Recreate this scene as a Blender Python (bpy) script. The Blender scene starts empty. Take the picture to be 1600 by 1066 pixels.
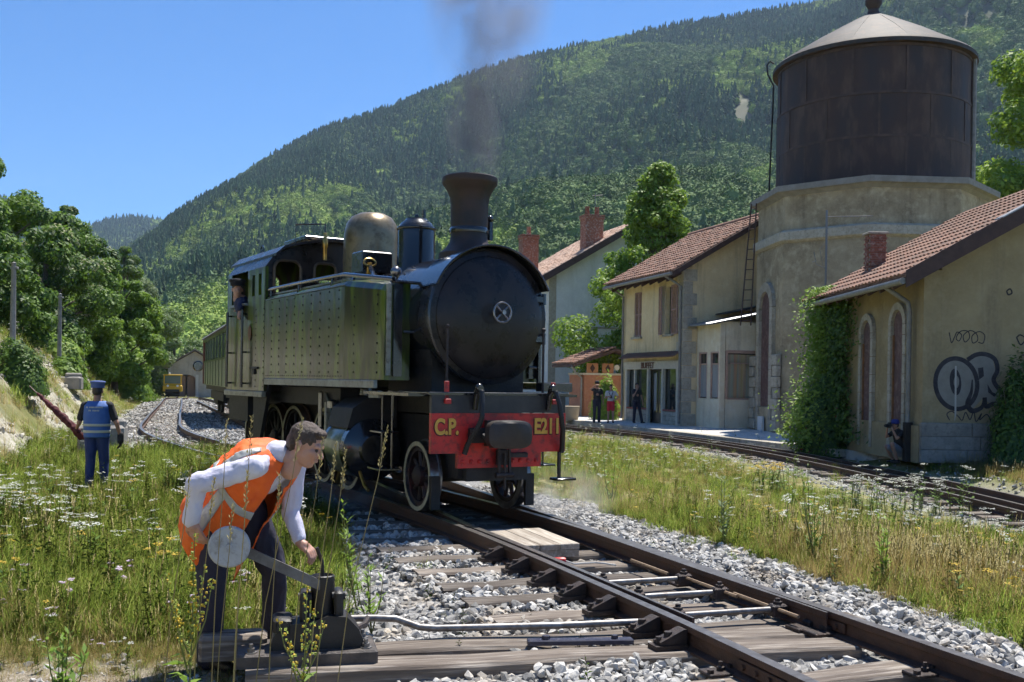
import bpy, bmesh, math, random
import numpy as np
from mathutils import Vector, Matrix, Euler, noise as mnoise

random.seed(7); RNG = np.random.default_rng(7)
R = math.radians
sc = bpy.context.scene
COL = sc.collection

# ---------------------------------------------------------------- camera
EYE = 1.38
cam_d = bpy.data.cameras.new('camera'); cam = bpy.data.objects.new('camera', cam_d); COL.objects.link(cam)
cam.location = (0, 0, EYE)
cam.rotation_mode = 'QUATERNION'
cam.rotation_quaternion = (Euler((R(90), 0, 0)).to_quaternion() @ Euler((0, 0, 0.016)).to_quaternion())
cam_d.sensor_width = 36; cam_d.lens = 36; cam_d.shift_y = 0.04
cam_d.clip_start = 0.1; cam_d.clip_end = 12000
sc.camera = cam

# ---------------------------------------------------------------- sky, sun, exposure
SUN = Vector((0.20, 0.37, 1.0)).normalized()
sun_el = math.asin(SUN.z); sun_az = math.atan2(SUN.x, SUN.y)
wd = bpy.data.worlds.new('World'); sc.world = wd; wd.use_nodes = True
wn = wd.node_tree; wn.nodes.clear()
sky = wn.nodes.new('ShaderNodeTexSky'); sky.sky_type = 'NISHITA'; sky.sun_disc = False
sky.sun_elevation = sun_el; sky.sun_rotation = sun_az
sky.altitude = 1500; sky.air_density = 1.0; sky.dust_density = 0.0; sky.ozone_density = 10.0
bg = wn.nodes.new('ShaderNodeBackground'); bg.inputs['Strength'].default_value = 0.096
wo = wn.nodes.new('ShaderNodeOutputWorld')
hsv = wn.nodes.new('ShaderNodeHueSaturation'); hsv.inputs['Saturation'].default_value = 1.12; wn.links.new(sky.outputs[0], hsv.inputs['Color']); wn.links.new(hsv.outputs[0], bg.inputs[0]); wn.links.new(bg.outputs[0], wo.inputs[0])
sl = bpy.data.lights.new('sun', 'SUN'); sl.energy = 5.0; sl.angle = R(0.53); sl.color = (1, 0.955, 0.88)
sun = bpy.data.objects.new('sun', sl); COL.objects.link(sun)
sun.rotation_euler = SUN.to_track_quat('Z', 'Y').to_euler(); sun.location = (20, 30, 60)
sc.view_settings.view_transform = 'Standard'; sc.view_settings.look = 'None'
sc.view_settings.exposure = 0.8; sc.view_settings.gamma = 1.0; sc.view_settings.use_curve_mapping = False
sc.render.engine = 'CYCLES'
sc.cycles.use_denoising = True
sc.cycles.max_bounces = 6; sc.cycles.diffuse_bounces = 3; sc.cycles.glossy_bounces = 3; sc.cycles.transmission_bounces = 3; sc.cycles.transparent_max_bounces = 6; sc.cycles.volume_bounces = 0
sc.cycles.use_adaptive_sampling = True; sc.cycles.adaptive_threshold = 0.03
sc.cycles.volume_step_rate = 1.0
sc.cycles.caustics_reflective = False; sc.cycles.caustics_refractive = False

# ---------------------------------------------------------------- helpers
def tag(o, label=None, cat=None, group=None, kind=None):
    if label: o['label'] = label
    if cat: o['category'] = cat
    if group: o['group'] = group
    if kind: o['kind'] = kind
    return o
def empty(name, loc=(0, 0, 0), rz=0, parent=None):
    o = bpy.data.objects.new(name, None); COL.objects.link(o)
    o.location = loc; o.rotation_euler = (0, 0, rz); o.empty_display_size = 0.1
    if parent: o.parent = parent
    return o
def copy_tree(o, parent=None):
    c = o.copy(); COL.objects.link(c); c.parent = parent
    for ch in o.children: copy_tree(ch, c)
    return c

class MB:
    def __init__(s): s.v = []; s.f = []; s.mi = []; s.m = 0
    def add(s, vs, fs):
        b = len(s.v); s.v += [tuple(v) for v in vs]
        s.f += [tuple(b + i for i in f) for f in fs]; s.mi += [s.m] * len(fs); return s
    def box(s, c, d, rz=0, mat=None, rx=0, ry=0):
        x, y, z = d[0] / 2, d[1] / 2, d[2] / 2
        vs = [Vector((i, j, k)) for k in (-z, z) for j in (-y, y) for i in (-x, x)]
        if rz or rx or ry: m = Euler((rx, ry, rz)).to_matrix(); vs = [m @ v for v in vs]
        if mat is not None: vs = [mat @ v for v in vs]
        vs = [v + Vector(c) for v in vs]
        return s.add(vs, [(0, 2, 3, 1), (4, 5, 7, 6), (0, 1, 5, 4), (2, 6, 7, 3), (0, 4, 6, 2), (1, 3, 7, 5)])
    def cbox(s, c, d, ch=0.01, rz=0):
        """box with chamfered vertical and top edges"""
        x, y, z = d[0] / 2, d[1] / 2, d[2] / 2; m = Matrix.Rotation(rz, 3, 'Z')
        def ring(a, b, zz):
            k = ch
            return [(a, b - k, zz), (a - k, b, zz), (-a + k, b, zz), (-a, b - k, zz), (-a, -b + k, zz), (-a + k, -b, zz), (a - k, -b, zz), (a, -b + k, zz)]
        rings = [ring(x, y, -z), ring(x, y, z - ch), ring(x - ch, y - ch, z)]
        vs = [m @ Vector(p) + Vector(c) for r_ in rings for p in r_]
        fs = [tuple(range(7, -1, -1)), tuple(range(16, 24))]
        for k in (0, 8):
            for i in range(8): fs.append((k + i, k + (i + 1) % 8, k + 8 + (i + 1) % 8, k + 8 + i))
        return s.add(vs, fs)
    def cyl(s, p0, p1, r0, r1=None, n=12, cap=True):
        if r1 is None: r1 = r0
        p0, p1 = Vector(p0), Vector(p1); d = (p1 - p0)
        if d.length < 1e-9: return s
        q = d.to_track_quat('Z', 'Y'); vs = []
        for p, r in ((p0, r0), (p1, r1)):
            for i in range(n):
                a = 2 * math.pi * i / n; vs.append(p + q @ Vector((r * math.cos(a), r * math.sin(a), 0)))
        fs = [(i, (i + 1) % n, n + (i + 1) % n, n + i) for i in range(n)]
        if cap: fs += [tuple(range(n - 1, -1, -1)), tuple(range(n, 2 * n))]
        return s.add(vs, fs)
    def tube(s, pts, r, n=8, cap=True):
        pts = [Vector(p) for p in pts]; m = len(pts); rs = r if isinstance(r, (list, tuple)) else [r] * m
        vs = []; up = None
        for i, p in enumerate(pts):
            d = (pts[min(i + 1, m - 1)] - pts[max(i - 1, 0)]).normalized()
            if up is None:
                up = Vector((0, 0, 1)) if abs(d.z) < 0.9 else Vector((1, 0, 0))
            up = (up - d * up.dot(d))
            if up.length < 1e-6: up = d.orthogonal()
            up.normalize(); sd = d.cross(up)
            for k in range(n):
                a = 2 * math.pi * k / n; vs.append(p + (sd * math.cos(a) + up * math.sin(a)) * rs[i])
        fs = []
        for i in range(m - 1):
            for k in range(n): fs.append((i * n + k, i * n + (k + 1) % n, (i + 1) * n + (k + 1) % n, (i + 1) * n + k))
        if cap: fs += [tuple(range(n - 1, -1, -1)), tuple(range((m - 1) * n, m * n))]
        return s.add(vs, fs)
    def lathe(s, prof, n=24, c=(0, 0, 0), axis='Z', mat=None, ring=False):
        """prof: list of (radius, height)"""
        vs = []; m = len(prof)
        for r, h in prof:
            for i in range(n):
                a = 2 * math.pi * i / n; v = Vector((r * math.cos(a), r * math.sin(a), h))
                if axis == 'Y': v = Vector((v.x, -v.z, v.y))      # height runs towards -Y
                elif axis == 'X': v = Vector((v.z, v.x, v.y))
                if mat is not None: v = mat @ v
                vs.append(v + Vector(c))
        fs = [(j * n + i, j * n + (i + 1) % n, (j + 1) * n + (i + 1) % n, (j + 1) * n + i) for j in range(m - 1) for i in range(n)]
        if ring:
            fs += [((m - 1) * n + i, (m - 1) * n + (i + 1) % n, (i + 1) % n, i) for i in range(n)]; return s.add(vs, fs)
        if prof[0][0] > 1e-5: fs.append(tuple(range(n - 1, -1, -1)))
        if prof[-1][0] > 1e-5: fs.append(tuple(range((m - 1) * n, m * n)))
        return s.add(vs, fs)
    def prism(s, poly, vec):
        """polygon (3-D points) pushed along vec"""
        n = len(poly); vec = Vector(vec); vs = [Vector(p) for p in poly] + [Vector(p) + vec for p in poly]
        return s.add(vs, [tuple(range(n - 1, -1, -1)), tuple(range(n, 2 * n))] + [(i, (i + 1) % n, n + (i + 1) % n, n + i) for i in range(n)])
    def ball(s, c, r, n=10, m=6):
        if not isinstance(r, (tuple, list)): r = (r, r, r)
        vs = [(c[0], c[1], c[2] - r[2])]
        for j in range(1, m):
            t = math.pi * j / m
            for i in range(n):
                a = 2 * math.pi * i / n
                vs.append((c[0] + r[0] * math.sin(t) * math.cos(a), c[1] + r[1] * math.sin(t) * math.sin(a), c[2] - r[2] * math.cos(t)))
        vs.append((c[0], c[1], c[2] + r[2])); L = len(vs) - 1
        fs = [(0, 1 + (i + 1) % n, 1 + i) for i in range(n)]
        for j in range(m - 2):
            for i in range(n):
                a = 1 + j * n; fs.append((a + i, a + (i + 1) % n, a + n + (i + 1) % n, a + n + i))
        a = 1 + (m - 2) * n; fs += [(a + i, a + (i + 1) % n, L) for i in range(n)]
        return s.add(vs, fs)
    def mesh(s, name):
        me = bpy.data.meshes.new(name); me.from_pydata(s.v, [], s.f); return me
    def build(s, name, mat, parent=None, smooth=None, loc=None, fix=True):
        me = s.mesh(name)
        if fix:
            bm = bmesh.new(); bm.from_mesh(me); bmesh.ops.recalc_face_normals(bm, faces=bm.faces); bm.to_mesh(me); bm.free()
        mats = mat if isinstance(mat, (list, tuple)) else [mat]
        for m in mats: me.materials.append(m)
        if len(mats) > 1: me.polygons.foreach_set('material_index', s.mi)
        if smooth is not None:
            me.polygons.foreach_set('use_smooth', [True] * len(me.polygons)); me.set_sharp_from_angle(angle=R(smooth))
        return link(name, me, parent, loc)
def link(name, me, parent=None, loc=None, rz=None):
    o = bpy.data.objects.new(name, me); COL.objects.link(o)
    if parent: o.parent = parent
    if loc is not None: o.location = loc
    if rz is not None: o.rotation_euler = (0, 0, rz)
    return o
def np_mesh(name, V, F, mat=None, smooth=False):
    """V (n,3) array, F (m,k) int array"""
    V = np.asarray(V, np.float32); F = np.asarray(F, np.int32); k = F.shape[1]
    me = bpy.data.meshes.new(name); me.vertices.add(len(V)); me.vertices.foreach_set('co', V.ravel())
    me.loops.add(F.size); me.loops.foreach_set('vertex_index', F.ravel())
    me.polygons.add(len(F)); me.polygons.foreach_set('loop_start', np.arange(0, F.size, k, dtype=np.int32))
    if smooth: me.polygons.foreach_set('use_smooth', np.ones(len(F), bool))
    me.update(calc_edges=True); me.validate()
    if mat: me.materials.append(mat)
    return me

# ---------------------------------------------------------------- materials
MATS = {}
def mat(name, c1, c2=None, scale=4.0, rough=0.7, metal=0.0, bump=0.0, bscale=None, coat=0.0, spec=0.5, ior=None,
        stretch=(1, 1, 1), obj=False, lo=0.35, hi=0.65, rand=0.0, trans=None, rough2=None, detail=6.0, c3=None, scale3=30.0, bdist=0.02, sub=0.0):
    """principled surface; c1/c2 mixed by noise, c3 by a finer noise, rand = per object/instance value variation"""
    if name in MATS: return MATS[name]
    m = bpy.data.materials.new(name); m.use_nodes = True; nt = m.node_tree; N = nt.nodes; L = nt.links
    b = N['Principled BSDF']; b.inputs['Roughness'].default_value = rough; b.inputs['Metallic'].default_value = metal
    b.inputs['Specular IOR Level'].default_value = spec
    if ior: b.inputs['IOR'].default_value = ior
    if coat: b.inputs['Coat Weight'].default_value = coat; b.inputs['Coat Roughness'].default_value = 0.08
    c1 = (*c1, 1); col = None
    if obj: src = N.new('ShaderNodeTexCoord').outputs['Object']
    else: src = N.new('ShaderNodeNewGeometry').outputs['Position']
    mp = N.new('ShaderNodeMapping'); mp.inputs['Scale'].default_value = stretch; L.new(src, mp.inputs[0]); vec = mp.outputs[0]
    b.inputs['Base Color'].default_value = c1
    def nz(s_, d=detail):
        t = N.new('ShaderNodeTexNoise'); t.inputs['Scale'].default_value = s_; t.inputs['Detail'].default_value = d
        t.inputs['Roughness'].default_value = 0.62; L.new(vec, t.inputs['Vector']); return t.outputs[0]
    def rmp(v, a, z):
        r_ = N.new('ShaderNodeMapRange'); r_.inputs[1].default_value = a; r_.inputs[2].default_value = z; L.new(v, r_.inputs[0]); return r_.outputs[0]
    def mix(fac, A, B):
        x = N.new('ShaderNodeMix'); x.data_type = 'RGBA'
        if isinstance(fac, float): x.inputs[0].default_value = fac
        else: L.new(fac, x.inputs[0])
        for k, q in ((6, A), (7, B)):
            if isinstance(q, tuple): x.inputs[k].default_value = q
            else: L.new(q, x.inputs[k])
        return x.outputs[2]
    if c2 is not None:
        n1 = rmp(nz(scale), lo, hi); col = mix(n1, c1, (*c2, 1))
        if rough2 is not None:
            q = N.new('ShaderNodeMapRange'); L.new(n1, q.inputs[0]); q.inputs[3].default_value = rough; q.inputs[4].default_value = rough2
            L.new(q.outputs[0], b.inputs['Roughness'])
    if c3 is not None:
        col = mix(rmp(nz(scale3, 3.0), 0.5, 0.72), col if col is not None else c1, (*c3, 1))
    if rand:
        oi = N.new('ShaderNodeObjectInfo'); hv = N.new('ShaderNodeHueSaturation')
        q = N.new('ShaderNodeMapRange'); L.new(oi.outputs['Random'], q.inputs[0]); q.inputs[3].default_value = 1 - rand; q.inputs[4].default_value = 1 + rand
        L.new(q.outputs[0], hv.inputs['Value'])
        if col is None: hv.inputs['Color'].default_value = c1
        else: L.new(col, hv.inputs['Color'])
        col = hv.outputs[0]
    if col is not None: L.new(col, b.inputs['Base Color'])
    if bump:
        bp = N.new('ShaderNodeBump'); bp.inputs['Strength'].default_value = bump; bp.inputs['Distance'].default_value = bdist
        L.new(nz(bscale or scale * 6), bp.inputs['Height']); L.new(bp.outputs[0], b.inputs['Normal'])
    if sub:
        b.inputs['Subsurface Weight'].default_value = sub; b.inputs['Subsurface Radius'].default_value = (0.02, 0.008, 0.004); b.inputs['Subsurface Scale'].default_value = 0.4
    if trans is not None:                       # leaf: some light passes through
        tr = N.new('ShaderNodeBsdfTranslucent'); ms = N.new('ShaderNodeMixShader'); ms.inputs[0].default_value = trans
        if col is not None: L.new(col, tr.inputs[0])
        else: tr.inputs[0].default_value = c1
        L.new(b.outputs[0], ms.inputs[1]); L.new(tr.outputs[0], ms.inputs[2]); L.new(ms.outputs[0], N['Material Output'].inputs[0])
    MATS[name] = m; return m

# ---------------------------------------------------------------- scattering of uncountable stuff (geometry-node instances)
def scatter(name, P, rot, scl, idx, protos, label, cat, kind='stuff', parent=None):
    """P (n,3), rot (n,3) euler, scl (n,) or (n,3), idx (n,) -> one object of instances"""
    me = bpy.data.meshes.new(name); n = len(P); me.vertices.add(n); me.vertices.foreach_set('co', np.asarray(P, np.float32).ravel())
    scl = np.asarray(scl, np.float32)
    if scl.ndim == 1: scl = np.repeat(scl[:, None], 3, 1)
    for nm, ty, ar in (('rot', 'FLOAT_VECTOR', rot), ('scl', 'FLOAT_VECTOR', scl)):
        at = me.attributes.new(nm, ty, 'POINT'); at.data.foreach_set('vector', np.asarray(ar, np.float32).ravel())
    at = me.attributes.new('idx', 'INT', 'POINT'); at.data.foreach_set('value', np.asarray(idx, np.int32))
    pc = bpy.data.collections.new(name + '_kinds')
    for k, p in enumerate(protos):
        po = bpy.data.objects.new('%s_kind_%02d' % (name, k), p); pc.objects.link(po)
    g = bpy.data.node_groups.new(name, 'GeometryNodeTree')
    g.interface.new_socket('Geometry', in_out='INPUT', socket_type='NodeSocketGeometry')
    g.interface.new_socket('Geometry', in_out='OUTPUT', socket_type='NodeSocketGeometry')
    N = g.nodes; L = g.links
    gi = N.new('NodeGroupInput'); go = N.new('NodeGroupOutput'); ip = N.new('GeometryNodeInstanceOnPoints')
    ci = N.new('GeometryNodeCollectionInfo'); ci.inputs['Collection'].default_value = pc; ci.inputs['Separate Children'].default_value = True
    ci.inputs['Reset Children'].default_value = True
    def attr(nm, ty):
        a = N.new('GeometryNodeInputNamedAttribute'); a.data_type = ty; a.inputs['Name'].default_value = nm; return a.outputs['Attribute']
    L.new(gi.outputs[0], ip.inputs['Points']); L.new(ci.outputs[0], ip.inputs['Instance'])
    ip.inputs['Pick Instance'].default_value = True; L.new(attr('idx', 'INT'), ip.inputs['Instance Index'])
    er = N.new('FunctionNodeEulerToRotation'); L.new(attr('rot', 'FLOAT_VECTOR'), er.inputs[0]); L.new(er.outputs[0], ip.inputs['Rotation'])
    L.new(attr('scl', 'FLOAT_VECTOR'), ip.inputs['Scale']); L.new(ip.outputs[0], go.inputs[0])
    o = link(name, me, parent); md = o.modifiers.new('scatter', 'NODES'); md.node_group = g
    tag(o, label, cat, kind=kind); return o

def fbm(x, y, s=1.0, o=4, seed=0.0):
    """vectorised smooth value noise, about -1..1"""
    x = np.asarray(x, float) * s + seed * 17.31; y = np.asarray(y, float) * s - seed * 9.77; out = 0; amp = 1.0; tot = 0
    def h(i, j): 
        v = np.sin(i * 127.1 + j * 311.7 + seed * 7.7) * 43758.5453; return v - np.floor(v)
    for k in range(o):
        i = np.floor(x); j = np.floor(y); u = x - i; v = y - j; u = u * u * (3 - 2 * u); v = v * v * (3 - 2 * v)
        n = (h(i, j) * (1 - u) + h(i + 1, j) * u) * (1 - v) + (h(i, j + 1) * (1 - u) + h(i + 1, j + 1) * u) * v
        out = out + amp * (2 * n - 1); tot += amp; amp *= 0.5; x = x * 2.03 + 5.1; y = y * 2.03 + 1.7
    return out / tot
def sstep(a, b, x):
    t = np.clip((np.asarray(x, float) - a) / (b - a), 0, 1); return t * t * (3 - 2 * t)
# ================================================================ the place: axes and tracks
C18, S18 = math.cos(R(18)), math.sin(R(18))
def QQ(x, y): return np.asarray(x) * C18 + np.asarray(y) * S18          # across the station axis
def spline(pts, step=0.25):
    P = [np.array(p, float) for p in pts]; P = [2 * P[0] - P[1]] + P + [2 * P[-1] - P[-2]]; out = []
    for i in range(1, len(P) - 2):
        p0, p1, p2, p3 = P[i - 1:i + 3]
        t0 = 0; t1 = t0 + np.linalg.norm(p1 - p0) ** .5; t2 = t1 + np.linalg.norm(p2 - p1) ** .5; t3 = t2 + np.linalg.norm(p3 - p2) ** .5
        n = max(2, int(np.linalg.norm(p2 - p1) / step))
        for k in range(n):
            t = t1 + (t2 - t1) * k / n
            A1 = (t1 - t) / (t1 - t0) * p0 + (t - t0) / (t1 - t0) * p1; A2 = (t2 - t) / (t2 - t1) * p1 + (t - t1) / (t2 - t1) * p2
            A3 = (t3 - t) / (t3 - t2) * p2 + (t - t2) / (t3 - t2) * p3
            B1 = (t2 - t) / (t2 - t0) * A1 + (t - t0) / (t2 - t0) * A2; B2 = (t3 - t) / (t3 - t1) * A2 + (t - t1) / (t3 - t1) * A3
            out.append((t2 - t) / (t2 - t1) * B1 + (t - t1) / (t2 - t1) * B2)
    out.append(P[-2]); return np.array(out)
PATH_C = spline([(3.95, -1.0), (2.72, 2.65), (1.81, 5.31), (1.43, 6.4), (-0.17, 10.4), (-1.92, 13.75), (-6.45, 21.3), (-9.1, 26.8), (-11.85, 34.9), (-17.3, 52.0), (-23.4, 71.0), (-35.6, 111.0)])
dS = np.array([-0.339, 0.941])
PATH_S = np.array([np.array([0.62, 8.59]) + dS * t for t in np.arange(-9.5, 75, 0.5)])
PATH_T = spline([(-6.5, 71), (0, 51), (2.25, 43.2), (4.85, 37.2), (6.35, 32.3), (7.25, 27.9), (7.78, 23), (8.05, 17), (8.0, 10), (7.7, 2)])
def track_z(y): return -0.7 * sstep(60, 110, y)
def dist_to(path, x, y, step=2):
    x = np.asarray(x, float); y = np.asarray(y, float); sh = x.shape; x = x.ravel(); y = y.ravel(); P = path[::step]; out = np.empty(len(x))
    for i in range(0, len(x), 20000):
        d = (x[i:i + 20000, None] - P[None, :, 0]) ** 2 + (y[i:i + 20000, None] - P[None, :, 1]) ** 2; out[i:i + 20000] = np.sqrt(d.min(1))
    return out.reshape(sh)
def ground_z(x, y, detail=True):
    x = np.asarray(x, float); y = np.asarray(y, float); q = QQ(x, y)
    d1 = np.minimum(dist_to(PATH_C, x, y), dist_to(PATH_S, x, y)); d2 = dist_to(PATH_T, x, y)
    left = -0.24 - 0.21 * sstep(5.5, 13, y) - 0.35 * sstep(60, 110, y)
    right = -0.25 - 0.32 * sstep(4.8, 10.5, q)
    out = left + (right - left) * sstep(1.5, 4.5, q)
    z = -0.205 + track_z(y) + (out + 0.205 - 0.5 * track_z(y)) * sstep(1.35, 3.2, d1)
    z = np.where(q > 8, z + (-0.60 - z) * (1 - sstep(1.2, 2.2, d2)), z)
    z = z + (-0.42 - z) * sstep(17.0, 18.0, q) * sstep(26, 30, y)
    z = z + (-0.36 - z) * sstep(9.0, 9.6, x) * sstep(10, 14, y) * (1 - sstep(26, 30, y))
    bank_h = 2.9 - 1.5 * sstep(35, 75, y) - 1.0 * sstep(75, 110, y)
    bank = bank_h * sstep(-2.3, -5.3, q) + 0.10 * np.clip(-6 - q, 0, 60) + 0.3 * np.clip(-66 - q, 0, 600)
    z = z + bank
    if detail:
        r_ = sstep(1.6, 4, d1); z = z + r_ * (0.05 * fbm(x, y, 0.7, 3, 1) + 0.35 * fbm(x, y, 0.25, 3, 2) * sstep(-2.6, -4, q))
    return z
def in_ballast(x, y):
    """1 where clean stone lies"""
    q = QQ(x, y); dC = dist_to(PATH_C, x, y); dS_ = dist_to(PATH_S, x, y)
    w = 0.25 * fbm(x, y, 1.1, 3, 5)
    right = np.where(np.asarray(y) < 14, 5.15 - q, 1.75 - dS_) + w
    gx = np.interp(y, [0, 4, 5.4, 6.5, 9.0, 11.8, 14, 18, 21], [0.2, -0.6, -1.35, -1.12, -1.45, -2.1, -3.3, -5.9, -8.0])
    leftb = x - gx + w
    near = np.where(np.asarray(y) < 21, np.minimum(right, leftb), np.maximum(1.65 - dC, 1.75 - dS_) + w)
    return near
# ---------------------------------------------------------------- ground sheet
def graded(a, n, near, grow):
    s = [0.0]; d = near
    while s[-1] < a: s.append(s[-1] + d); d *= grow
    return np.array(s)
gx = graded(3200, 0, 0.16, 1.03); gx = np.concatenate([-gx[:0:-1], gx]) - 0.5
gy = graded(3200, 0, 0.16, 1.022) + 1.5; gy = np.concatenate([-graded(60, 0, 1.5, 1.3)[:0:-1] + 1.5, gy])
GX, GY = np.meshgrid(gx, gy); GZ = ground_z(GX, GY)
far = sstep(150, 400, np.hypot(GX, GY)); GZ = np.where(far > 0, GZ * (1 - far) + (-4.0) * far, GZ)
nx, ny = len(gx), len(gy)
idx = np.arange(nx * ny).reshape(ny, nx)
F = np.stack([idx[:-1, :-1], idx[:-1, 1:], idx[1:, 1:], idx[1:, :-1]], -1).reshape(-1, 4)
gm = np_mesh('ground', np.stack([GX, GY, GZ], -1).reshape(-1, 3), F, None, True)
bal = sstep(-0.12, 0.12, in_ballast(GX, GY)); bal = np.maximum(bal, 0.75 * (1 - sstep(1.0, 1.6, dist_to(PATH_T, GX, GY))))
dirt = (1 - sstep(0.3, 1.3, np.hypot((GX + 2.2) / 1.5, (GY - 5.2) / 0.8))) 
chalk = sstep(-2.1, -2.9, QQ(GX, GY)) * (1 - sstep(-4.6, -5.6, QQ(GX, GY))) * (1 - sstep(38, 52, GY)) * sstep(-0.25, 0.25, fbm(GX, GY, 0.45, 4, 3) + 0.25)
at = gm.attributes.new('cover', 'FLOAT_VECTOR', 'POINT'); at.data.foreach_set('vector', np.stack([bal, dirt, chalk], -1).astype(np.float32).ravel())
def ground_mat():
    m = bpy.data.materials.new('earth'); m.use_nodes = True; nt = m.node_tree; N = nt.nodes; L = nt.links; b = N['Principled BSDF']
    b.inputs['Roughness'].default_value = 0.95; b.inputs['Specular IOR Level'].default_value = 0.15
    geo = N.new('ShaderNodeNewGeometry').outputs['Position']
    def nz(s, d=8): t = N.new('ShaderNodeTexNoise'); t.inputs['Scale'].default_value = s; t.inputs['Detail'].default_value = d; t.inputs['Roughness'].default_value = .65; L.new(geo, t.inputs['Vector']); return t.outputs[0]
    def ramp(v, pts):
        r_ = N.new('ShaderNodeValToRGB'); e = r_.color_ramp.elements
        while len(e) < len(pts): e.new(0.5)
        for k, (p, c) in enumerate(pts): e[k].position = p; e[k].color = (*c, 1)
        L.new(v, r_.inputs[0]); return r_.outputs[0]
    def mix(f, A, B):
        x = N.new('ShaderNodeMix'); x.data_type = 'RGBA'; L.new(f, x.inputs[0]); L.new(A, x.inputs[6]); L.new(B, x.inputs[7]); return x.outputs[2]
    at = N.new('ShaderNodeAttribute'); at.attribute_name = 'cover'; sp = N.new('ShaderNodeSeparateXYZ'); L.new(at.outputs['Vector'], sp.inputs[0])
    soil = ramp(nz(1.3), [(.3, (.11, .125, .04)), (.5, (.19, .185, .07)), (.7, (.30, .26, .13))])
    grav = ramp(nz(38, 4), [(.3, (.10, .095, .09)), (.5, (.24, .235, .225)), (.7, (.42, .415, .40))])
    drt = ramp(nz(60, 5), [(.3, (.17, .14, .105)), (.5, (.30, .255, .20)), (.7, (.46, .41, .35))])
    chk = ramp(nz(2.6, 10), [(.3, (.26, .235, .17)), (.5, (.42, .39, .31)), (.7, (.58, .555, .49))])
    c = mix(sp.outputs[0], soil, grav); c = mix(sp.outputs[1], c, drt); c = mix(sp.outputs[2], c, chk)
    L.new(c, b.inputs['Base Color'])
    bp = N.new('ShaderNodeBump'); bp.inputs['Strength'].default_value = .8; bp.inputs['Distance'].default_value = .04; L.new(nz(22, 8), bp.inputs['Height']); L.new(bp.outputs[0], b.inputs['Normal'])
    return m
gm.materials.append(ground_mat())
tag(link('ground', gm), kind='structure')

# ================================================================ tracks
M_RAIL = mat('rail_rust', (.055, .032, .024), (.11, .062, .042), 9, .55, .35, .35, 70, rough2=.75)
M_RAILTOP = mat('rail_polished', (.36, .34, .33), (.22, .20, .19), 14, .32, .9)
M_SLEEP = mat('old_oak', (.17, .14, .112), (.07, .053, .042), 7, .92, 0, .9, 26, stretch=(.10, 1.5, 1.5), c3=(.30, .265, .225), scale3=22, rand=.35, bdist=.014, obj=True)
M_IRON = mat('dark_iron', (.028, .025, .026), (.06, .042, .035), 18, .5, .5, .4, 90)
M_STEEL = mat('bare_steel', (.27, .265, .26), (.15, .135, .125), 20, .5, .8)
def offset(path, d):
    t = np.gradient(path, axis=0); t /= np.linalg.norm(t, axis=1)[:, None]; n = np.stack([t[:, 1], -t[:, 0]], -1); return path + n * d
def rail_obj(name, path, parent, zf=track_z, z0=0.0, taper=False, ht=.14):
    """flat-bottom rail swept along a path; the polished table of the head is the second material"""
    prof = [(-.033, 0), (.033, 0), (.035, -.012), (.033, -.036), (.009, -.046), (.009, -ht + .024), (.056, -ht + .012), (.056, -ht), (-.056, -ht), (-.056, -ht + .012), (-.009, -ht + .024), (-.009, -.046), (-.033, -.036), (-.035, -.012)]
    mb = MB(); k = len(prof); t = np.gradient(path, axis=0); t /= np.linalg.norm(t, axis=1)[:, None]
    for i, p in enumerate(path):
        zz = float(zf(p[1])) + z0; w = 1.0
        for (a, h) in prof:
            if taper: w = min(1.0, 0.25 + i * 0.12); 
            mb.v.append((p[0] + t[i, 1] * a * w, p[1] - t[i, 0] * a * w, zz + h))
    for i in range(len(path) - 1):
        for j in range(k):
            mb.f.append((i * k + j, i * k + (j + 1) % k, (i + 1) * k + (j + 1) % k, (i + 1) * k + j)); mb.mi.append(1 if j == 0 else 0)
    mb.f += [tuple(range(k)), tuple(range((len(path) - 1) * k, len(path) * k))]; mb.mi += [0, 0]
    return mb.build(name, [M_RAIL, M_RAILTOP], parent)
def sleeper_mesh(l, w=.21, h=.13, seed=0):
    rr = random.Random(seed); mb = MB(); n = 7; vs = []
    for i in range(n):
        x = -l / 2 + l * i / (n - 1); j = rr.uniform(-.012, .012); dz = rr.uniform(-.01, .006)
        for (a, b_) in ((-w / 2 + j, -h), (-w / 2 + j, -.018 + dz), (-w / 2 + .02 + j, dz), (w / 2 - .02 - j, dz + rr.uniform(-.006, .004)), (w / 2 - j, -.018 + dz), (w / 2 - j, -h)): vs.append((x, a, b_))
    fs = [(i * 6 + k, i * 6 + k + 1, (i + 1) * 6 + k + 1, (i + 1) * 6 + k) for i in range(n - 1) for k in range(5)]
    fs += [tuple(range(6)), tuple(range((n - 1) * 6, n * 6))]
    mb.add(vs, fs); me = mb.mesh('sleeper'); bm = bmesh.new(); bm.from_mesh(me); bmesh.ops.recalc_face_normals(bm, faces=bm.faces); bm.to_mesh(me); bm.free(); me.materials.append(M_SLEEP); return me
SL_SHORT = [sleeper_mesh(1.9, seed=k) for k in range(4)]
SL_LONG = [sleeper_mesh(2.35, .23, seed=10 + k) for k in range(4)]
bolt_mb = MB(); bolt_mb.lathe([(.022, 0), (.022, .022), (.012, .026), (.012, .05), (0, .05)], 6)
BOLT = bolt_mb.mesh('bolt'); BOLT.materials.append(M_IRON)
pl_mb = MB(); pl_mb.cbox((0, 0, .008), (.20, .13, .016), .004); pl_mb.lathe([(.02, .016), (.02, .035), (0, .035)], 6, (.078, .03, 0)); pl_mb.lathe([(.02, .016), (.02, .035), (0, .035)], 6, (-.078, -.03, 0))
PLATE = pl_mb.mesh('base_plate'); PLATE.materials.append(M_IRON)
SLEEPER_RECTS = []
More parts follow.
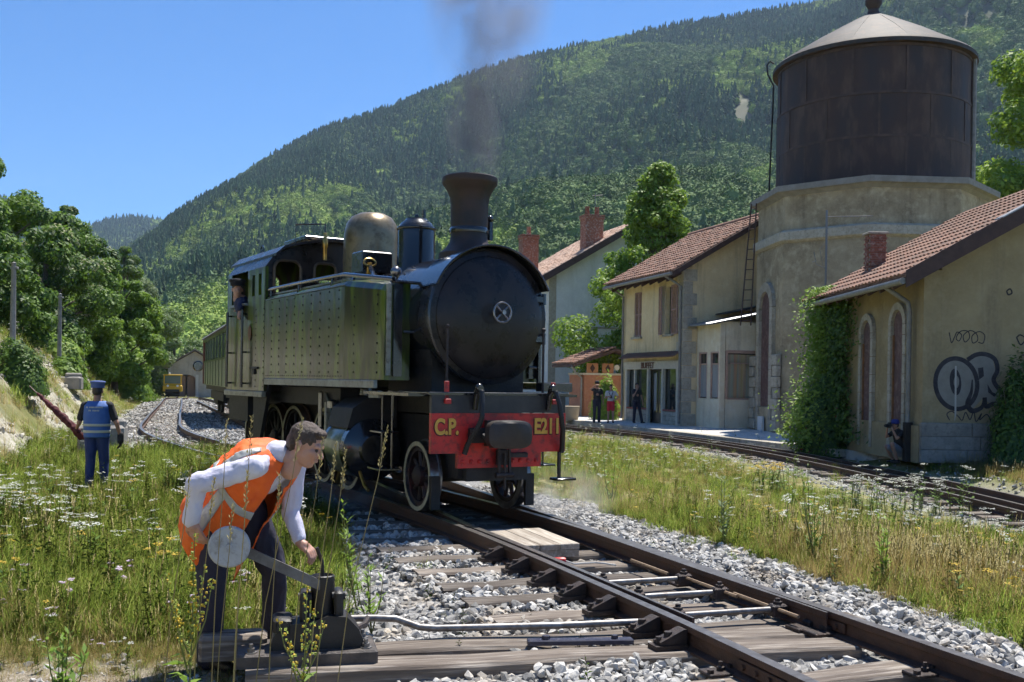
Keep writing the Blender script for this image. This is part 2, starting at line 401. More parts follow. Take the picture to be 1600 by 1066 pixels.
def lay_sleeper(tr, meshes, p, ang, z, l, plates=True, k=0, halfgauge=.53):
    o = link('sleeper', meshes[k % len(meshes)], tr, (p[0], p[1], z), ang); SLEEPER_RECTS.append((p[0], p[1], ang, l))
    if plates:
        for sg in (-1, 1):
            q = link('base_plate', PLATE, tr, (p[0] + math.cos(ang) * sg * halfgauge, p[1] + math.sin(ang) * sg * halfgauge, z + .002), ang)
    return o
# main track: the turnout in front and the curved siding under the locomotive, plus the straight line behind it
tr1 = empty('railway_track', (0, 0, 0)); tag(tr1, 'metre gauge railway track with a turnout, curving under the steam locomotive', 'railway track')
lp = offset(PATH_C, -.53); rp = offset(PATH_C, .53); sr = offset(PATH_S, .53); slf = offset(PATH_S, -.53)
rail_obj('rail', lp, tr1)
rail_obj('rail', sr, tr1)
toe = rp[(rp[:, 1] > 6.15)]; dd = toe - np.array([sr[np.argmin(((sr - p) ** 2).sum(1))] for p in toe])
shift = np.interp(toe[:, 1], [6.1, 8.5, 12], [-.085, -.075, 0]); toe = np.stack([np.minimum(toe[:, 0], np.interp(toe[:, 1], sr[:, 1], sr[:, 0]) - .068), toe[:, 1]], -1)
rail_obj('switch_blade', toe, tr1, z0=.001, taper=True)
toe2 = slf[(slf[:, 1] > 6.0) & (slf[:, 1] < 60)]; base2 = np.interp(toe2[:, 1], lp[:, 1], lp[:, 0]) + .105
toe2f = np.stack([np.maximum(toe2[:, 0], base2), toe2[:, 1]], -1)
rail_obj('switch_blade', toe2f, tr1, z0=.0015, taper=True)
angS = math.atan2(.339, .941)
k = 0
for s_ in np.arange(-8.4, 3.4, .56):
    p = np.array([0.62, 8.59]) + dS * s_; p = p + np.array([-.06 - .05 * max(0, s_ + 1.5), 0]) * np.array([1, 0])
    if -3.2 < s_ < -2.3: k += 1; continue
    lay_sleeper(tr1, SL_LONG, p + np.array([-.12, -.04]), angS + R(random.uniform(-1.2, 1.2)), -.142, 2.35, False, k); k += 1
cum = np.concatenate([[0], np.cumsum(np.linalg.norm(np.diff(PATH_C, axis=0), axis=1))])
tanC = np.gradient(PATH_C, axis=0)
y12 = cum[np.argmax(PATH_C[:, 1] > 12.2)]
for s_ in np.arange(y12, y12 + 52, .62):
    i = int(np.argmax(cum >= s_)); p = PATH_C[i]; ang = math.atan2(tanC[i, 1], tanC[i, 0]) - math.pi / 2
    lay_sleeper(tr1, SL_SHORT, p, ang + R(random.uniform(-1, 1)), -.142 - .045 * (p[1] > 21) + float(track_z(p[1])), 1.9, False, k); k += 1
for s_ in np.arange(27, 46, .62):
    lay_sleeper(tr1, SL_SHORT, np.array([0.62, 8.59]) + dS * s_, angS, -.142, 1.9, False, k); k += 1
# the two long timbers that carry the point lever
for (c, l) in (((0.34, 5.74), 3.5), ((0.24, 6.06), 3.4)):
    me = sleeper_mesh(l, .24, .14, seed=int(l * 100)); ang = angS * .62
    link('long_timber', me, tr1, (c[0], c[1], -.135), ang); SLEEPER_RECTS.append((c[0], c[1], ang, l))
# rail braces on the outside of the near rail, slide plates and bolts on the other
br = MB()
br.prism([(-.055, 0, 0), (.055, 0, 0), (.055, 0, .03), (-.055, 0, .03)], (0, .2, 0)).prism([(-.045, .0, .03), (-.045, .17, .03), (-.045, .17, .05), (-.045, .02, .115), (-.045, 0, .115)], (.09, 0, 0))
br.lathe([(.024, 0), (.024, .03), (0, .03)], 6, (0, .1, .07)).lathe([(.018, 0), (.018, .03), (0, .03)], 6, (0, .16, .045))
BRACE = br.mesh('rail_brace'); BRACE.materials.append(M_IRON); bm = bmesh.new(); bm.from_mesh(BRACE); bmesh.ops.recalc_face_normals(bm, faces=bm.faces); bm.to_mesh(BRACE); bm.free()
tl = np.gradient(lp, axis=0)
for yy in (5.72, 6.16, 6.62, 7.1, 7.62, 8.16, 8.72):
    i = int(np.argmax(lp[:, 1] >= yy)); t = tl[i] / np.linalg.norm(tl[i]); nrm = np.array([-t[1], t[0]])
    p = lp[i] + nrm * .035; link('rail_brace', BRACE, tr1, (p[0], p[1], -.135), math.atan2(nrm[1], nrm[0]) - math.pi / 2)
for yy in (3.6, 4.1, 4.65, 5.2):
    for path, sg in ((lp, 1), (lp, -1), (sr, -1)):
        i = int(np.argmax(path[:, 1] >= yy)); p = path[i] + np.array([sg * .085, sg * .03])
        link('base_plate', PLATE, tr1, (p[0], p[1], -.139), angS); link('bolt', BOLT, tr1, (p[0], p[1], -.125))
# fish-plates with bolts at the joints in front
for path, yy, sg in ((lp, 5.0, -1), (sr, 5.95, -1)):
    i = int(np.argmax(path[:, 1] >= yy)); t = np.gradient(path, axis=0)[i]; t = t / np.linalg.norm(t); a = math.atan2(t[1], t[0]); nrm = np.array([-t[1], t[0]]) * -sg * .018
    mb = MB(); mb.cbox((0, 0, -.078), (.5, .018, .058), .004)
    for u in (-.18, -.06, .06, .18): mb.cyl((u, -.025, -.078), (u, .025, -.078), .015, n=6)
    o = mb.build('fish_plate', M_RAIL, tr1); o.location = (path[i][0] + nrm[0], path[i][1] + nrm[1], 0); o.rotation_euler = (0, 0, a)
# stretcher rods of the switch, with their black end clamps and the thin drive bar alongside
for (a, b_) in (((.68, 7.40), (1.30, 7.62)), ((.88, 6.94), (1.47, 7.14)), ((1.06, 6.40), (1.74, 6.62))):
    mb = MB(); mb.tube([(a[0], a[1], -.062), (b_[0], b_[1], -.06)], .019, 10); mb.build('stretcher_rod', M_STEEL, tr1, 40)
    for (p, s_) in ((a, 1), (b_, 1.5)):
        mb = MB(); mb.cbox((0, 0, 0), (.075 * s_, .08, .075), .01, angS); mb.lathe([(.03, .03), (.03, .055), (.018, .058), (.018, .075), (0, .075)], 6)
        mb.build('rod_clamp', M_IRON, tr1).location = (p[0], p[1], -.065)
for (p, ln) in (((1.42, 7.32), .75), ((1.68, 6.72), .72), ((1.1, 8.05), .6)):
    mb = MB(); u = np.array([.36, -.93]); mb.tube([(p[0] - u[0] * ln / 2, p[1] - u[1] * ln / 2, -.052), (p[0] + u[0] * ln / 2, p[1] + u[1] * ln / 2, -.056)], .012, 6); mb.build('drive_bar', mat('rusty_bar', (.30, .22, .14), (.16, .10, .06), 20, .6, .4), tr1, 40)
for (x, y) in ((1.55, 7.5), (1.35, 7.78), (1.78, 6.95), (1.88, 6.42), (1.95, 6.3)):
    mb = MB(); mb.cbox((0, 0, 0), (.24, .15, .022), .005, angS); mb.cbox((.03, .02, .025), (.1, .08, .035), .008, angS); mb.build('slide_plate', M_IRON, tr1).location = (x, y, -.128)
# silver point rod with its joggle and the dark tie bar on the long timber
mb = MB(); mb.tube([(-1.02, 5.98, -.02), (-.78, 6.02, -.02), (-.66, 6.03, -.025), (-.52, 6.02, -.07), (-.42, 6.02, -.075), (.3, 6.14, -.075), (.95, 6.28, -.07)], .021, 12); mb.build('point_rod', M_STEEL, tr1, 40)
mb = MB(); mb.cbox((0, 0, 0), (.62, .07, .03), .006, .12); mb.lathe([(.024, .012), (.024, .035), (0, .035)], 6, (-.2, -.02, 0)); mb.lathe([(.02, .012), (.02, .035), (0, .035)], 6, (.2, .02, 0)); mb.build('tie_bar', mat('blue_black_paint', (.02, .022, .05), (.05, .05, .07), 20, .4, .3), tr1).location = (.42, 5.93, -.115)
# track beside the platform (an old rail lies between its rails and closes up towards the front)
tr2 = empty('railway_track', (0, 0, 0)); tag(tr2, 'overgrown curved railway track running along the station platform', 'railway track')
def tz2(y): return 0 * np.asarray(y) - .40
rail_obj('rail', offset(PATH_T, .53), tr2, tz2); rail_obj('rail', offset(PATH_T, -.53), tr2, tz2)
pt = offset(PATH_T, .53); yy = pt[:, 1]; w_ = np.interp(yy, [8, 12, 30, 45], [.30, .42, .62, .75]); t = np.gradient(PATH_T, axis=0); t /= np.linalg.norm(t, axis=1)[:, None]
chk = pt - np.stack([t[:, 1], -t[:, 0]], -1) * w_[:, None]; rail_obj('guard_rail', chk[yy < 46], tr2, tz2, -.005)
cumT = np.concatenate([[0], np.cumsum(np.linalg.norm(np.diff(PATH_T, axis=0), axis=1))])
for s_ in np.arange(22, cumT[-1] - 4, .66):
    i = int(np.argmax(cumT >= s_)); p = PATH_T[i]; ang = math.atan2(t[i, 1], t[i, 0]) - math.pi / 2
    lay_sleeper(tr2, SL_SHORT, p, ang, -.542, 1.9, False, k); k += 1
# boarded foot crossing between the rails in front of the locomotive
M_BOARD = mat('weathered_board', (.32, .275, .22), (.19, .155, .12), 7, .92, 0, .8, 26, c3=(.42, .38, .32), scale3=20, rand=.28, bdist=.008, obj=True, stretch=(1.5, .10, 1.5))
bc = empty('board_crossing', (.19, 9.42, -.15), angS); tag(bc, 'low grey wooden board platform lying between the rails before the engine', 'board platform')
for i in range(3):
    mb = MB(); mb.cbox((-.19 + .19 * i, random.uniform(-.01, .01), .09), (.183, .98, .05), .006); mb.build('plank', M_BOARD, bc)
for yy in (-.46, .40):
    mb = MB(); mb.cbox((0, yy, .03), (.56, .05, .066), .004); mb.build('plank', M_BOARD, bc)
# dropped red cable plug
cp = empty('cable_plug', (.42, 8.5, -.13)); tag(cp, 'small red cable plug dropped on a sleeper between the rails', 'cable plug')
mb = MB(); mb.lathe([(.012, -.07), (.03, -.05), (.034, .03), (.028, .05), (0, .05)], 10, axis='X'); mb.build('plug', mat('red_plastic', (.55, .03, .02), (.4, .03, .03), 10, .4), cp, 40).location = (0, 0, .03)
mb = MB(); mb.lathe([(.03, 0), (.03, .035), (.02, .05), (0, .05)], 10, axis='X'); mb.build('plug_cap', mat('yellow_plastic', (.5, .3, .05), None, rough=.45), cp, 40).location = (-.11, 0, .03)
mb = MB(); mb.tube([(.05, 0, .03), (.12, -.02, .012), (.2, .02, .012), (.3, .06, .012), (.38, .02, .012), (.46, -.05, .012)], .008, 6); mb.build('cable', mat('white_cable', (.5, .48, .44), None, rough=.5), cp, 40)

# ---------------------------------------------------------------- ballast stones
M_STONE = mat('ballast_stone', (.42, .408, .382), (.275, .265, .245), 3.2, .92, 0, .5, 45, rand=.55, c3=(.36, .30, .225), scale3=3.3, bdist=.01)
def rock(seed, flat=.7):
    rr = np.random.default_rng(seed); p = rr.normal(size=(16, 3)); p /= np.linalg.norm(p, axis=1)[:, None]; p *= rr.uniform(.75, 1.1, (16, 1)); p *= [1.15, .85, flat]
    bm = bmesh.new(); [bm.verts.new(v) for v in p]; r_ = bmesh.ops.convex_hull(bm, input=bm.verts)
    bmesh.ops.delete(bm, geom=list({e for e in r_['geom_interior'] if isinstance(e, bmesh.types.BMVert)}), context='VERTS')
    me = bpy.data.meshes.new('stone'); bm.to_mesh(me); bm.free(); me.materials.append(M_STONE); return me
ROCKS = [rock(s_, f_) for s_, f_ in zip(range(40, 48), (.55, .7, .6, .8, .5, .65, .75, .6))]
def rnd_rot(n, tilt=3.14): return np.stack([RNG.uniform(-tilt, tilt, n), RNG.uniform(-tilt, tilt, n), RNG.uniform(0, 6.28, n)], -1)
X = []; Y = []; S = []
def strew(n, x0, x1, y0, y1, smin, smax, thr=0.0):
    x = RNG.uniform(x0, x1, n); y = RNG.uniform(y0, y1, n); b_ = in_ballast(x, y); keep = b_ + RNG.normal(0, .10, n) > thr
    X.append(x[keep]); Y.append(y[keep]); S.append((RNG.beta(1.6, 3.2, n)[keep] * (smax - smin) + smin))
strew(29000, -2.6, 4.6, 3.9, 10.5, .017, .057)
strew(16000, -3.6, 3.4, 10.5, 15, .02, .055)
strew(16000, -14, -1, 15, 40, .03, .07)
strew(12000, -26, -8, 40, 78, .05, .11)
strew(5000, -22, -4, 20, 62, .04, .08)
x = RNG.uniform(-2.4, 8, 600); y = RNG.uniform(4.2, 11, 600); X.append(x); Y.append(y); S.append(RNG.uniform(.012, .03, 600))
x = RNG.uniform(-3.6, -.9, 1500); y = RNG.uniform(4.2, 5.9, 1500); kk = RNG.uniform(0, 1, 1500) < sstep(-3.6, -1.2, x); X.append(x[kk]); Y.append(y[kk]); S.append(RNG.uniform(.012, .036, kk.sum()))
s_ = RNG.integers(8, len(PATH_T) - 4, 26000); dd = RNG.normal(0, .85, 26000); tt = t[s_]; x = PATH_T[s_, 0] + tt[:, 1] * dd + RNG.uniform(-.2, .2, 26000); y = PATH_T[s_, 1] - tt[:, 0] * dd + RNG.uniform(-.2, .2, 26000)
kk = (np.abs(dd) < 1.9) & (y > 8); X.append(x[kk]); Y.append(y[kk]); S.append(RNG.beta(1.6, 3, kk.sum()) * .04 + .024)
X = np.concatenate(X); Y = np.concatenate(Y); S = np.concatenate(S)
ok = np.ones(len(X), bool)
for (sx, sy, an, l) in SLEEPER_RECTS:
    if sy > 22: continue
    dx = X - sx; dy = Y - sy; u = dx * math.cos(an) + dy * math.sin(an); v = -dx * math.sin(an) + dy * math.cos(an)
    ok &= ~((np.abs(u) < l / 2 + .01) & (np.abs(v) < .125) & (RNG.uniform(0, 1, len(X)) < .965))
for path in (lp, sr): ok &= dist_to(path, X, Y, 1) > .11
ok &= ~((np.abs((X - .19) * math.cos(angS) + (Y - 9.42) * math.sin(angS)) < .3) & (np.abs(-(X - .19) * math.sin(angS) + (Y - 9.42) * math.cos(angS)) < .5))
X, Y, S = X[ok], Y[ok], S[ok]
dcen = np.minimum(dist_to(PATH_C, X, Y), dist_to(PATH_S, X, Y))
Z = ground_z(X, Y) + S * RNG.uniform(-.1, .55, len(X)) + np.where((dcen > .62) & (dcen < 1.5), .03, -.012)
tag(scatter('ballast', np.stack([X, Y, Z], -1), rnd_rot(len(X), .9), S, RNG.integers(0, len(ROCKS), len(X)), ROCKS, 'pale grey crushed stone ballast along the tracks', 'ballast'), kind='stuff')

# loose pale stones weathered out of the embankment
xb = RNG.uniform(-22, -6, 14000); yb = RNG.uniform(10, 48, 14000); qb = QQ(xb, yb); kb = (qb < -2.2) & (qb > -5.2) & (fbm(xb, yb, .45, 4, 3) > -.25); xb, yb = xb[kb], yb[kb]
sb_ = RNG.beta(1.2, 5, len(xb)) * .22 + .025
M_CHALK = mat('chalk_stone', (.46, .43, .36), (.34, .31, .25), 2.5, .95, 0, .5, 30, rand=.25)
CH_ROCKS = []
for s_ in range(70, 75): me = rock(s_, .6); me.materials.clear(); me.materials.append(M_CHALK); CH_ROCKS.append(me)
tag(scatter('bank_rubble', np.stack([xb, yb, ground_z(xb, yb)], -1), rnd_rot(len(xb), .8), sb_, RNG.integers(0, 5, len(xb)), CH_ROCKS, 'pale broken stone lying on the embankment slope', 'rubble'), kind='stuff')
# ================================================================ wooded mountain
# ridge height as seen along bearing x/y (tangent), main hill and the far hills behind it
def hill_ridge(tb, which):
    if which == 'main':
        px = [60, 140, 185, 215, 250, 330, 400, 500, 600, 700, 800, 900, 1000, 1100, 1230, 1400, 1600, 1900, 2400]
        py = [560, 470, 395, 372, 352, 300, 252, 200, 168, 126, 92, 68, 46, 30, 8, -26, -60, -110, -180]
    else:
        px = [-200, 60, 100, 125, 150, 175, 200, 230, 260, 300, 400]
        py = [250, 330, 345, 356, 352, 342, 339, 342, 346, 370, 430]
    y_ = np.interp(800 + 1600 * tb, px, py); return (597 + 0.016 * 1600 * tb - y_) / 1600
def make_hill(name, which, Y0, Y1, Y2, pa, pb, nb, nr, seed, gul):
    tb = np.linspace((pa - 800) / 1600, (pb - 800) / 1600, nb); rv = np.linspace(0, 1.35, nr)
    T, V = np.meshgrid(tb, rv); Yr = Y1 + 90 * fbm(T * 9, T * 0, 1, 3, seed)
    Yd = Y0 + (Yr - Y0) * np.minimum(V, 1) + (Y2 - Yr) * np.clip((V - 1) / .35, 0, 1)
    X = T * Yd; top = hill_ridge(T, which) * Yr + EYE - 9.0
    prof = np.minimum(V, 1) ** 1.12
    g = fbm(X / 230 + Yd / 900, Yd / 700, 1, 5, seed + 1)
    damp = np.sin(np.clip(V, 0, 1) * math.pi)
    Z = -5 + (top + 5) * prof + gul * damp * g * (top / 300).clip(.15, 1.2)
    Z = np.where(V > 1, Z - (V - 1) * 300, Z)
    I = np.arange(nb * nr).reshape(nr, nb); F = np.stack([I[:-1, :-1], I[:-1, 1:], I[1:, 1:], I[1:, :-1]], -1).reshape(-1, 4)
    me = np_mesh(name, np.stack([X, Yd, Z], -1).reshape(-1, 3), F, mat('hill_soil', (.10, .10, .055), (.055, .075, .03), .02, .95, c3=(.19, .175, .13), scale3=.012), True)
    o = link(name, me); tag(o, kind='structure'); return tb, rv, X, Yd, Z
HM = make_hill('hillside', 'main', 230, 1250, 1500, -150, 2150, 260, 120, 3, 130)
HF = make_hill('far_hill', 'far', 900, 2300, 2600, -300, 450, 90, 50, 8, 60)
# ---- tree shapes for the far wood
def far_conifer(seed):
    rr = random.Random(seed); mb = MB(); n = 11; lev = 8
    for l in range(lev):
        f = l / lev; z0 = .10 + .9 * f * .95; r0 = (.235 * (1 - f) ** .75 + .03) * rr.uniform(.7, 1.2); h = .24 * (1 - .4 * f)
        vs = [(0, 0, z0 + h)]; off = rr.uniform(0, 6)
        for i in range(n): a = off + 2 * math.pi * i / n; q = r0 * rr.uniform(.45, 1.25); vs.append((q * math.cos(a), q * math.sin(a), z0 + rr.uniform(-.035, .03)))
        mb.add(vs, [(0, 1 + i, 1 + (i + 1) % n) for i in range(n)])
    me = mb.mesh('far_conifer'); me.materials.append(mat('far_needles', (.055, .10, .044), (.082, .13, .054), .6, .8, rand=.35, spec=.15)); return me
def far_broad(seed, m):
    rr = np.random.default_rng(seed); V = []; F = []
    for c in range(70):                      # a crown of small facing leaves-clumps around a lumpy volume
        d = rr.normal(size=3); d /= np.linalg.norm(d); d[2] = abs(d[2]) * 1.0 - .25; rad = rr.uniform(.62, 1.0)
        c0 = np.array([d[0] * .36, d[1] * .36, .55 + d[2] * .40]) * np.array([rad, rad, 1]); 
        s_ = rr.uniform(.07, .14); a = rr.normal(size=3); a /= np.linalg.norm(a); b_ = np.cross(a, d + rr.normal(size=3) * .4); b_ /= np.linalg.norm(b_) + 1e-6
        k = len(V); V += [c0 - a * s_, c0 + b_ * s_, c0 + a * s_, c0 - b_ * s_]; F.append((k, k + 1, k + 2, k + 3))
    me = np_mesh('far_broadleaf', np.array(V), np.array(F), m); return me
M_FB = mat('far_leaves', (.18, .26, .052), (.255, .325, .072), .5, .8, rand=.35, spec=.15)
M_FB2 = mat('far_leaves_dark', (.09, .15, .046), (.125, .185, .06), .5, .8, rand=.3, spec=.15)
core = []
def far_core(seed, m):
    rr = random.Random(seed); bm = bmesh.new(); bmesh.ops.create_icosphere(bm, subdivisions=2, radius=1)
    for v in bm.verts:
        p = v.co.copy(); n_ = 1 + .28 * mnoise.noise(p * 2.1 + Vector((seed, 0, 0))) + .16 * mnoise.noise(p * 5.3 + Vector((0, seed, 0))); v.co = Vector((p.x * .35 * n_, p.y * .35 * n_, .50 + p.z * .40 * n_))
    me = bpy.data.meshes.new('far_broadleaf'); bm.to_mesh(me); bm.free()
    V = np.empty(len(me.vertices) * 3, np.float32); me.vertices.foreach_get('co', V); V = V.reshape(-1, 3); F = [tuple(p.vertices) for p in me.polygons]
    mb = MB(); mb.add(V.tolist(), F); rn = np.random.default_rng(seed)
    for c in range(230):
        d = rn.normal(size=3); d /= np.linalg.norm(d); 
        if d[2] < -.3: d[2] *= -1
        q_ = rn.uniform(.8, 1.12) * (1 + .2 * math.sin(d[0] * 7 + seed) * math.sin(d[1] * 6 + d[2] * 5)); c0 = np.array([d[0] * .42 * q_, d[1] * .42 * q_, .50 + d[2] * .48 * q_]); s_ = rn.uniform(.035, .075); a = rn.normal(size=3); a /= np.linalg.norm(a); b_ = np.cross(a, d + rn.normal(size=3) * .3); b_ /= np.linalg.norm(b_) + 1e-6
        mb.add([c0 - a * s_, c0 + b_ * s_, c0 + a * s_], [(0, 1, 2)])
    me2 = mb.mesh('far_broadleaf'); me2.materials.append(m); return me2
FT = [far_conifer(k) for k in range(4)] + [far_core(20 + k, M_FB) for k in range(4)] + [far_core(30 + k, M_FB2) for k in range(3)]
def plant_hill(name, H, n, smin, smax, seed, label, coni=.5):
    tb, rv, X, Yd, Z = H; rn = np.random.default_rng(seed); nr, nb = X.shape
    # cells weighted by their size on the ground, and only what faces the valley
    A = np.abs((X[:-1, 1:] - X[:-1, :-1]) * (Yd[1:, :-1] - Yd[:-1, :-1])); A[rv[:-1] > 1.04] = 0; w = (A / A.sum()).ravel(); c = rn.choice(len(w), n, p=w); i, j = np.divmod(c, nb - 1); u, v = rn.uniform(0, 1, n), rn.uniform(0, 1, n)
    def bl(Q): return (Q[i, j] * (1 - u) + Q[i, j + 1] * u) * (1 - v) + (Q[i + 1, j] * (1 - u) + Q[i + 1, j + 1] * u) * v
    x, y, z = bl(X), bl(Yd), bl(Z)
    f = 1.25 * fbm(x / 150, y / 260, 1, 4, seed + 2) + .22 * rn.normal(size=n) + .30 * (v * 0 + (z / 420).clip(0, 1) - .35)
    con = f > (.5 - coni) * 1.2
    bare = (np.hypot((x / y * 1600 + 800 - 1150) / 15, (z / y * 1600 - 440) / 26) < .8 + .9 * fbm(x / 20, y / 40, 1, 2, 5)) if name == 'forest' else np.zeros(n, bool)
    idx = np.where(con, rn.integers(0, 4, n), np.where(fbm(x / 60, y / 120, 1, 3, seed + 6) > 0, rn.integers(4, 8, n), rn.integers(8, 11, n)))
    s_ = rn.uniform(smin, smax, n); sx = np.where(con, s_ * 1.0, s_ * .85); sz = np.where(con, s_ * 1.15, s_ * .72)
    k = ~bare; tag(scatter(name, np.stack([x, y, z - .4], -1)[k], np.stack([0 * x, 0 * x, rn.uniform(0, 6.28, n)], -1)[k], np.stack([sx, sx, sz], -1)[k], idx[k], FT, label, 'forest'), kind='stuff')
plant_hill('forest', HM, 78000, 8.5, 14.5, 12, 'dense mixed forest of firs and broadleaf trees covering the mountainside', .32)
plant_hill('far_forest', HF, 16000, 14, 22, 15, 'bluish distant forest on the hills closing the valley', .6)

# ================================================================ single trees
M_BARK = mat('bark', (.09, .07, .05), (.16, .13, .10), 6, .95, 0, .8, 24)
def leafset(name, c1, c2, rand=0.0): return mat(name, c1, c2, 1.6, .55, 0, 0, spec=.35, trans=.42, lo=.3, hi=.7, c3=None)
M_LF_MID = leafset('leaf_mid', (.165, .27, .040), (.11, .20, .034)); M_LF_DARK = leafset('leaf_dark', (.085, .155, .038), (.058, .115, .03)); M_LF_BRIGHT = leafset('leaf_bright', (.25, .37, .045), (.165, .275, .04))
M_LF_GREY = leafset('leaf_grey', (.20, .26, .115), (.15, .21, .09)); M_BLOOM = leafset('bloom', (.50, .50, .30), (.36, .38, .2)); M_LF_LIME = leafset('leaf_lime', (.32, .43, .06), (.235, .35, .045))
def leaf_mesh(pts, nrm, size, mats, mi=None, seed=0, aspect=.55):
    """one small bent leaf-clump (two triangles) at each point, facing roughly outwards and up"""
    rn = np.random.default_rng(seed); n = len(pts); d = nrm + rn.normal(0, .55, (n, 3)) + np.array([0, 0, .45]); d /= np.linalg.norm(d, axis=1)[:, None]
    a = np.cross(d, rn.normal(size=(n, 3))); a /= np.linalg.norm(a, axis=1)[:, None] + 1e-9; b_ = np.cross(d, a); s_ = (size * rn.uniform(.6, 1.35, n))[:, None]
    V = np.stack([pts - a * s_, pts + b_ * s_ * aspect - d * s_ * .12, pts + a * s_, pts - b_ * s_ * aspect - d * s_ * .12], 1).reshape(-1, 3)
    F = np.arange(4 * n).reshape(-1, 4); me = np_mesh('crown', V, F)
    for m in mats: me.materials.append(m)
    if mi is not None: me.polygons.foreach_set('material_index', np.asarray(mi, np.int32))
    return me
def tree(name, label, base, H, W, mats, n=9000, leaf=.2, trunk=.3, crown_lo=.18, shape='round', seed=1, group=None, bloom=0, lobes=46, cat='tree', wts=None, clump=1.0, lean=0):
    rn = np.random.default_rng(seed); t = empty(name, base); tag(t, label, cat, group); n = int(n * 2.5); leaf *= .54
    h0 = H * crown_lo; hc = H - h0
    def env(f):
        if shape == 'cone': return np.interp(f, [0, .12, .5, 1], [.7, 1.0, .60, .03])
        if shape == 'column': return np.interp(f, [0, .15, .6, .9, 1], [.5, .95, 1.0, .55, .1])
        return np.interp(f, [0, .15, .45, .75, .92, 1], [.55, .88, 1.0, .80, .45, .12])
    L_ = []
    for k in range(lobes):
        f = rn.uniform(.03, 1) ** .85; a = rn.uniform(0, 6.28); q = env(f) * W / 2 * rn.uniform(.45, .95) * (1 if k % 4 else .3); r_ = W * rn.uniform(.075, .16) * (1.0 - .35 * f) * clump
        if shape == 'cone': r_ = W * rn.uniform(.055, .105) * (.42 + .75 * float(env(f))); q = float(env(f)) * W / 2 * rn.uniform(.15, 1.0) ** .6
        L_.append((q * math.cos(a) + lean * f, q * math.sin(a), h0 + hc * f * (1 - .06 * rn.uniform()) - r_ * .3, r_))
    L_ = np.array(L_)
    mb = MB(); tp = [(0, 0, -.3), (rn.normal() * .1, rn.normal() * .1, H * .2), (lean * .4 + rn.normal() * .2, rn.normal() * .15, H * .5), (lean, 0, H * .9)]; mb.tube(tp, [trunk, trunk * .75, trunk * .5, .03], 8)
    for k in range(0, lobes, 2):
        x, y, z, r_ = L_[k]; f = max(.12, (z / H) - .22); s0 = Vector((lean * f * .6, 0, H * f)); mb.tube([s0, s0.lerp(Vector((x, y, z)), .5) + Vector((0, 0, .15)), (x, y, z)], [trunk * .32, trunk * .2, .02], 5)
    mb.build('trunk', M_BARK, t, 60)
    k = rn.choice(lobes, n, p=(L_[:, 3] ** 2) / (L_[:, 3] ** 2).sum()); d = rn.normal(size=(n, 3)); d /= np.linalg.norm(d, axis=1)[:, None]; rad = rn.uniform(.35, 1.12, n) ** .6
    pts = L_[k, :3] + d * (L_[k, 3] * rad)[:, None] * np.array([1.1, 1.1, .85])
    wv = rn.uniform(0, 1, n) * .55 + (k * .618 % 1) * .45; mi = np.minimum((wv * len(mats)).astype(int), len(mats) - 1)
    if wts is not None: mi = np.searchsorted(np.cumsum(wts), wv).clip(0, len(mats) - 1)
    me = leaf_mesh(pts, d, leaf, mats + ([M_BLOOM] if bloom else []), None, seed)
    if bloom: mi = np.where((rn.uniform(0, 1, n) < bloom) & (d[:, 2] > -.1) & (rad > .75) & (k % 3 != 0), len(mats), mi)
    me.polygons.foreach_set('material_index', mi.astype(np.int32)); link('crown', me, t); return t
def gz(x, y): return float(ground_z(np.array([x]), np.array([y]))[0])
GT = 'trees above the embankment'
def T(px, Y, ytop, *a, **k):
    """tree at bearing given by its picture column at distance Y, top at the height seen there"""
    return None
tree('walnut_tree', 'tall green tree at the edge of the embankment top, left of the lamp posts', (-26.8, 52, gz(-26.8, 52)), 10.6, 9.0, [M_LF_DARK, M_LF_MID, M_LF_BRIGHT], 17000, .21, .3, .05, seed=21, lobes=44, group=GT, wts=[.4, .4, .2])
tree('ash_tree', 'dark green tree behind the second lamp post on the embankment', (-26.0, 60, gz(-26, 60)), 9.5, 7.5, [M_LF_DARK, M_LF_MID], 11000, .22, .28, .05, seed=2, group=GT)
tree('chestnut_tree', 'dark chestnut tree covered in cream blossom above the embankment', (-22.3, 49, gz(-22.3, 49)), 6.6, 6.6, [M_LF_DARK, M_LF_MID], 11000, .19, .26, .04, seed=3, group=GT, bloom=.34)
tree('maple_tree', 'bright green round tree beside the blossoming chestnut', (-23.2, 60, gz(-23.2, 60)), 7.4, 5.6, [M_LF_MID, M_LF_BRIGHT], 9000, .2, .24, .05, seed=4, group=GT)
tree('poplar_tree', 'slim greyish poplar rising behind the chestnut tree', (-37, 84, gz(-37, 84)), 15.0, 5.0, [M_LF_GREY, M_LF_MID], 9000, .26, .3, .06, 'column', 5, GT)
tree('poplar_tree', 'second greyish poplar behind the maple, near the valley gap', (-35, 92, gz(-35, 92)), 13.5, 5.5, [M_LF_GREY, M_LF_MID], 9000, .27, .3, .06, 'column', 6, GT)
tree('pine_tree', 'dark small pine crown standing up between poplar and willow', (-45, 125, gz(-45, 125)), 13.0, 5.0, [M_LF_DARK], 6000, .3, .3, .2, 'cone', 7, GT)
tree('willow_tree', 'grey green feathery willow to the left of the goods shed', (-39.6, 108, gz(-39.6, 108) - .4), 13.6, 10.0, [M_LF_GREY, M_LF_GREY, M_LF_MID], 15000, .27, .35, .03, seed=8, group=GT, clump=1.15)
tree('willow_tree', 'smaller grey green willow directly behind the shed roof', (-44.5, 135, -1.2), 11.5, 9.5, [M_LF_GREY, M_LF_MID], 10000, .3, .35, .03, seed=9, group=GT)
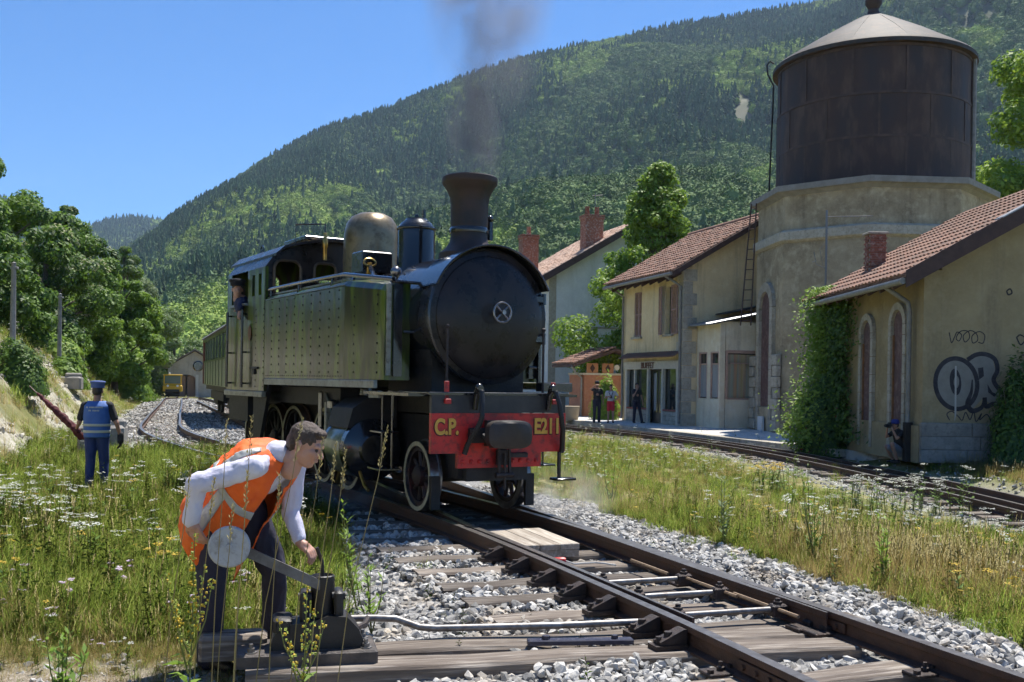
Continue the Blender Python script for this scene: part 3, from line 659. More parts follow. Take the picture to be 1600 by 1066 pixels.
tree('elder_tree', 'low lime green tree at the embankment end by the shed', (-33.0, 84, gz(-33, 84)), 5.0, 6.5, [M_LF_BRIGHT, M_LF_LIME], 8000, .2, .2, .02, seed=10, group=GT)
tree('acacia_tree', 'leafy tree low over the embankment behind the third post', (-24.2, 56, gz(-24.2, 56)), 4.6, 6.2, [M_LF_MID, M_LF_BRIGHT], 8000, .18, .2, .02, seed=11, group=GT)
tree('lilac_tree', 'dark leafy tree at the left picture edge above the bank', (-17.0, 33, gz(-17, 33)), 4.4, 4.6, [M_LF_DARK, M_LF_MID], 8000, .16, .2, .02, seed=12, group=GT)
tree('oak_tree', 'bright leafy tree visible just behind the coaches', (-33.5, 128, -1), 9.5, 7.0, [M_LF_BRIGHT, M_LF_MID], 8000, .3, .3, .05, seed=13)
for k_, (x, y, h, w, lab) in enumerate([(-31.5, 72, 6.5, 7, 'shadowy tree filling the gap below the chestnut and maple'), (-29.5, 66, 5.8, 6, 'dark undergrowth tree behind the acacia'), (-35.0, 78, 8.6, 7.5, 'dark tree under the poplars'), (-21.8, 43, 3.8, 5, 'leafy dark tree behind the two front posts'), (-38.5, 95, 8.5, 7.5, 'mid green tree beneath the second poplar')]):
    tree('woodland_tree', lab, (x, y, gz(x, y)), h, w, [M_LF_DARK, M_LF_MID], 8000, .2, .22, .02, seed=30 + k_, group=GT)
tree('lime_tree', 'bright pyramid shaped tree between white house and buffet', (7.9, 56.5, -.35), 14.6, 11.5, [M_LF_MID, M_LF_BRIGHT, M_LF_LIME], 26000, .21, .32, .05, 'cone', 14, wts=[.35, .4, .25], lobes=150)
tree('plane_tree', 'bright green tree behind the water tower at the picture edge', (27.3, 50, -.3), 21.0, 11, [M_LF_BRIGHT, M_LF_LIME, M_LF_MID], 17000, .25, .4, .1, seed=15)
tree('plane_tree', 'second leafy tree just behind the tower cornice on the far side', (24.5, 56, -.3), 14.0, 8, [M_LF_MID, M_LF_BRIGHT], 9000, .25, .4, .1, seed=16)
# ================================================================ steam locomotive
M_BLK = mat('gloss_black', (.010, .010, .012), (.018, .017, .018), 3, .16, 0, .06, 12, coat=.6, rough2=.30)
M_SMB = mat('smokebox_black', (.007, .007, .008), (.030, .022, .020), 4, .22, 0, .05, 9, rough2=.36, spec=.3)
M_UND = mat('sooty_black', (.010, .009, .009), (.024, .02, .018), 8, .6, 0, .3, 40)
M_RED = mat('beam_red', (.60, .026, .020), (.40, .020, .018), 3.5, .42, 0, .15, 30, c3=(.15, .02, .018), scale3=14)
M_GOLD = mat('gold_paint', (.75, .42, .06), (.6, .33, .05), 20, .5)
M_BRZ = mat('bronze_dome', (.20, .145, .075), (.30, .24, .15), 2.4, .34, .6, .08, 20, c3=(.13, .09, .05), scale3=9)
M_CREAM = mat('cream_rim', (.50, .46, .30), (.30, .27, .18), 12, .55)
M_VAL = mat('pale_valance_reflection', (.33, .32, .25), (.22, .20, .15), 6, .4, 0, .1, 40, c3=(.13, .11, .08), scale3=18)  # bright ground reflected in the black valances, put into a pale colour
M_BRASS = mat('brass', (.5, .33, .10), (.35, .22, .07), 14, .3, .9)
M_CHROME = mat('worn_steel', (.30, .30, .32), (.16, .15, .15), 14, .3, .9)
M_GLASS = mat('dark_glass', (.02, .025, .028), None, rough=.05, coat=1.0)
M_CHIM = mat('chimney_rust', (.040, .022, .017), (.016, .014, .014), 3.2, .55, .1, .2, 26, lo=.42, hi=.6)
M_RUBBER = mat('rubber', (.012, .012, .013), None, rough=.55)
def tank_mat():
    """black paint, green reflections put into its colour, brown streaks, varnish on wavy plate"""
    m = bpy.data.materials.new('reflection_green_varnish'); m.use_nodes = True; nt = m.node_tree; N = nt.nodes; L = nt.links; b = N['Principled BSDF']
    tc = N.new('ShaderNodeTexCoord').outputs['Object']
    def nz(s, st, d=5, dist=0.0):
        mp = N.new('ShaderNodeMapping'); mp.inputs['Scale'].default_value = st; L.new(tc, mp.inputs[0])
        t_ = N.new('ShaderNodeTexNoise'); t_.inputs['Scale'].default_value = s; t_.inputs['Detail'].default_value = d; t_.inputs['Distortion'].default_value = dist; L.new(mp.outputs[0], t_.inputs['Vector']); return t_.outputs[0]
    r1 = N.new('ShaderNodeValToRGB'); e = r1.color_ramp.elements; e[0].position = .34; e[0].color = (.010, .012, .007, 1); e[1].position = .66; e[1].color = (.06, .05, .032, 1)
    x = e.new(.48); x.color = (.022, .038, .003, 1); x = e.new(.57); x.color = (.085, .13, .004, 1)  # green bands paint in the reflected bank and trees
    L.new(nz(3.4, (1, 1.0, .20), 5, .4), r1.inputs[0])
    r2 = N.new('ShaderNodeValToRGB'); e = r2.color_ramp.elements; e[0].position = .57; e[0].color = (0, 0, 0, 1); e[1].position = .68; e[1].color = (1, 1, 1, 1); L.new(nz(9, (1, 1, .22), 6), r2.inputs[0])
    mx = N.new('ShaderNodeMix'); mx.data_type = 'RGBA'; L.new(r2.outputs[0], mx.inputs[0]); L.new(r1.outputs[0], mx.inputs[6]); mx.inputs[7].default_value = (.055, .04, .028, 1); L.new(mx.outputs[2], b.inputs['Base Color'])
    b.inputs['Roughness'].default_value = .34; b.inputs['Coat Weight'].default_value = .5; b.inputs['Coat Roughness'].default_value = .12; b.inputs['Coat IOR'].default_value = 1.55; b.inputs['Specular IOR Level'].default_value = .25
    bp = N.new('ShaderNodeBump'); bp.inputs['Strength'].default_value = .22; bp.inputs['Distance'].default_value = .03; L.new(nz(3.2, (1, 1.6, .35), 2), bp.inputs['Height'])
    L.new(bp.outputs[0], b.inputs['Normal']); L.new(bp.outputs[0], b.inputs['Coat Normal']); return m
M_TANK = tank_mat()
LOCO_A = R(31.4)
lo = empty('steam_locomotive', (-.33, 11.16, 0), LOCO_A)
tag(lo, 'black steam tank locomotive with red buffer beam and side tanks coloured with green reflections', 'locomotive')
BZ = 2.08
def arc_pts(r, a0, a1, n, y, cz=BZ, cx=0): return [(cx + r * math.sin(a0 + (a1 - a0) * i / n), y, cz + r * math.cos(a0 + (a1 - a0) * i / n)) for i in range(n + 1)]
# boiler, smokebox
mb = MB(); mb.lathe([(.66, -4.3), (.66, -.9), (.665, -.85)], 48, (0, 0, BZ), 'Y'); boiler = mb.build('boiler', M_BLK, lo, 40)
for yy in (1.25, 2.1, 2.95, 3.8):
    mb = MB(); mb.lathe([(.655, -yy - .03), (.672, -yy - .03), (.672, -yy + .03), (.655, -yy + .03)], 48, (0, 0, BZ), 'Y'); mb.build('boiler_band', M_BLK, boiler, 30)
mb = MB(); mb.lathe([(.70, -1.12), (.715, -1.1), (.715, .06), (.735, .07), (.735, .13), (.70, .15)], 56, (0, 0, BZ), 'Y'); sb = mb.build('smokebox', M_BLK, lo, 30)
mb = MB()
for yy in (.02, .95):
    for i in range(-6, 7):
        a = i * R(11); p = Vector((.717 * math.sin(a), yy, BZ + .717 * math.cos(a))); mb.ball(p, .013, 6, 4)
mb.build('rivet', M_BLK, sb, 60)
mb = MB(); mb.lathe([(.715, .151), (.69, .156), (.66, .165), (.655, .18), (.61, .205), (.5, .24), (.38, .265), (.2, .285), (.06, .29), (0, .29)], 56, (0, 0, BZ - .01), 'Y'); door = mb.build('smokebox_door', M_SMB, lo, 30)
mb = MB(); mb.tube([(.105 * math.cos(a), -.42, BZ + .03 + .105 * math.sin(a)) for a in np.linspace(0, 2 * math.pi, 25)], .012, 8)
for a in (R(45), R(135), R(225), R(315)): mb.tube([(0, -.42, BZ + .03), (.1 * math.cos(a), -.42, BZ + .03 + .1 * math.sin(a))], .010, 6)
mb.cyl((0, -.33, BZ + .03), (0, -.46, BZ + .03), .024, n=10); mb.build('hand_wheel', M_CHROME, door, 40)
for s_ in (-.22, .22): 
    mb = MB(); mb.cbox((.60, -.18, BZ + s_), (.16, .05, .07), .01); mb.cyl((.67, -.19, BZ + s_ - .06), (.67, -.19, BZ + s_ + .06), .025, n=8); mb.build('hinge', M_BLK, door, 40)
# rain strip over the smokebox front
mb = MB(); o_ = arc_pts(.755, R(-66), R(66), 30, -.24); i_ = arc_pts(.735, R(-66), R(66), 30, .30)
vs = o_ + i_; n_ = len(o_); mb.add(vs, [(i, i + 1, n_ + i + 1, n_ + i) for i in range(n_ - 1)]); mb.add([(x, y, z + .012) for x, y, z in vs], [(i, i + 1, n_ + i + 1, n_ + i) for i in range(n_ - 1)])
mb.tube(arc_pts(.757, R(-66), R(66), 30, -.245), .013, 6); mb.build('rain_strip', M_BLK, lo, 40)
# smokebox saddle and filling below the boiler
mb = MB(); mb.box((0, .62, 1.28), (1.15, 1.1, .5)); mb.prism([(-.57, .05, 1.5), (-.66, .05, 1.95), (.66, .05, 1.95), (.57, .05, 1.5)], (0, 1.0, 0)); mb.build('saddle', M_UND, lo)
# chimney
mb = MB(); mb.lathe([(.34, 2.62), (.335, 2.80), (.26, 2.86), (.215, 2.93), (.205, 3.0), (.212, 3.35), (.222, 3.43), (.262, 3.52), (.305, 3.575), (.312, 3.60), (.31, 3.645), (.29, 3.66), (.22, 3.655), (.20, 3.3)], 40, (0, .34, 0)); ch = mb.build('chimney', M_CHIM, lo, 35)
mb = MB(); mb.lathe([(.22, 3.03), (.222, 3.05), (.222, 3.07), (.21, 3.09)], 36, (0, .34, 0)); mb.build('band', M_BLK, ch, 40)
mb = MB(); mb.cbox((.26, .34, 3.08), (.06, .09, .22), .012); mb.cyl((.22, .34, 3.02), (.30, .34, 3.02), .03, n=10); mb.ball((.27, .34, 3.22), .04); mb.build('cock', M_BLK, ch, 40)
# steam dome in front: black with a lid, and the big bronze dome behind it
mb = MB(); mb.lathe([(.30, 2.62), (.26, 2.70), (.235, 2.76), (.232, 3.18), (.225, 3.25), (.19, 3.31), (.14, 3.345), (.13, 3.365), (.06, 3.375), (0, 3.375)], 36, (0, 1.68, 0)); d1 = mb.build('sand_dome', M_BLK, lo, 40)
mb = MB(); mb.lathe([(.235, 3.22), (.243, 3.23), (.243, 3.25), (.235, 3.26)], 36, (0, 1.68, 0)); mb.lathe([(.025, 3.37), (.03, 3.39), (.018, 3.42), (0, 3.425)], 10, (0, 1.68, 0)); mb.cyl((.06, 1.60, 3.27), (.06, 1.60, 3.47), .022, n=8); mb.cbox((.06, 1.57, 3.30), (.06, .10, .08), .01); mb.build('lid', M_BLK, d1, 40)
mb = MB(); mb.lathe([(.46, 2.58), (.40, 2.66), (.375, 2.74), (.372, 3.22), (.365, 3.34), (.335, 3.46), (.27, 3.555), (.17, 3.605), (.08, 3.62), (0, 3.622)], 44, (0, 3.05, 0)); mb.build('steam_dome', M_BRZ, lo, 45)
mb = MB(); mb.cbox((-.30, 2.33, 2.86), (.42, .34, .26), .015); mb.build('turret_box', M_BLK, lo)
mb = MB(); mb.tube([(-.42 + .08 * math.cos(a), 2.12 + .02 * math.sin(a), 2.84 + .05 * math.sin(a)) for a in np.linspace(0, 6.28, 17)], .014, 6); mb.cyl((-.42, 2.15, 2.70), (-.42, 2.12, 2.84), .03, n=8); mb.build('brass_valve', M_BRASS, lo, 40)
mb = MB(); mb.tube([(-.40, 2.16, 2.80), (-.50, 1.9, 2.74), (-.58, 1.6, 2.60), (-.64, 1.2, 2.50), (-.67, .9, 2.42)], .028, 8); mb.tube([(-.5, 2.4, 2.72), (-.6, 2.2, 2.64), (-.72, 2.0, 2.5)], .022, 8); mb.build('feed_pipe', M_BLK, lo, 40)
mb = MB(); mb.tube([(-.66, .85, 2.40), (-.78, .62, 2.50), (-.84, .40, 2.56)], [.035, .04, .05], 10); mb.tube([(-.86, .42, 2.46), (-.86, .42, 2.62)], .03, 8); mb.ball((-.86, .40, 2.55), .06); mb.build('clack_valve', M_CHROME, lo, 40)
# ---- side tanks
def tank(sx):
    mb = MB(); X = sx * 1.10; pts = [(sx * .70, 1.38), (X, 1.38), (X, 2.44), (sx * (1.06), 2.50), (sx * .70, 2.55)]
    secs = [(4.12, 0, 0), (1.25, 0, 0), (.42, -.085, -.09), (.36, -.10, -.11)]; n_ = len(pts)
    vs = []
    for (yy, dx, dz) in secs:
        for k_, (x, z) in enumerate(pts): vs.append((x + (sx * dx if k_ in (1, 2, 3) else 0), yy, z + (dz if k_ >= 2 else 0)))
    fs = [(j * n_ + i, j * n_ + (i + 1) % n_, (j + 1) * n_ + (i + 1) % n_, (j + 1) * n_ + i) for j in range(3) for i in range(n_)] + [tuple(range(n_)), tuple(range(3 * n_, 4 * n_))]
    mb.add(vs, fs); t_ = mb.build('side_tank', M_TANK, lo)
    mb = MB()
    for yy in np.arange(1.42, 4.1, .30):
        for zz in np.arange(1.46, 2.42, .105): mb.ball((X, yy, zz), (.010, .012, .012), 6, 4)
    for yy in np.arange(1.32, 4.1, .085): mb.ball((X, yy, 1.415), (.007, .009, .009), 5, 3)
    for zz in np.arange(1.46, 2.36, .105): mb.ball((sx * 1.075, 1.02, zz), (.010, .012, .012), 6, 4); mb.ball((sx * 1.025, .5, zz), (.010, .012, .012), 6, 4)
    mb.build('rivet', M_UND, t_, 60)
    mb = MB(); mb.box((X * .997, 2.68, 2.455), (.012, 2.86, .012)); mb.box((sx * 1.02, 2.68, 2.53), (.03, 2.84, .02)); mb.build('top_bead', M_CHROME, t_)
    mb = MB(); mb.tube([(sx * 1.06, 4.14, 2.60), (sx * 1.06, 2.9, 2.60), (sx * 1.06, 1.7, 2.59), (sx * 1.055, 1.35, 2.585), (sx * 1.0, .9, 2.53), (sx * .93, .30, 2.46)], .024, 8)
    for yy, zz in ((4.0, 2.6), (2.9, 2.6), (1.75, 2.59)): mb.cyl((sx * 1.06, yy, 2.47), (sx * 1.06, yy, zz), .018, n=8)
    mb.build('handrail', M_BLK, t_, 40)
    mb = MB(); mb.cbox((sx * 1.10, 2.2, 1.335), (.05, 3.70, .085), .008); mb.build('valance', M_VAL, t_)
    # dark column and pale corner strip on the tank front
    mb = MB(); mb.box((sx * .96, .35, 1.92), (.05, .03, .98)); mb.build('corner_strip', M_VAL, t_)
    mb = MB(); mb.box((sx * .86, .34, 1.92), (.10, .04, 1.0)); mb.build('front_post', M_BLK, t_)
    mb = MB(); mb.tube([(sx * .8, .30, 1.9), (sx * .66, .28, 1.9)], .014, 6); mb.build('hand_grip', M_CHROME, t_, 40)
    return t_
tank(-1); tank(1)
# ---- cab
cab = empty('cab', (0, 0, 0), 0, lo)
M_CABIN = mat('cab_inside', (.02, .018, .016), (.05, .04, .03), 6, .8)
def cab_side(sx):
    X = sx * 1.10; ix = sx * 1.06
    mb = MB()
    def panel(y0, y1, z0, z1, top_in=0): mb.box(((X + ix) / 2, (y0 + y1) / 2, (z0 + z1) / 2), (abs(X - ix), y1 - y0, z1 - z0))
    panel(4.125, 5.95, 1.2, 2.42)                                   # lower sheet
    panel(4.125, 4.30, 2.42, 2.92); panel(4.42, 4.60, 2.42, 2.92); panel(4.72, 4.92, 2.42, 2.92); panel(5.72, 5.95, 2.42, 2.92)
    panel(4.30, 4.42, 2.42, 2.54); panel(4.30, 4.42, 2.84, 2.92); panel(4.60, 4.72, 2.42, 2.54); panel(4.60, 4.72, 2.84, 2.92)
    o = mb.build('cab_side', M_TANK, cab); mb = MB()
    mb.add([(X, 4.125, 2.92), (X, 5.95, 2.92), (sx * .93, 5.95, 3.16), (sx * .93, 4.125, 3.16), (ix, 4.125, 2.92), (ix, 5.95, 2.92), (sx * .90, 5.95, 3.14), (sx * .90, 4.125, 3.14)], [(0, 1, 2, 3), (4, 7, 6, 5), (0, 4, 5, 1), (3, 2, 6, 7), (0, 3, 7, 4), (1, 5, 6, 2)])
    mb.build('cab_header', M_SMB, o)
    mb = MB()
    for yy in (4.17, 4.52, 5.90):
        for zz in np.arange(1.26, 2.4, .09): mb.ball((X, yy, zz), (.009, .011, .011), 5, 3)
    mb.build('rivet', M_UND, o, 60)
    mb = MB(); mb.box((X, 5.32, 2.44), (.09, .82, .035)); mb.build('arm_rest', M_CHROME, o)
    mb = MB()
    for yy in (4.95, 5.70): mb.tube([(sx * 1.17, yy, 1.24), (sx * 1.17, yy, 2.36)], .02, 8)
    for yy in (4.95, 5.70):
        for zz in (1.3, 1.75, 2.3): mb.tube([(sx * 1.08, yy, zz), (sx * 1.18, yy, zz)], .014, 6)
    mb.build('grab_rail', M_BLK, o, 40)
    for yy in (4.55,):
        mb = MB(); mb.cbox((X, yy, 1.52), (.05, .36, .03), .005); mb.box((X, yy, 1.48), (.04, .1, .1)); mb.build('step_bracket', M_UND, o)
    mb = MB(); mb.lathe([(.07, 0), (.075, .012), (0, .012)], 20, (X, 4.78, 2.02), 'X', Matrix.Diagonal((sx, 1, 1.5))); mb.build('number_plate', mat('bronze_plate', (.16, .07, .035), None, rough=.5, metal=.3), o, 40)
    mb = MB(); mb.cbox((X, 5.05, 1.155), (.06, 1.85, .075), .008); mb.build('valance', M_VAL, o)
cab_side(-1); cab_side(1)
# front sheet with two round-cornered windows each side
def rr_hole_sheet(x0, x1, z0, z1, holes, y, th, ztop):
    """sheet built as strips between columns, leaving the openings free"""
    mb = MB(); xs = sorted({x0, x1, *[h[0] for h in holes], *[h[1] for h in holes]})
    for a, b_ in zip(xs[:-1], xs[1:]):
        hs = [h for h in holes if h[0] <= a + 1e-6 and h[1] >= b_ - 1e-6]; zt = lambda x: ztop(x)
        segs = [(z0, None)] if not hs else [(z0, hs[0][2]), (hs[0][3], None)]
        for (s0, s1) in segs:
            za, zb = (zt(a), zt(b_)) if s1 is None else (s1, s1)
            mb.prism([(a, y, s0), (b_, y, s0), (b_, y, zb), (a, y, za)], (0, th, 0))
    return mb
roofz = lambda x: 3.16 + .16 * (1 - min(1, (abs(x) / .93)) ** 2) if abs(x) <= .93 else 2.92 + (1.10 - abs(x)) / .17 * .24
holes = [(-.98, -.60, 2.50, 3.02), (.60, .98, 2.50, 3.02), (-.40, -.08, 2.72, 3.02), (.08, .40, 2.72, 3.02)]
for yy, nm in ((4.13, 'cab_front'), (5.90, 'cab_back')):
    hs = holes if yy < 5 else [(-.62, -.30, 2.55, 2.98), (.30, .62, 2.55, 2.98)]
    mb = rr_hole_sheet(-1.10, 1.10, 1.2, 3.2, hs + [(-1.0, -.99, 0, 0)][:0], yy, .03, roofz); fr = mb.build(nm, M_SMB if yy < 5 else M_TANK, cab)
    for (a, b_, z0, z1) in hs:
        cx, cz, hx, hz = (a + b_) / 2, (z0 + z1) / 2, (b_ - a) / 2, (z1 - z0) / 2; rc = min(hx, hz) * .62
        pts = []
        for (qx, qz, a0) in ((1, 1, 0), (-1, 1, 90), (-1, -1, 180), (1, -1, 270)):
            for k_ in range(6): an = R(a0 + 18 * k_); pts.append((cx + qx * (hx - rc) + rc * math.cos(an), cz + qz * (hz - rc) + rc * math.sin(an)))
        # corner fillets so that the opening is rounded
        mb = MB()
        for ci, (qx, qz) in enumerate(((1, 1), (-1, 1), (-1, -1), (1, -1))):
            cp_ = pts[ci * 6:ci * 6 + 6]; poly = [(cx + qx * hx, yy + .005, cz + qz * hz)] + [(x, yy + .005, z) for x, z in cp_]; mb.prism(poly, (0, .02, 0))
        mb.build('window_fillet', M_SMB, fr)
        mb = MB(); mb.tube([(x, yy - .012, z) for x, z in pts + pts[:1]], .022, 6); mb.build('window_frame', mat('dull_brass', (.14, .09, .05), (.07, .05, .035), 20, .5, .5), fr, 40)
# roof
mb = MB(); xs = np.linspace(-1.0, 1.0, 17); top = [(x, roofz(x) + .035 if abs(x) < .93 else 3.10) for x in xs]
ring = [(x, z) for x, z in top] + [(x, z - .035) for x, z in top[::-1]]
mb.prism([(x, 3.98, z) for x, z in ring], (0, 2.16, 0)); rf = mb.build('roof', M_SMB, cab, 30)
mb = MB(); mb.cbox((.02, 4.75, 3.40), (1.0, .9, .05), .01); mb.box((.02, 4.75, 3.35), (.86, .76, .06)); mb.build('roof_vent', M_BLK, rf)
mb = MB(); mb.tube([(-.72, 5.55, 3.22), (-.72, 5.55, 3.34), (-.72, 5.49, 3.38), (-.72, 5.43, 3.34), (-.72, 5.43, 3.22)], .014, 6); mb.build('lifting_eye', M_BLK, rf, 40)
mb = MB(); mb.lathe([(.03, 3.05), (.03, 3.22), (.042, 3.24), (.042, 3.34), (.028, 3.36), (.028, 3.43), (0, 3.44)], 14, (-.30, 3.98, 0)); wh = mb.build('whistle', M_BRASS, lo, 40)
mb = MB(); mb.tube([(-.30, 3.98, 3.40), (-.30, 3.98, 3.56), (-.36, 4.05, 3.56), (-.62, 4.3, 3.56)], .012, 6); mb.tube([(-.62, 4.3, 3.56), (-.62, 4.3, 3.25)], .006, 5); mb.build('whistle_lever', M_BLK, wh, 40)
# bunker behind the cab, cab floor and backhead so that the cab is not hollow
mb = MB(); mb.box((0, 5.0, 1.26), (2.05, 1.7, .06)); mb.build('cab_floor', M_UND, cab)
mb = MB(); mb.lathe([(.70, -4.6), (.70, -4.1)], 32, (0, 0, 2.0), 'Y'); mb.cbox((-.25, 4.62, 2.25), (.3, .1, .12), .01); mb.tube([(-.3, 4.7, 2.3), (.3, 4.7, 2.5)], .02, 6); mb.build('backhead', M_UND, lo)
# handrail on the tank top in front of the cab
mb = MB(); mb.tube([(-.93, .34, 2.44), (-.6, .2, 2.42), (-.55, .1, 2.40)], .02, 6); mb.build('front_rail', M_BLK, lo, 40)
# ---- rear frame, wheels and motion
mb = MB(); mb.box((0, 3.9, .78), (.86, 6.4, .55)); mb.box((0, 4.4, 1.16), (1.7, 4.9, .22)); mb.box((-.93, 5.45, .96), (.26, .95, .42)); mb.box((.93, 5.45, .96), (.26, .95, .42)); mb.build('main_frame', M_UND, lo)
mb = MB(); mb.prism([(-1.05, 4.05, 1.30), (-1.05, 4.75, 1.20), (-1.05, 4.75, .5), (-1.05, 4.45, .5)], (.05, 0, 0)); mb.build('frame_bracket', M_UND, lo)
PHI = R(-3.5); PIV = Vector((0, 2.5, 0))
def front(o):
    o.rotation_euler = (0, 0, PHI); o.location = PIV - Matrix.Rotation(PHI, 3, 'Z') @ PIV; return o
def wheel(sx, y, r, red=False, fr=False):
    w = empty('wheel', (0, 0, 0), 0, lo)
    c = (sx * .52, y, r)
    def lat(prof, n=40): m_ = MB(); m_.lathe(prof, n, c, 'X', Matrix.Diagonal((sx, 1, 1)), True); return m_
    lat([(r + .022, -.055), (r + .022, -.03), (r, -.025), (r - .004, .065), (r - .05, .067), (r - .055, -.055)]).build('tyre', M_CHROME if red else M_RAIL, w, 35)
    lat([(r - .05, .040), (r - .006, .068), (r - .004, .072), (r - .05, .072)]).build('rim', M_CREAM, w, 35)
    m_ = MB(); m_.lathe([(r - .05, -.04), (r - .05, .04), (r - .10, .045), (r - .10, -.045)], 40, c, 'X', Matrix.Diagonal((sx, 1, 1)), True)
    for k_ in range(10):
        a = 2 * math.pi * k_ / 10; m_.tube([(c[0], c[1] + .08 * math.cos(a), c[2] + .08 * math.sin(a)), (c[0], c[1] + (r - .06) * math.cos(a), c[2] + (r - .06) * math.sin(a))], [.028, .02], 6)
    m_.lathe([(0, -.06), (.11, -.06), (.11, .07), (.06, .10), (0, .10)], 20, c, 'X', Matrix.Diagonal((sx, 1, 1))); m_.build('wheel_centre', mat('wheel_dark', (.030, .018, .018), (.10, .02, .018), 5, .6, lo=.55, hi=.7) if red else M_UND, w, 40)
    if fr: front(w)
    return w
for sx in (-1, 1):
    wheel(sx, 0.02, .37, True, True)
    for yy in (2.25, 3.25): wheel(sx, yy, .50, False, True)
    for yy in (4.35, 5.25, 6.15): wheel(sx, yy, .50)
def axle(y, r, fr): m_ = MB(); m_.cyl((-.5, y, r), (.5, y, r), .07, n=12); o = m_.build('axle', M_UND, lo, 40); return front(o) if fr else o
for yy, r_, f_ in ((.02, .37, 1), (2.25, .5, 1), (3.25, .5, 1), (4.35, .5, 0), (5.25, .5, 0)): axle(yy, r_, f_)
for sx in (-1, 1):
    mb = MB(); mb.cbox((sx * .70, 2.75, .44), (.05, 1.15, .10), .01); mb.cyl((sx * .66, 2.25, .44), (sx * .76, 2.25, .44), .06, n=10); mb.cyl((sx * .66, 3.25, .44), (sx * .76, 3.25, .44), .06, n=10); front(mb.build('coupling_rod', M_CHROME, lo, 40))
    mb = MB(); mb.cbox((sx * .68, 4.8, .44), (.05, 2.0, .10), .01); mb.build('coupling_rod', M_CHROME, lo)
    mb = MB(); mb.tube([(sx * .80, 1.55, .62), (sx * .80, 3.2, .46)], .035, 8); front(mb.build('connecting_rod', M_CHROME, lo, 40))
    mb = MB(); mb.cbox((sx * .82, 1.95, .76), (.06, .7, .05), .008); mb.cbox((sx * .82, 1.95, .50), (.06, .7, .05), .008); mb.cbox((sx * .82, 2.05, .63), (.10, .2, .2), .02); mb.cbox((sx * .84, 2.28, .8), (.09, .07, .6), .01); front(mb.build('crosshead_guides', M_VAL, lo))
    mb = MB(); mb.tube([(sx * .86, 2.3, 1.2), (sx * .86, 2.05, .95), (sx * .86, 1.75, .85)], .02, 6); mb.cbox((sx * .86, 2.55, 1.0), (.04, .09, .45), .02); mb.tube([(sx * .86, 2.55, .85), (sx * .86, 3.2, .62)], .018, 6); mb.cbox((sx * .88, 2.0, 1.08), (.1, .16, .1), .02); front(mb.build('valve_gear', M_CHROME, lo, 40))
    # low-pressure cylinder of the front unit
    mb = MB(); mb.lathe([(0, -1.62), (.30, -1.62), (.335, -1.60), (.335, -.86), (.345, -.85), (.345, -.80), (.31, -.78), (.18, -.74), (.16, -.71), (0, -.71)], 36, (sx * .80, 0, .60), 'Y'); cy = front(mb.build('cylinder', M_BLK, lo, 35))
    mb = MB(); mb.prism([(sx * .5, .84, .84), (sx * 1.08, .84, .84), (sx * 1.02, .84, 1.06), (sx * .86, .84, 1.17), (sx * .5, .84, 1.2)], (0, .72, 0)); mb.build('valve_chest', M_UND, cy, 30)
    mb = MB(); mb.lathe([(.336, -1.50), (.339, -1.49), (.339, -.97), (.336, -.96)], 36, (sx * .80, 0, .60), 'Y', None, True); mb.build('jacket', mat('jacket_grey', (.20, .22, .16), (.10, .11, .08), 7, .3, .2, coat=.5), cy, 35)
    mb = MB(); mb.tube([(sx * .95, .78, .36), (sx * .95, .62, .22), (sx * .95, .5, .18)], .02, 6); mb.tube([(sx * .92, 1.55, .30), (sx * .92, 1.65, .16)], .03, 6); mb.build('drain_cock', M_BRASS, cy, 40)
    mb = MB(); mb.tube([(sx * .62, .95, 1.95), (sx * .88, .95, 1.7), (sx * .93, .95, 1.2)], .09, 10); mb.build('steam_pipe', M_BLK, lo, 40)
    # driving footplate valance at the front unit, steps
    mb = MB(); mb.cbox((sx * .93, .38, 1.225), (.05, .30, .075), .006); front(mb.build('footplate_edge', M_VAL, lo))
    mb = MB(); mb.box((sx * .80, .0, 1.24), (.34, 1.3, .03)); front(mb.build('footplate', M_BLK, lo))
    mb = MB(); mb.tube([(sx * .90, -.05, .46), (sx * .90, -.05, 1.22)], .012, 6); mb.tube([(sx * .90, .24, .46), (sx * .90, .24, 1.22)], .012, 6); mb.cbox((sx * .93, .095, .455), (.24, .36, .02), .004); mb.cbox((sx * .93, .095, .84), (.2, .34, .02), .004); front(mb.build('step', M_BLK, lo, 40))
# front frame of the articulated unit
mb = MB(); mb.box((0, .9, .70), (.80, 3.0, .62)); mb.box((0, 1.9, .92), (1.3, 1.4, .45)); front(mb.build('front_frame', M_UND, lo))
mb = MB(); mb.cbox((0, -.20, 1.255), (1.60, 1.12, .03), .006); front(mb.build('front_platform', M_BLK, lo))
mb = MB(); mb.box((0, -.725, 1.155), (1.53, .05, .185)); front(mb.build('upper_beam', mat('beam_black', (.022, .021, .023), (.045, .04, .04), 7, .42, 0, .15, 30), lo))
mb = MB(); mb.prism([(-.765, -.76, .66), (-.475, -.76, .66), (-.475, -.76, .51), (.475, -.76, .51), (.475, -.76, .66), (.765, -.76, .66), (.765, -.76, 1.06), (-.765, -.76, 1.06)], (0, .06, 0)); beam = front(mb.build('buffer_beam', M_RED, lo))
mb = MB()
for i in range(10):
    x = -.42 + .093 * i
    if abs(x) > .1: mb.lathe([(.024, 0), (.022, .016), (.012, .024), (0, .024)], 8, (x, -.76, .575), 'Y')
mb.build('bolt', M_RED, beam, 40)
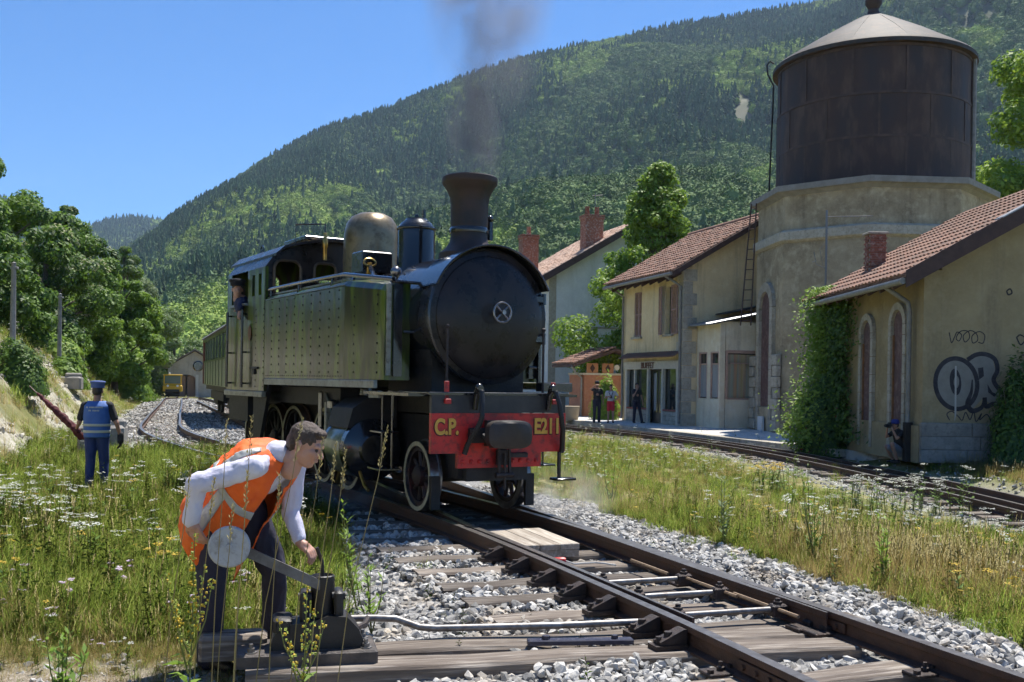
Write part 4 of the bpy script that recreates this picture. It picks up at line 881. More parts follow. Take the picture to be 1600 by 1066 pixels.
def lettering(txt, x, z, size, parent, m, y, squeeze=1.0, extr=.004, off=.0, rot=(R(90), 0, 0), align='LEFT', name='lettering'):
    cu = bpy.data.curves.new('text', 'FONT'); cu.body = txt; cu.size = size; cu.extrude = extr; cu.offset = off; cu.align_x = align
    o = bpy.data.objects.new('text_tmp', cu); COL.objects.link(o); dg = bpy.context.evaluated_depsgraph_get(); me = bpy.data.meshes.new_from_object(o.evaluated_get(dg)); bpy.data.objects.remove(o)
    me.materials.clear(); me.materials.append(m); q = link(name, me, parent); q.location = (x, y, z); q.rotation_euler = rot; q.scale = (squeeze, 1, 1); return q
M_LSH = mat('letter_edge', (.09, .012, .01), None, rough=.6)
for (tx, x) in (('C.P.', -.735), ('E211', .385)):
    lettering(tx, x, .855, .215, beam, M_GOLD, -.766, .74, .003, .008)
    lettering(tx, x - .008, .847, .215, beam, M_LSH, -.7635, .76, .0015, .013)
# central buffer and coupling
mb = MB(); pts = []
for a in np.linspace(0, 2 * math.pi, 29)[:-1]: pts.append((.24 * np.sign(math.cos(a)) * abs(math.cos(a)) ** .5, .14 * np.sign(math.sin(a)) * abs(math.sin(a)) ** .6))
c0 = (-.06, -1.10, .86)
mb.prism([(c0[0] + x, c0[1], c0[2] + z) for x, z in pts], (0, .10, 0)); mb.add([(c0[0] + x * .8, c0[1] - .025, c0[2] + z * .8) for x, z in pts] + [(c0[0] + x, c0[1], c0[2] + z) for x, z in pts], [tuple(range(28))] + [(i, (i + 1) % 28, 28 + (i + 1) % 28, 28 + i) for i in range(28)])
mb.cyl((c0[0], -1.0, c0[2]), (c0[0], -.76, c0[2]), .07, n=14); mb.box((c0[0], -.80, c0[2]), (.26, .07, .26)); front(mb.build('centre_buffer', mat('buffer_iron', (.030, .024, .022), (.05, .04, .034), 6, .5, .2, .2, 30), lo, 40))
mb = MB(); mb.cbox((-.23, -.79, .84), (.28, .08, .15), .01); mb.tube([(-.23, -.82, .84), (-.23, -.95, .80), (-.20, -.98, .74)], .035, 8); front(mb.build('drawhook', M_UND, lo, 40))
mb = MB(); mb.cbox((.0, -.80, .62), (.12, .08, .16), .015); mb.cbox((.16, -.78, .635), (.28, .05, .05), .008); mb.tube([(-.06, -.84, .70), (-.06, -.86, .44)], .018, 8); mb.tube([(.06, -.84, .70), (.06, -.86, .44)], .018, 8); mb.tube([(0, -.86, .66), (0, -.87, .30)], .014, 8); mb.cyl((-.10, -.86, .44), (.10, -.86, .44), .03, n=8); front(mb.build('screw_coupling', M_IRON, lo, 40))
# brake hoses with ribs, lamp brackets, hand posts, side steps
for x, sw in ((-.30, -.11), (.545, .14)):
    mb = MB(); mb.tube([(x, -.77, 1.10), (x, -.80, 1.24), (x, -.84, 1.31), (x, -.90, 1.31)], [.03, .034, .036, .034], 10); mb.ball((x, -.86, 1.32), .042); hb = front(mb.build('hose_pipe', M_BLK, lo, 40))
    pts = [Vector((x, -.92, 1.29)), Vector((x + sw * .15, -.97, 1.16)), Vector((x + sw * .3, -.99, 1.0)), Vector((x + sw * .7, -.95, .86)), Vector((x + sw, -.86, .74)), Vector((x + sw * 1.1, -.80, .66))]
    pp = spline([(p.x, p.z) for p in pts], .012); ys = np.interp(np.linspace(0, 1, len(pp)), np.linspace(0, 1, len(pts)), [p.y for p in pts])
    mb = MB(); mb.tube([(p[0], y_, p[1]) for p, y_ in zip(pp, ys)], [.030 if i % 2 else .023 for i in range(len(pp))], 10); front(mb.build('brake_hose', M_RUBBER, lo, 60))
for x in (-.60, .62):
    mb = MB(); mb.cbox((x, -.74, 1.27), (.05, .02, .22), .004); mb.cbox((x, -.765, 1.18), (.065, .05, .05), .006); front(mb.build('lamp_bracket', M_RED, lo))
for x in (-.47, .66):
    mb = MB(); mb.tube([(x, -.45, 1.26), (x, -.45, 1.93)], .014, 8); mb.ball((x, -.45, 1.94), .024); front(mb.build('hand_post', M_IRON, lo, 40))
mb = MB(); mb.tube([(.92, .28, 1.30), (.92, .28, 2.30)], .03, 8)
for zz in (1.55, 1.9, 2.28): mb.tube([(.80, .30, zz), (.93, .28, zz)], .016, 6)
mb.build('grab_rail', M_BLK, lo, 40)
mb = MB(); mb.cbox((.86, -.35, 1.33), (.38, .16, .10), .01); front(mb.build('sand_box', M_BLK, lo))
mb = MB(); mb.tube([(.73, -.70, .72), (.73, -.70, .38)], .022, 8); mb.cbox((.78, -.70, .365), (.24, .16, .025), .005); front(mb.build('side_step', M_BLK, lo, 40))
for sx in (-1, 1):
    mb = MB(); mb.prism([(sx * .50, -.40, .40), (sx * .50, -.33, .40), (sx * .50, -.36, .06), (sx * .50, -.40, .06)], (sx * .1, 0, 0)); front(mb.build('rail_guard', M_UND, lo))
mb = MB(); mb.box((0, -.3, .62), (.7, .8, .5)); front(mb.build('truck_frame', M_UND, lo))
# ================================================================ buildings
def render_mat(name, c1, c2, c3, dirt=(.12, .10, .075), scale=.9, streak=True, zlow=None):
    """old lime render: blotches, vertical run marks, fine grain"""
    m = bpy.data.materials.new(name); m.use_nodes = True; nt = m.node_tree; N = nt.nodes; L = nt.links; b = N['Principled BSDF']; b.inputs['Roughness'].default_value = .92; b.inputs['Specular IOR Level'].default_value = .2
    geo = N.new('ShaderNodeNewGeometry').outputs['Position']
    def nz(s, st=(1, 1, 1), d=7):
        mp = N.new('ShaderNodeMapping'); mp.inputs['Scale'].default_value = st; L.new(geo, mp.inputs[0]); t_ = N.new('ShaderNodeTexNoise'); t_.inputs['Scale'].default_value = s; t_.inputs['Detail'].default_value = d; t_.inputs['Roughness'].default_value = .65; L.new(mp.outputs[0], t_.inputs['Vector']); return t_.outputs[0]
    def rmp(v, a, z, o=1.0): r_ = N.new('ShaderNodeMapRange'); r_.inputs[1].default_value = a; r_.inputs[2].default_value = z; r_.inputs[4].default_value = o; L.new(v, r_.inputs[0]); return r_.outputs[0]
    def mix(f, A, B):
        x = N.new('ShaderNodeMix'); x.data_type = 'RGBA'; L.new(f, x.inputs[0])
        for k_, q in ((6, A), (7, B)):
            if isinstance(q, tuple): x.inputs[k_].default_value = (*q, 1)
            else: L.new(q, x.inputs[k_])
        return x.outputs[2]
    c = mix(rmp(nz(scale), .38, .62), c1, c2); c = mix(rmp(nz(scale * 3.4), .5, .72), c, c3)
    if streak: c = mix(rmp(nz(1.6, (1, 1, .10)), .52, .78, .75), c, dirt)
    c = mix(rmp(nz(14), .45, .8, .35), c, tuple(min(1, v * 1.25) for v in c1)); L.new(c, b.inputs['Base Color'])
    bp = N.new('ShaderNodeBump'); bp.inputs['Strength'].default_value = .5; bp.inputs['Distance'].default_value = .012; L.new(nz(45), bp.inputs['Height']); L.new(bp.outputs[0], b.inputs['Normal']); return m
M_BUF = render_mat('cream_render', (.80, .64, .39), (.70, .55, .32), (.83, .70, .47))
M_ANX = render_mat('pale_render', (.80, .71, .53), (.70, .60, .43), (.82, .76, .62), dirt=(.3, .26, .2))
M_TOW = render_mat('tower_render', (.45, .37, .25), (.27, .215, .14), (.54, .46, .32), dirt=(.09, .07, .05))
M_RH = render_mat('grey_render', (.36, .285, .165), (.28, .22, .125), (.41, .335, .205), dirt=(.15, .125, .095), scale=.6)
M_WHITE = render_mat('white_render', (.66, .66, .64), (.58, .58, .57), (.70, .70, .69), dirt=(.42, .42, .40))
M_DRESS = mat('dressed_stone', (.47, .43, .35), (.36, .32, .25), 5, .9, 0, .5, 40, rand=.12, c3=(.28, .25, .2), scale3=11)
M_QUOIN = mat('plinth_stone', (.30, .28, .245), (.22, .205, .18), 4, .92, 0, .6, 30, rand=.2, c3=(.16, .15, .13), scale3=9)
M_TILE = mat('clay_tile', (.25, .125, .08), (.155, .085, .06), 3, .88, 0, .4, 40, rand=.30, c3=(.17, .12, .09), scale3=6)
M_TILEP = mat('pale_tile', (.50, .34, .25), (.40, .25, .18), 3, .88, 0, .4, 40, rand=.18, c3=(.55, .44, .34), scale3=5)
M_WOODR = mat('eave_brown', (.055, .030, .026), (.085, .048, .04), 6, .75, 0, .3, 40)
M_SHUT = mat('pink_shutter', (.42, .27, .23), (.30, .19, .165), 7, .8, 0, .3, 40, rand=.12)
M_DOORR = mat('maroon_door', (.13, .065, .058), (.09, .05, .045), 4, .75, 0, .4, 30, c3=(.22, .14, .12), scale3=7)
M_PANE = mat('window_glass', (.03, .035, .036), None, rough=.04, coat=.8)
M_CURT = mat('grey_curtain', (.26, .27, .27), (.36, .36, .35), 3, .9, stretch=(9, 9, .2))
M_CURT2 = mat('ochre_curtain', (.50, .36, .16), (.30, .34, .28), 2.2, .9, stretch=(3.5, 3.5, .1), c3=(.45, .20, .13), scale3=1.5)
M_FRAMEP = mat('pink_frame', (.55, .36, .28), (.46, .30, .23), 8, .7)
M_FRAMEW = mat('cream_frame', (.60, .56, .46), (.48, .44, .36), 8, .7)
M_ZINC = mat('zinc', (.34, .35, .36), (.25, .25, .26), 5, .45, .6)
M_PIPE = mat('grey_pipe', (.28, .275, .26), (.20, .19, .175), 5, .6, .2)
M_BRICK = mat('red_brick', (.33, .13, .08), (.24, .10, .065), 5, .9, 0, .5, 40, rand=.22, c3=(.46, .36, .30), scale3=9)
M_MORTAR = mat('mortar', (.36, .31, .26), (.28, .24, .2), 8, .95)
M_ANT = mat('aerial_metal', (.20, .20, .20), None, rough=.5, metal=.6)

def frame(loc, deg):   # local x = outwards right of the facade?  here: local y runs along the facade (away), local x into the house
    return loc, R(deg)
def wall_open(mb, y0, y1, z0, z1, holes, x, th):
    """wall in the plane x = const (faces -x), thickness th inwards, with rectangular openings (ya, yb, za, zb)"""
    ys = sorted({y0, y1, *[h[0] for h in holes], *[h[1] for h in holes]})
    for a, b_ in zip(ys[:-1], ys[1:]):
        hs = sorted([h for h in holes if h[0] <= a + 1e-6 and h[1] >= b_ - 1e-6], key=lambda h: h[2]); z = z0
        for h in hs:
            if h[2] > z + 1e-6: mb.box((x + th / 2, (a + b_) / 2, (z + h[2]) / 2), (th, b_ - a, h[2] - z))
            z = h[3]
        if z1 > z + 1e-6: mb.box((x + th / 2, (a + b_) / 2, (z + z1) / 2), (th, b_ - a, z1 - z))
    return mb
def tile_rows(mb, y0, y1, xa, za, xb, zb, cw=.2, rl=.36, lift=.0):
    """canal tiles on a slope rising from (xa,za) at the eave to (xb,zb) at the ridge, real half-round covers, row by row"""
    L_ = math.hypot(xb - xa, zb - za); ux, uz = (xb - xa) / L_, (zb - za) / L_; nx_, nz_ = -uz, ux
    if nz_ < 0: nx_, nz_ = -nx_, -nz_
    nr = max(1, int(L_ / rl)); nc = max(1, int((y1 - y0) / cw)); r_ = (y1 - y0) / nc * .42
    for i in range(nr + 1):
        s0 = i * L_ / (nr + 1); s1 = s0 + L_ / (nr + 1) * 1.12
        for j in range(nc):
            yc = y0 + (j + .5) * (y1 - y0) / nc + random.uniform(-.012, .012); vs = []; t0 = random.uniform(-.012, .012)
            for (s_, hh) in ((s0, .045), (min(s1, L_ + .03), .008)):
                for k_ in range(5):
                    a = math.pi * k_ / 4; yy = yc + r_ * math.cos(a) * (1.08 if hh > .02 else .9); h = hh + r_ * .75 * math.sin(a) + t0
                    vs.append((xa + ux * s_ + nx_ * h, yy, za + uz * s_ + nz_ * h))
            mb.add(vs, [(0, 1, 6, 5), (1, 2, 7, 6), (2, 3, 8, 7), (3, 4, 9, 8), (0, 4, 3, 2, 1)])
    return mb
def arch_ring(mb, y, w, zs, ztop, x, th, bw, n=10):
    """stone band round an arched opening: jamb blocks and voussoirs returned as polygons list"""
    out = []; r_ = w / 2; cz = ztop - r_
    for k_ in range(n):
        a0, a1 = math.pi * k_ / n + .006, math.pi * (k_ + 1) / n - .006
        out.append([(x, y + math.cos(a0) * r_, cz + math.sin(a0) * r_), (x, y + math.cos(a0) * (r_ + bw), cz + math.sin(a0) * (r_ + bw)), (x, y + math.cos(a1) * (r_ + bw), cz + math.sin(a1) * (r_ + bw)), (x, y + math.cos(a1) * r_, cz + math.sin(a1) * r_)])
    for sg in (-1, 1):
        z = zs; 
        while z < cz - .02:
            z2 = min(cz, z + .46); out.append([(x, y + sg * r_, z), (x, y + sg * (r_ + bw), z), (x, y + sg * (r_ + bw), z2 - .012), (x, y + sg * r_, z2 - .012)]); z = z2
    return out
def shutter(parent, y0, y1, z0, z1, x, tilt=0.0):
    sh = empty('shutter', (x, y0 if tilt >= 0 else y1, 0), tilt, parent); w = y1 - y0; s0 = 0 if tilt >= 0 else -w
    mb = MB(); t_ = .05
    mb.box((0, s0 + .03, (z0 + z1) / 2), (t_, .06, z1 - z0)).box((0, s0 + w - .03, (z0 + z1) / 2), (t_, .06, z1 - z0))
    for zz in (z0 + .03, z1 - .03, (z0 + z1) / 2): mb.box((0, s0 + w / 2, zz), (t_ * .96, w - .12, .06))
    mb.build('frame', M_SHUT, sh)
    mb = MB(); z = z0 + .09
    while z < z1 - .07: mb.box((0, s0 + w / 2, z), (.045, w - .124, .012), ry=R(38)); z += .055
    tag(mb.build('slats', M_SHUT, sh), kind='stuff'); return sh

# ---------------------------------------------------------------- platform
A_ST = R(17.5)
pf = empty('platform_frame'); pf.location = (6.90, 41.51, 0); pf.rotation_euler = (0, 0, A_ST)      # local y = along the facades, away; local x = into the buildings
bpy.context.view_layer.update(); ST = pf.matrix_world.copy(); bpy.data.objects.remove(pf)
mb = MB(); mb.box((0.3, 4, -.46), (5.0, 44, .32)); plat = mb.build('platform', mat('platform_tar', (.60, .575, .53), (.50, .475, .44), 2.5, .95, 0, .4, 40, c3=(.27, .25, .23), scale3=6)); tag(plat, kind='structure'); plat.matrix_world = ST
for i in range(34):
    if i == 0: mb = MB(); mb.cbox((0, 0, 0), (.36, .98, .20), .015); kme = mb.mesh('kerb_stone'); kme.materials.append(M_DRESS)
    o = link('kerb_stone', kme, plat, (-2.36, -13.5 + i * 1.0, -.385))

# ---------------------------------------------------------------- station buffet
bu = empty('station_buffet', (6.90, 41.51, -.30), A_ST); tag(bu, 'cream two storey station house with shutters and BUFFET lettering', 'house')
H_E = 6.45
win = [(4.02, 4.80, 3.78, 5.78), (.98, 1.62, 3.78, 5.78)]
shop = [(.30, 5.60, 0, 2.62)]
mb = MB(); wall_open(mb, 0, 6.0, 0, H_E, win + shop, 0, .35)
mb.box((3.6, 5.83, H_E / 2), (6.5, .34, H_E)); mb.box((7.0, 3.0, H_E / 2), (.35, 5.3, H_E))
# gable towards the camera, pentagon
RX = 3.6; RZ = 8.75
mb.prism([(.352, .0, 0), (7.175, .0, 0), (7.175, 0, H_E), (RX, 0, RZ - .2), (.352, 0, H_E + .1)], (0, .34, 0)); mb.prism([(.352, 5.66, H_E), (7.175, 5.66, H_E), (RX, 5.66, RZ - .2)], (0, .34, 0))
mb.build('wall', M_BUF, bu)
for i in range(13):       # corner stones
    mb = MB(); z0 = .02 + i * .49; ln = .42 if i % 2 else .62
    mb.box((.35 + ln / 2 - .38, -.015, z0 + .235), (ln, .04, .47)); mb.box((-.015, .18 if i % 2 else .26, z0 + .235), (.034, .36 if i % 2 else .52, .47)) ; mb.build('corner_stone', M_DRESS, bu)
rf = empty('roof', (0, 0, 0), 0, bu)
mb = MB(); ze = H_E - .02; xe = -.75
sl_ = (RZ - ze + .1) / (RX - xe); 
for (xa, za) in ((xe, ze - .25), (2 * RX - xe, ze - .25)):
    mb.prism([(xa, -.55, za), (RX, -.55, RZ), (RX, -.55, RZ - .16), (xa, -.55, za - .16)], (0, 7.1, 0))
mb.build('roof_deck', M_WOODR, rf)
mb = MB(); tile_rows(mb, -.55, 6.55, xe - .03, ze - .24, RX, RZ + .01, .21, .36); tag(mb.build('roof_tiles', M_TILE, rf, fix=False), kind='stuff')
mb = MB(); tile_rows(mb, -.55, 6.55, 2 * RX - xe + .03, ze - .24, RX, RZ + .01, .42, .6); tag(mb.build('roof_tiles', M_TILE, rf, fix=False), kind='stuff')
mb = MB(); mb.tube([(RX, -.6, RZ + .07), (RX, 6.6, RZ + .07)], .12, 8); mb.build('ridge', M_TILE, rf, 60)
mb = MB(); mb.prism([(xe, -.57, ze - .45), (RX, -.57, RZ - .20), (RX, -.57, RZ + .03), (xe, -.57, ze - .22)], (0, -.035, 0)); mb.prism([(2 * RX - xe, -.57, ze - .45), (RX, -.57, RZ - .20), (RX, -.57, RZ + .03), (2 * RX - xe, -.57, ze - .22)], (0, -.035, 0)); mb.build('barge_board', M_WOODR, rf)
mb = MB(); mb.tube([(xe - .06, -.5, ze - .32), (xe - .06, 6.5, ze - .36)], .07, 8); mb.tube([(xe - .06, .1, ze - .36), (-.3, .1, ze - .62), (-.09, .1, ze - .75), (-.09, .1, .1)], .055, 8); mb.tube([(xe - .06, 5.85, ze - .36), (-.3, 5.85, ze - .62), (-.09, 5.85, ze - .75), (-.09, 5.85, .1)], .055, 8); mb.build('gutter', M_PIPE, bu, 50)
for i in range(8):
    mb = MB(); mb.box((-.36, .2 + i * .8, ze - .36), (.72, .09, .12), ry=-.5); mb.build('rafter', M_WOODR, rf)
for (a, b_, z0, z1) in win:
    w_ = empty('window', (0, 0, 0), 0, bu); mb = MB(); mb.box((.2, (a + b_) / 2, (z0 + z1) / 2), (.02, b_ - a, z1 - z0)); mb.build('pane', M_PANE, w_)
    mb = MB(); mb.box((-.03, (a + b_) / 2, z0 - .05), (.16, b_ - a + .2, .09)); mb.build('sill', M_DRESS, w_)
shutter(bu, 4.02, 4.41, 3.80, 5.76, .06); shutter(bu, 4.42, 4.80, 3.80, 5.76, .06)
shutter(bu, .42, .98, 3.76, 5.80, -.05, .0); shutter(bu, 1.62, 2.14, 3.76, 5.80, -.06, -.25)
# shop front
mb = MB(); mb.box((-.04, 2.95, 2.50), (.10, 5.5, .34)); mb.box((.02, .38, 1.25), (.14, .16, 2.5)); mb.box((.02, 5.52, 1.25), (.14, .2, 2.5)); mb.box((.02, 1.78, 1.25), (.12, .14, 2.5)); mb.box((.02, 3.22, 1.25), (.12, .14, 2.5)); mb.box((.02, 4.62, 1.4), (.10, .12, 2.2)); mb.build('shop_frame', M_FRAMEW, bu)
for (y0, y1, nm) in ((.46, 1.71, 0), (3.29, 4.56, 1), (4.68, 5.42, 1)):
    mb = MB(); mb.box((.14, (y0 + y1) / 2, 1.5), (.015, y1 - y0, 1.72)); mb.build('pane', M_PANE, bu)
    mb = MB(); mb.box((.30, (y0 + y1) / 2 + .1 * nm, 1.45), (.02, (y1 - y0) * (.55 if nm else .8), 1.7)); mb.build('curtain', M_CURT, bu)
    mb = MB(); mb.box((.06, (y0 + y1) / 2, .60), (.2, y1 - y0, .07)); mb.build('window_sill', mat('red_sill', (.30, .10, .075), None, rough=.8), bu)
    for i in range(4):
        for j in range(3):
            mb = MB(); mb.cbox((.06, y0 + (i + .5) * (y1 - y0) / 4, .09 + j * .185), (.2, (y1 - y0) / 4 - .015, .17), .012); mb.build('plinth_stone', M_DRESS, bu)
mb = MB(); mb.box((.20, 2.5, 1.2), (.04, 1.32, 2.3)); d_ = mb.build('door', mat('dark_door', (.03, .03, .03), None, rough=.4), bu)
mb = MB(); mb.box((.17, 2.2, 1.35), (.02, .42, 1.75)); mb.box((.17, 2.82, 1.35), (.02, .42, 1.75)); mb.build('pane', M_PANE, d_)
mb = MB(); mb.box((.16, 2.2, 1.35), (.012, .2, 1.6)); mb.box((.16, 2.82, 1.35), (.012, .25, 1.6)); mb.build('door_curtain', M_CURT, d_)
aw = MB()
for i in range(26):
    yc = .18 + i * .212; vs = []
    for (x_, z_) in ((-.42, 2.80), (0.02, 3.04)):
        for k_ in range(5): a = math.pi * k_ / 4; vs.append((x_, yc + .1 * math.cos(a), z_ + .06 * math.sin(a)))
    aw.add(vs, [(0, 1, 6, 5), (1, 2, 7, 6), (2, 3, 8, 7), (3, 4, 9, 8), (0, 4, 3, 2, 1)])
tag(aw.build('canopy_tiles', M_TILE, bu, fix=False), kind='stuff')
lettering('BUFFET', -.10, 2.42, .36, bu, mat('sign_brown', (.13, .045, .02), None, rough=.6), 3.78, 1.12, .012, .006, (R(90), 0, R(-90)), name='sign_lettering').location = (-.105, 3.78, 2.37)
# ---------------------------------------------------------------- glazed annexe beside it
an = empty('glazed_annexe', (6.90, 41.51, -.30), A_ST); tag(an, 'low pale annexe with pink framed curtained windows between buffet and water tower', 'annexe')
ay0, ay1 = -1.95, -.06; AH = 4.15; ax = .62
mb = MB(); hl = [(-1.86, -1.18, 1.15, 3.0), (-.92, -.22, 1.15, 3.0)]
mb2 = MB(); wall_open(mb, ay0, ay1, 0, AH, hl, ax, .22)
mb.box((ax + 2.4, ay0 + .11, .57), (4.3, .22, 1.14)); mb.box((ax + 2.4, ay0 + .11, 3.6), (4.3, .22, 1.15)); mb.box((ax + 4.4, ay0 + .11, 2.1), (.3, .22, 1.9)); mb.build('wall', M_ANX, an)
for (a, b_, z0, z1) in hl:
    w_ = empty('window', (0, 0, 0), 0, an)
    mb = MB(); mb.box((ax + .05, a + .03, 2.07), (.10, .06, 1.86)); mb.box((ax + .05, b_ - .03, 2.07), (.10, .06, 1.86)); mb.box((ax + .05, (a + b_) / 2, 2.97), (.10, b_ - a - .12, .06)); mb.box((ax + .05, (a + b_) / 2, 2.52), (.08, b_ - a - .12, .05)); mb.build('frame', M_FRAMEP, w_)
    mb = MB(); mb.box((ax + .08, (a + b_) / 2, 2.07), (.012, b_ - a - .1, 1.8)); mb.build('pane', M_PANE, w_)
    mb = MB(); n_ = 15; ys = np.linspace(a + .06, b_ - .06, n_); vs = [(ax + .066 + .008 * (i % 2), y_, z_) for z_ in (1.2, 2.5) for i, y_ in enumerate(ys)]; mb.add(vs, [(i, i + 1, n_ + i + 1, n_ + i) for i in range(n_ - 1)]); mb.build('curtain', M_CURT, w_)
w_ = empty('window', (0, 0, 0), 0, an)
mb = MB(); mb.box((ax + 2.3, ay0 + .04, 3.0), (3.9, .1, .12)); mb.box((ax + 2.3, ay0 + .04, 1.16), (3.9, .1, .06)); mb.box((ax + .3, ay0 + .04, 2.1), (.09, .1, 1.9)); mb.box((ax + 2.3, ay0 + .04, 2.55), (3.7, .07, .045)); mb.build('frame', M_FRAMEP, w_)
mb = MB(); mb.box((ax + 2.3, ay0 + .10, 2.1), (3.8, .012, 1.8)); mb.build('pane', M_PANE, w_)
mb = MB(); n_ = 40; xs = np.linspace(ax + .4, ax + 4.0, n_); vs = [(x_, ay0 + .085 + .008 * (i % 2), z_) for z_ in (1.2, 2.9) for i, x_ in enumerate(xs)]; mb.add(vs, [(i, i + 1, n_ + i + 1, n_ + i) for i in range(n_ - 1)]); mb.build('curtain', M_CURT2, w_)
mb = MB()
n_ = 46; ys = np.linspace(ay0 - .25, -.05, n_)
vs = [(x_, y_, z_ + .03 * math.sin(i * 2.1)) for (x_, z_) in ((ax - .45, AH - .06), (ax + 4.5, AH + 1.0)) for i, y_ in enumerate(ys)]; vs += [(x_, y_, z_ - .05) for (x_, y_, z_) in vs]
mb.add(vs, [(i, i + 1, n_ + i + 1, n_ + i) for i in range(n_ - 1)] + [(2 * n_ + i, 3 * n_ + i, 3 * n_ + i + 1, 2 * n_ + i + 1) for i in range(n_ - 1)] + [(i, 2 * n_ + i, 2 * n_ + i + 1, i + 1) for i in range(n_ - 1)]); mb.build('roof', M_ZINC, an)
mb = MB(); mb.box((ax + 2.3, -.5, AH + .75), (3.0, 1.0, .05), ry=R(-12.5)); mb.build('roof_light', M_UND if False else mat('tarred_felt', (.05, .052, .055), None, rough=.7), an)

# ---------------------------------------------------------------- water tower
TWX, TWY = 13.40, 38.6; TWR = 4.15
tw = empty('water_tower', (TWX, TWY, -.32)); tag(tw, 'rusty black round water tank on tall octagonal rendered base', 'water tower')
ca = math.atan2(-TWY, -TWX); va = [math.atan2(-TWY, -TWX) + k_ * math.pi / 4 for k_ in range(8)]
def octa(r): return [(r * math.cos(a), r * math.sin(a)) for a in va]
def octring(mb, r0, z0, r1, z1):
    a, b_ = octa(r0), octa(r1); mb.add([(x, y, z0) for x, y in a] + [(x, y, z1) for x, y in b_], [(i, (i + 1) % 8, 8 + (i + 1) % 8, 8 + i) for i in range(8)])
HB = 8.62
mb = MB(); prof = [(TWR + .10, 0), (TWR + .10, .9), (TWR, .95), (TWR, 6.75), (TWR - .02, 6.75), (TWR - .03, 7.3), (TWR - .05, HB)]
for (r0, z0), (r1, z1) in zip(prof[:-1], prof[1:]): octring(mb, r0, z0, r1, z1)
mb.build('wall', M_TOW, tw)
mb = MB()
for (r0, z0), (r1, z1) in zip([(TWR, 6.85), (TWR + .16, 6.92), (TWR + .16, 7.22), (TWR, 7.30)][:-1], [(TWR, 6.85), (TWR + .16, 6.92), (TWR + .16, 7.22), (TWR, 7.30)][1:]): octring(mb, r0, z0, r1, z1)
mb.build('string_course', M_DRESS, tw)
mb = MB(); pr = [(TWR - .1, HB - .14), (TWR + .12, HB), (TWR + .30, HB + .03), (TWR + .30, HB + .24), (TWR - 1.2, HB + .3)]
for (r0, z0), (r1, z1) in zip(pr[:-1], pr[1:]): octring(mb, r0, z0, r1, z1)
mb.build('cornice', mat('cornice_grey', (.30, .285, .26), (.22, .205, .185), 3, .9, 0, .4, 30), tw)
M_TNK = mat('tank_rust', (.036, .027, .027), (.075, .044, .036), 1.1, .62, .15, .25, 30, stretch=(1, 1, .35), c3=(.11, .075, .06), scale3=2.2, rough2=.8)
TR = 3.45; tz0 = HB + .28; tz1 = tz0 + 4.85
tk = empty('tank', (0, 0, 0), 0, tw)
nseg = 72
for k_ in range(12):        # riveted plates, three strakes would be too many to tell apart: each tall plate is a part
    a0, a1 = 2 * math.pi * k_ / 12, 2 * math.pi * (k_ + 1) / 12; mb = MB(); n_ = 6; rr = TR + (.006 if k_ % 2 else 0)
    for (z0, z1, dr) in ((tz0, tz0 + 1.5, .012), (tz0 + 1.5, tz0 + 3.0, 0), (tz0 + 3.0, tz1, -.010)):
        vs = [((rr + dr) * math.cos(a0 + (a1 - a0) * i / n_), (rr + dr) * math.sin(a0 + (a1 - a0) * i / n_), z) for z in (z0, z1) for i in range(n_ + 1)]
        mb.add(vs, [(i, i + 1, n_ + 2 + i, n_ + 1 + i) for i in range(n_)])
    mb.build('tank_plate', M_TNK, tk, 30)
mb = MB(); mb.lathe([(TR + .05, tz0), (TR + .05, tz0 + .10), (TR, tz0 + .12)], nseg); mb.build('bottom_ring', M_TNK, tk, 30)
M_SEAM = mat('tank_seam', (.05, .034, .03), (.10, .062, .048), 3, .7, .1)
for zz in (tz0 + 1.5, tz0 + 3.0, tz1 - .22):
    mb = MB(); mb.lathe([(TR + .005, zz - .05), (TR + .024, zz - .045), (TR + .024, zz + .045), (TR + .005, zz + .05)], nseg, ring=True); mb.build('plate_seam', M_SEAM, tk, 30)
for k_ in range(12):
    a = 2 * math.pi * k_ / 12; mb = MB()
    for (z0, z1, da) in ((tz0 + .1, tz0 + 1.45, 0), (tz0 + 1.55, tz0 + 2.95, .26), (tz0 + 3.05, tz1 - .27, 0)): mb.box((0, 0, 0), (.02, .07, z1 - z0)); n_ = len(mb.v); Rz = Matrix.Rotation(a + da, 3, 'Z'); mb.v[n_ - 8:] = [tuple(Rz @ (Vector(v) + Vector((TR + .012, 0, 0))) + Vector((0, 0, (z0 + z1) / 2))) for v in mb.v[n_ - 8:]]
    mb.build('plate_seam', M_SEAM, tk)
M_TRF = mat('tank_roof', (.055, .048, .043), (.035, .03, .027), 1.5, .7, .2, .2, 20, c3=(.08, .055, .04), scale3=4)
rfz = empty('tank_roof', (0, 0, 0), 0, tw)
for k_ in range(12):
    a0, a1 = 2 * math.pi * k_ / 12, 2 * math.pi * (k_ + 1) / 12; mb = MB(); n_ = 6; d_ = .012 if k_ % 2 else 0
    pr = [(TR + .20, tz1 - .16), (TR + .20, tz1 - .02), (TR + .10, tz1 + .08), (2.2, tz1 + .92 + d_), (.9, tz1 + 1.66 + d_), (.30, tz1 + 1.98)]
    vs = [(r_ * math.cos(a0 + (a1 - a0) * i / n_), r_ * math.sin(a0 + (a1 - a0) * i / n_), z) for r_, z in pr for i in range(n_ + 1)]
    mb.add(vs, [(j * (n_ + 1) + i, j * (n_ + 1) + i + 1, (j + 1) * (n_ + 1) + i + 1, (j + 1) * (n_ + 1) + i) for j in range(len(pr) - 1) for i in range(n_)]); mb.build('roof_sheet', M_TRF, rfz, 25)
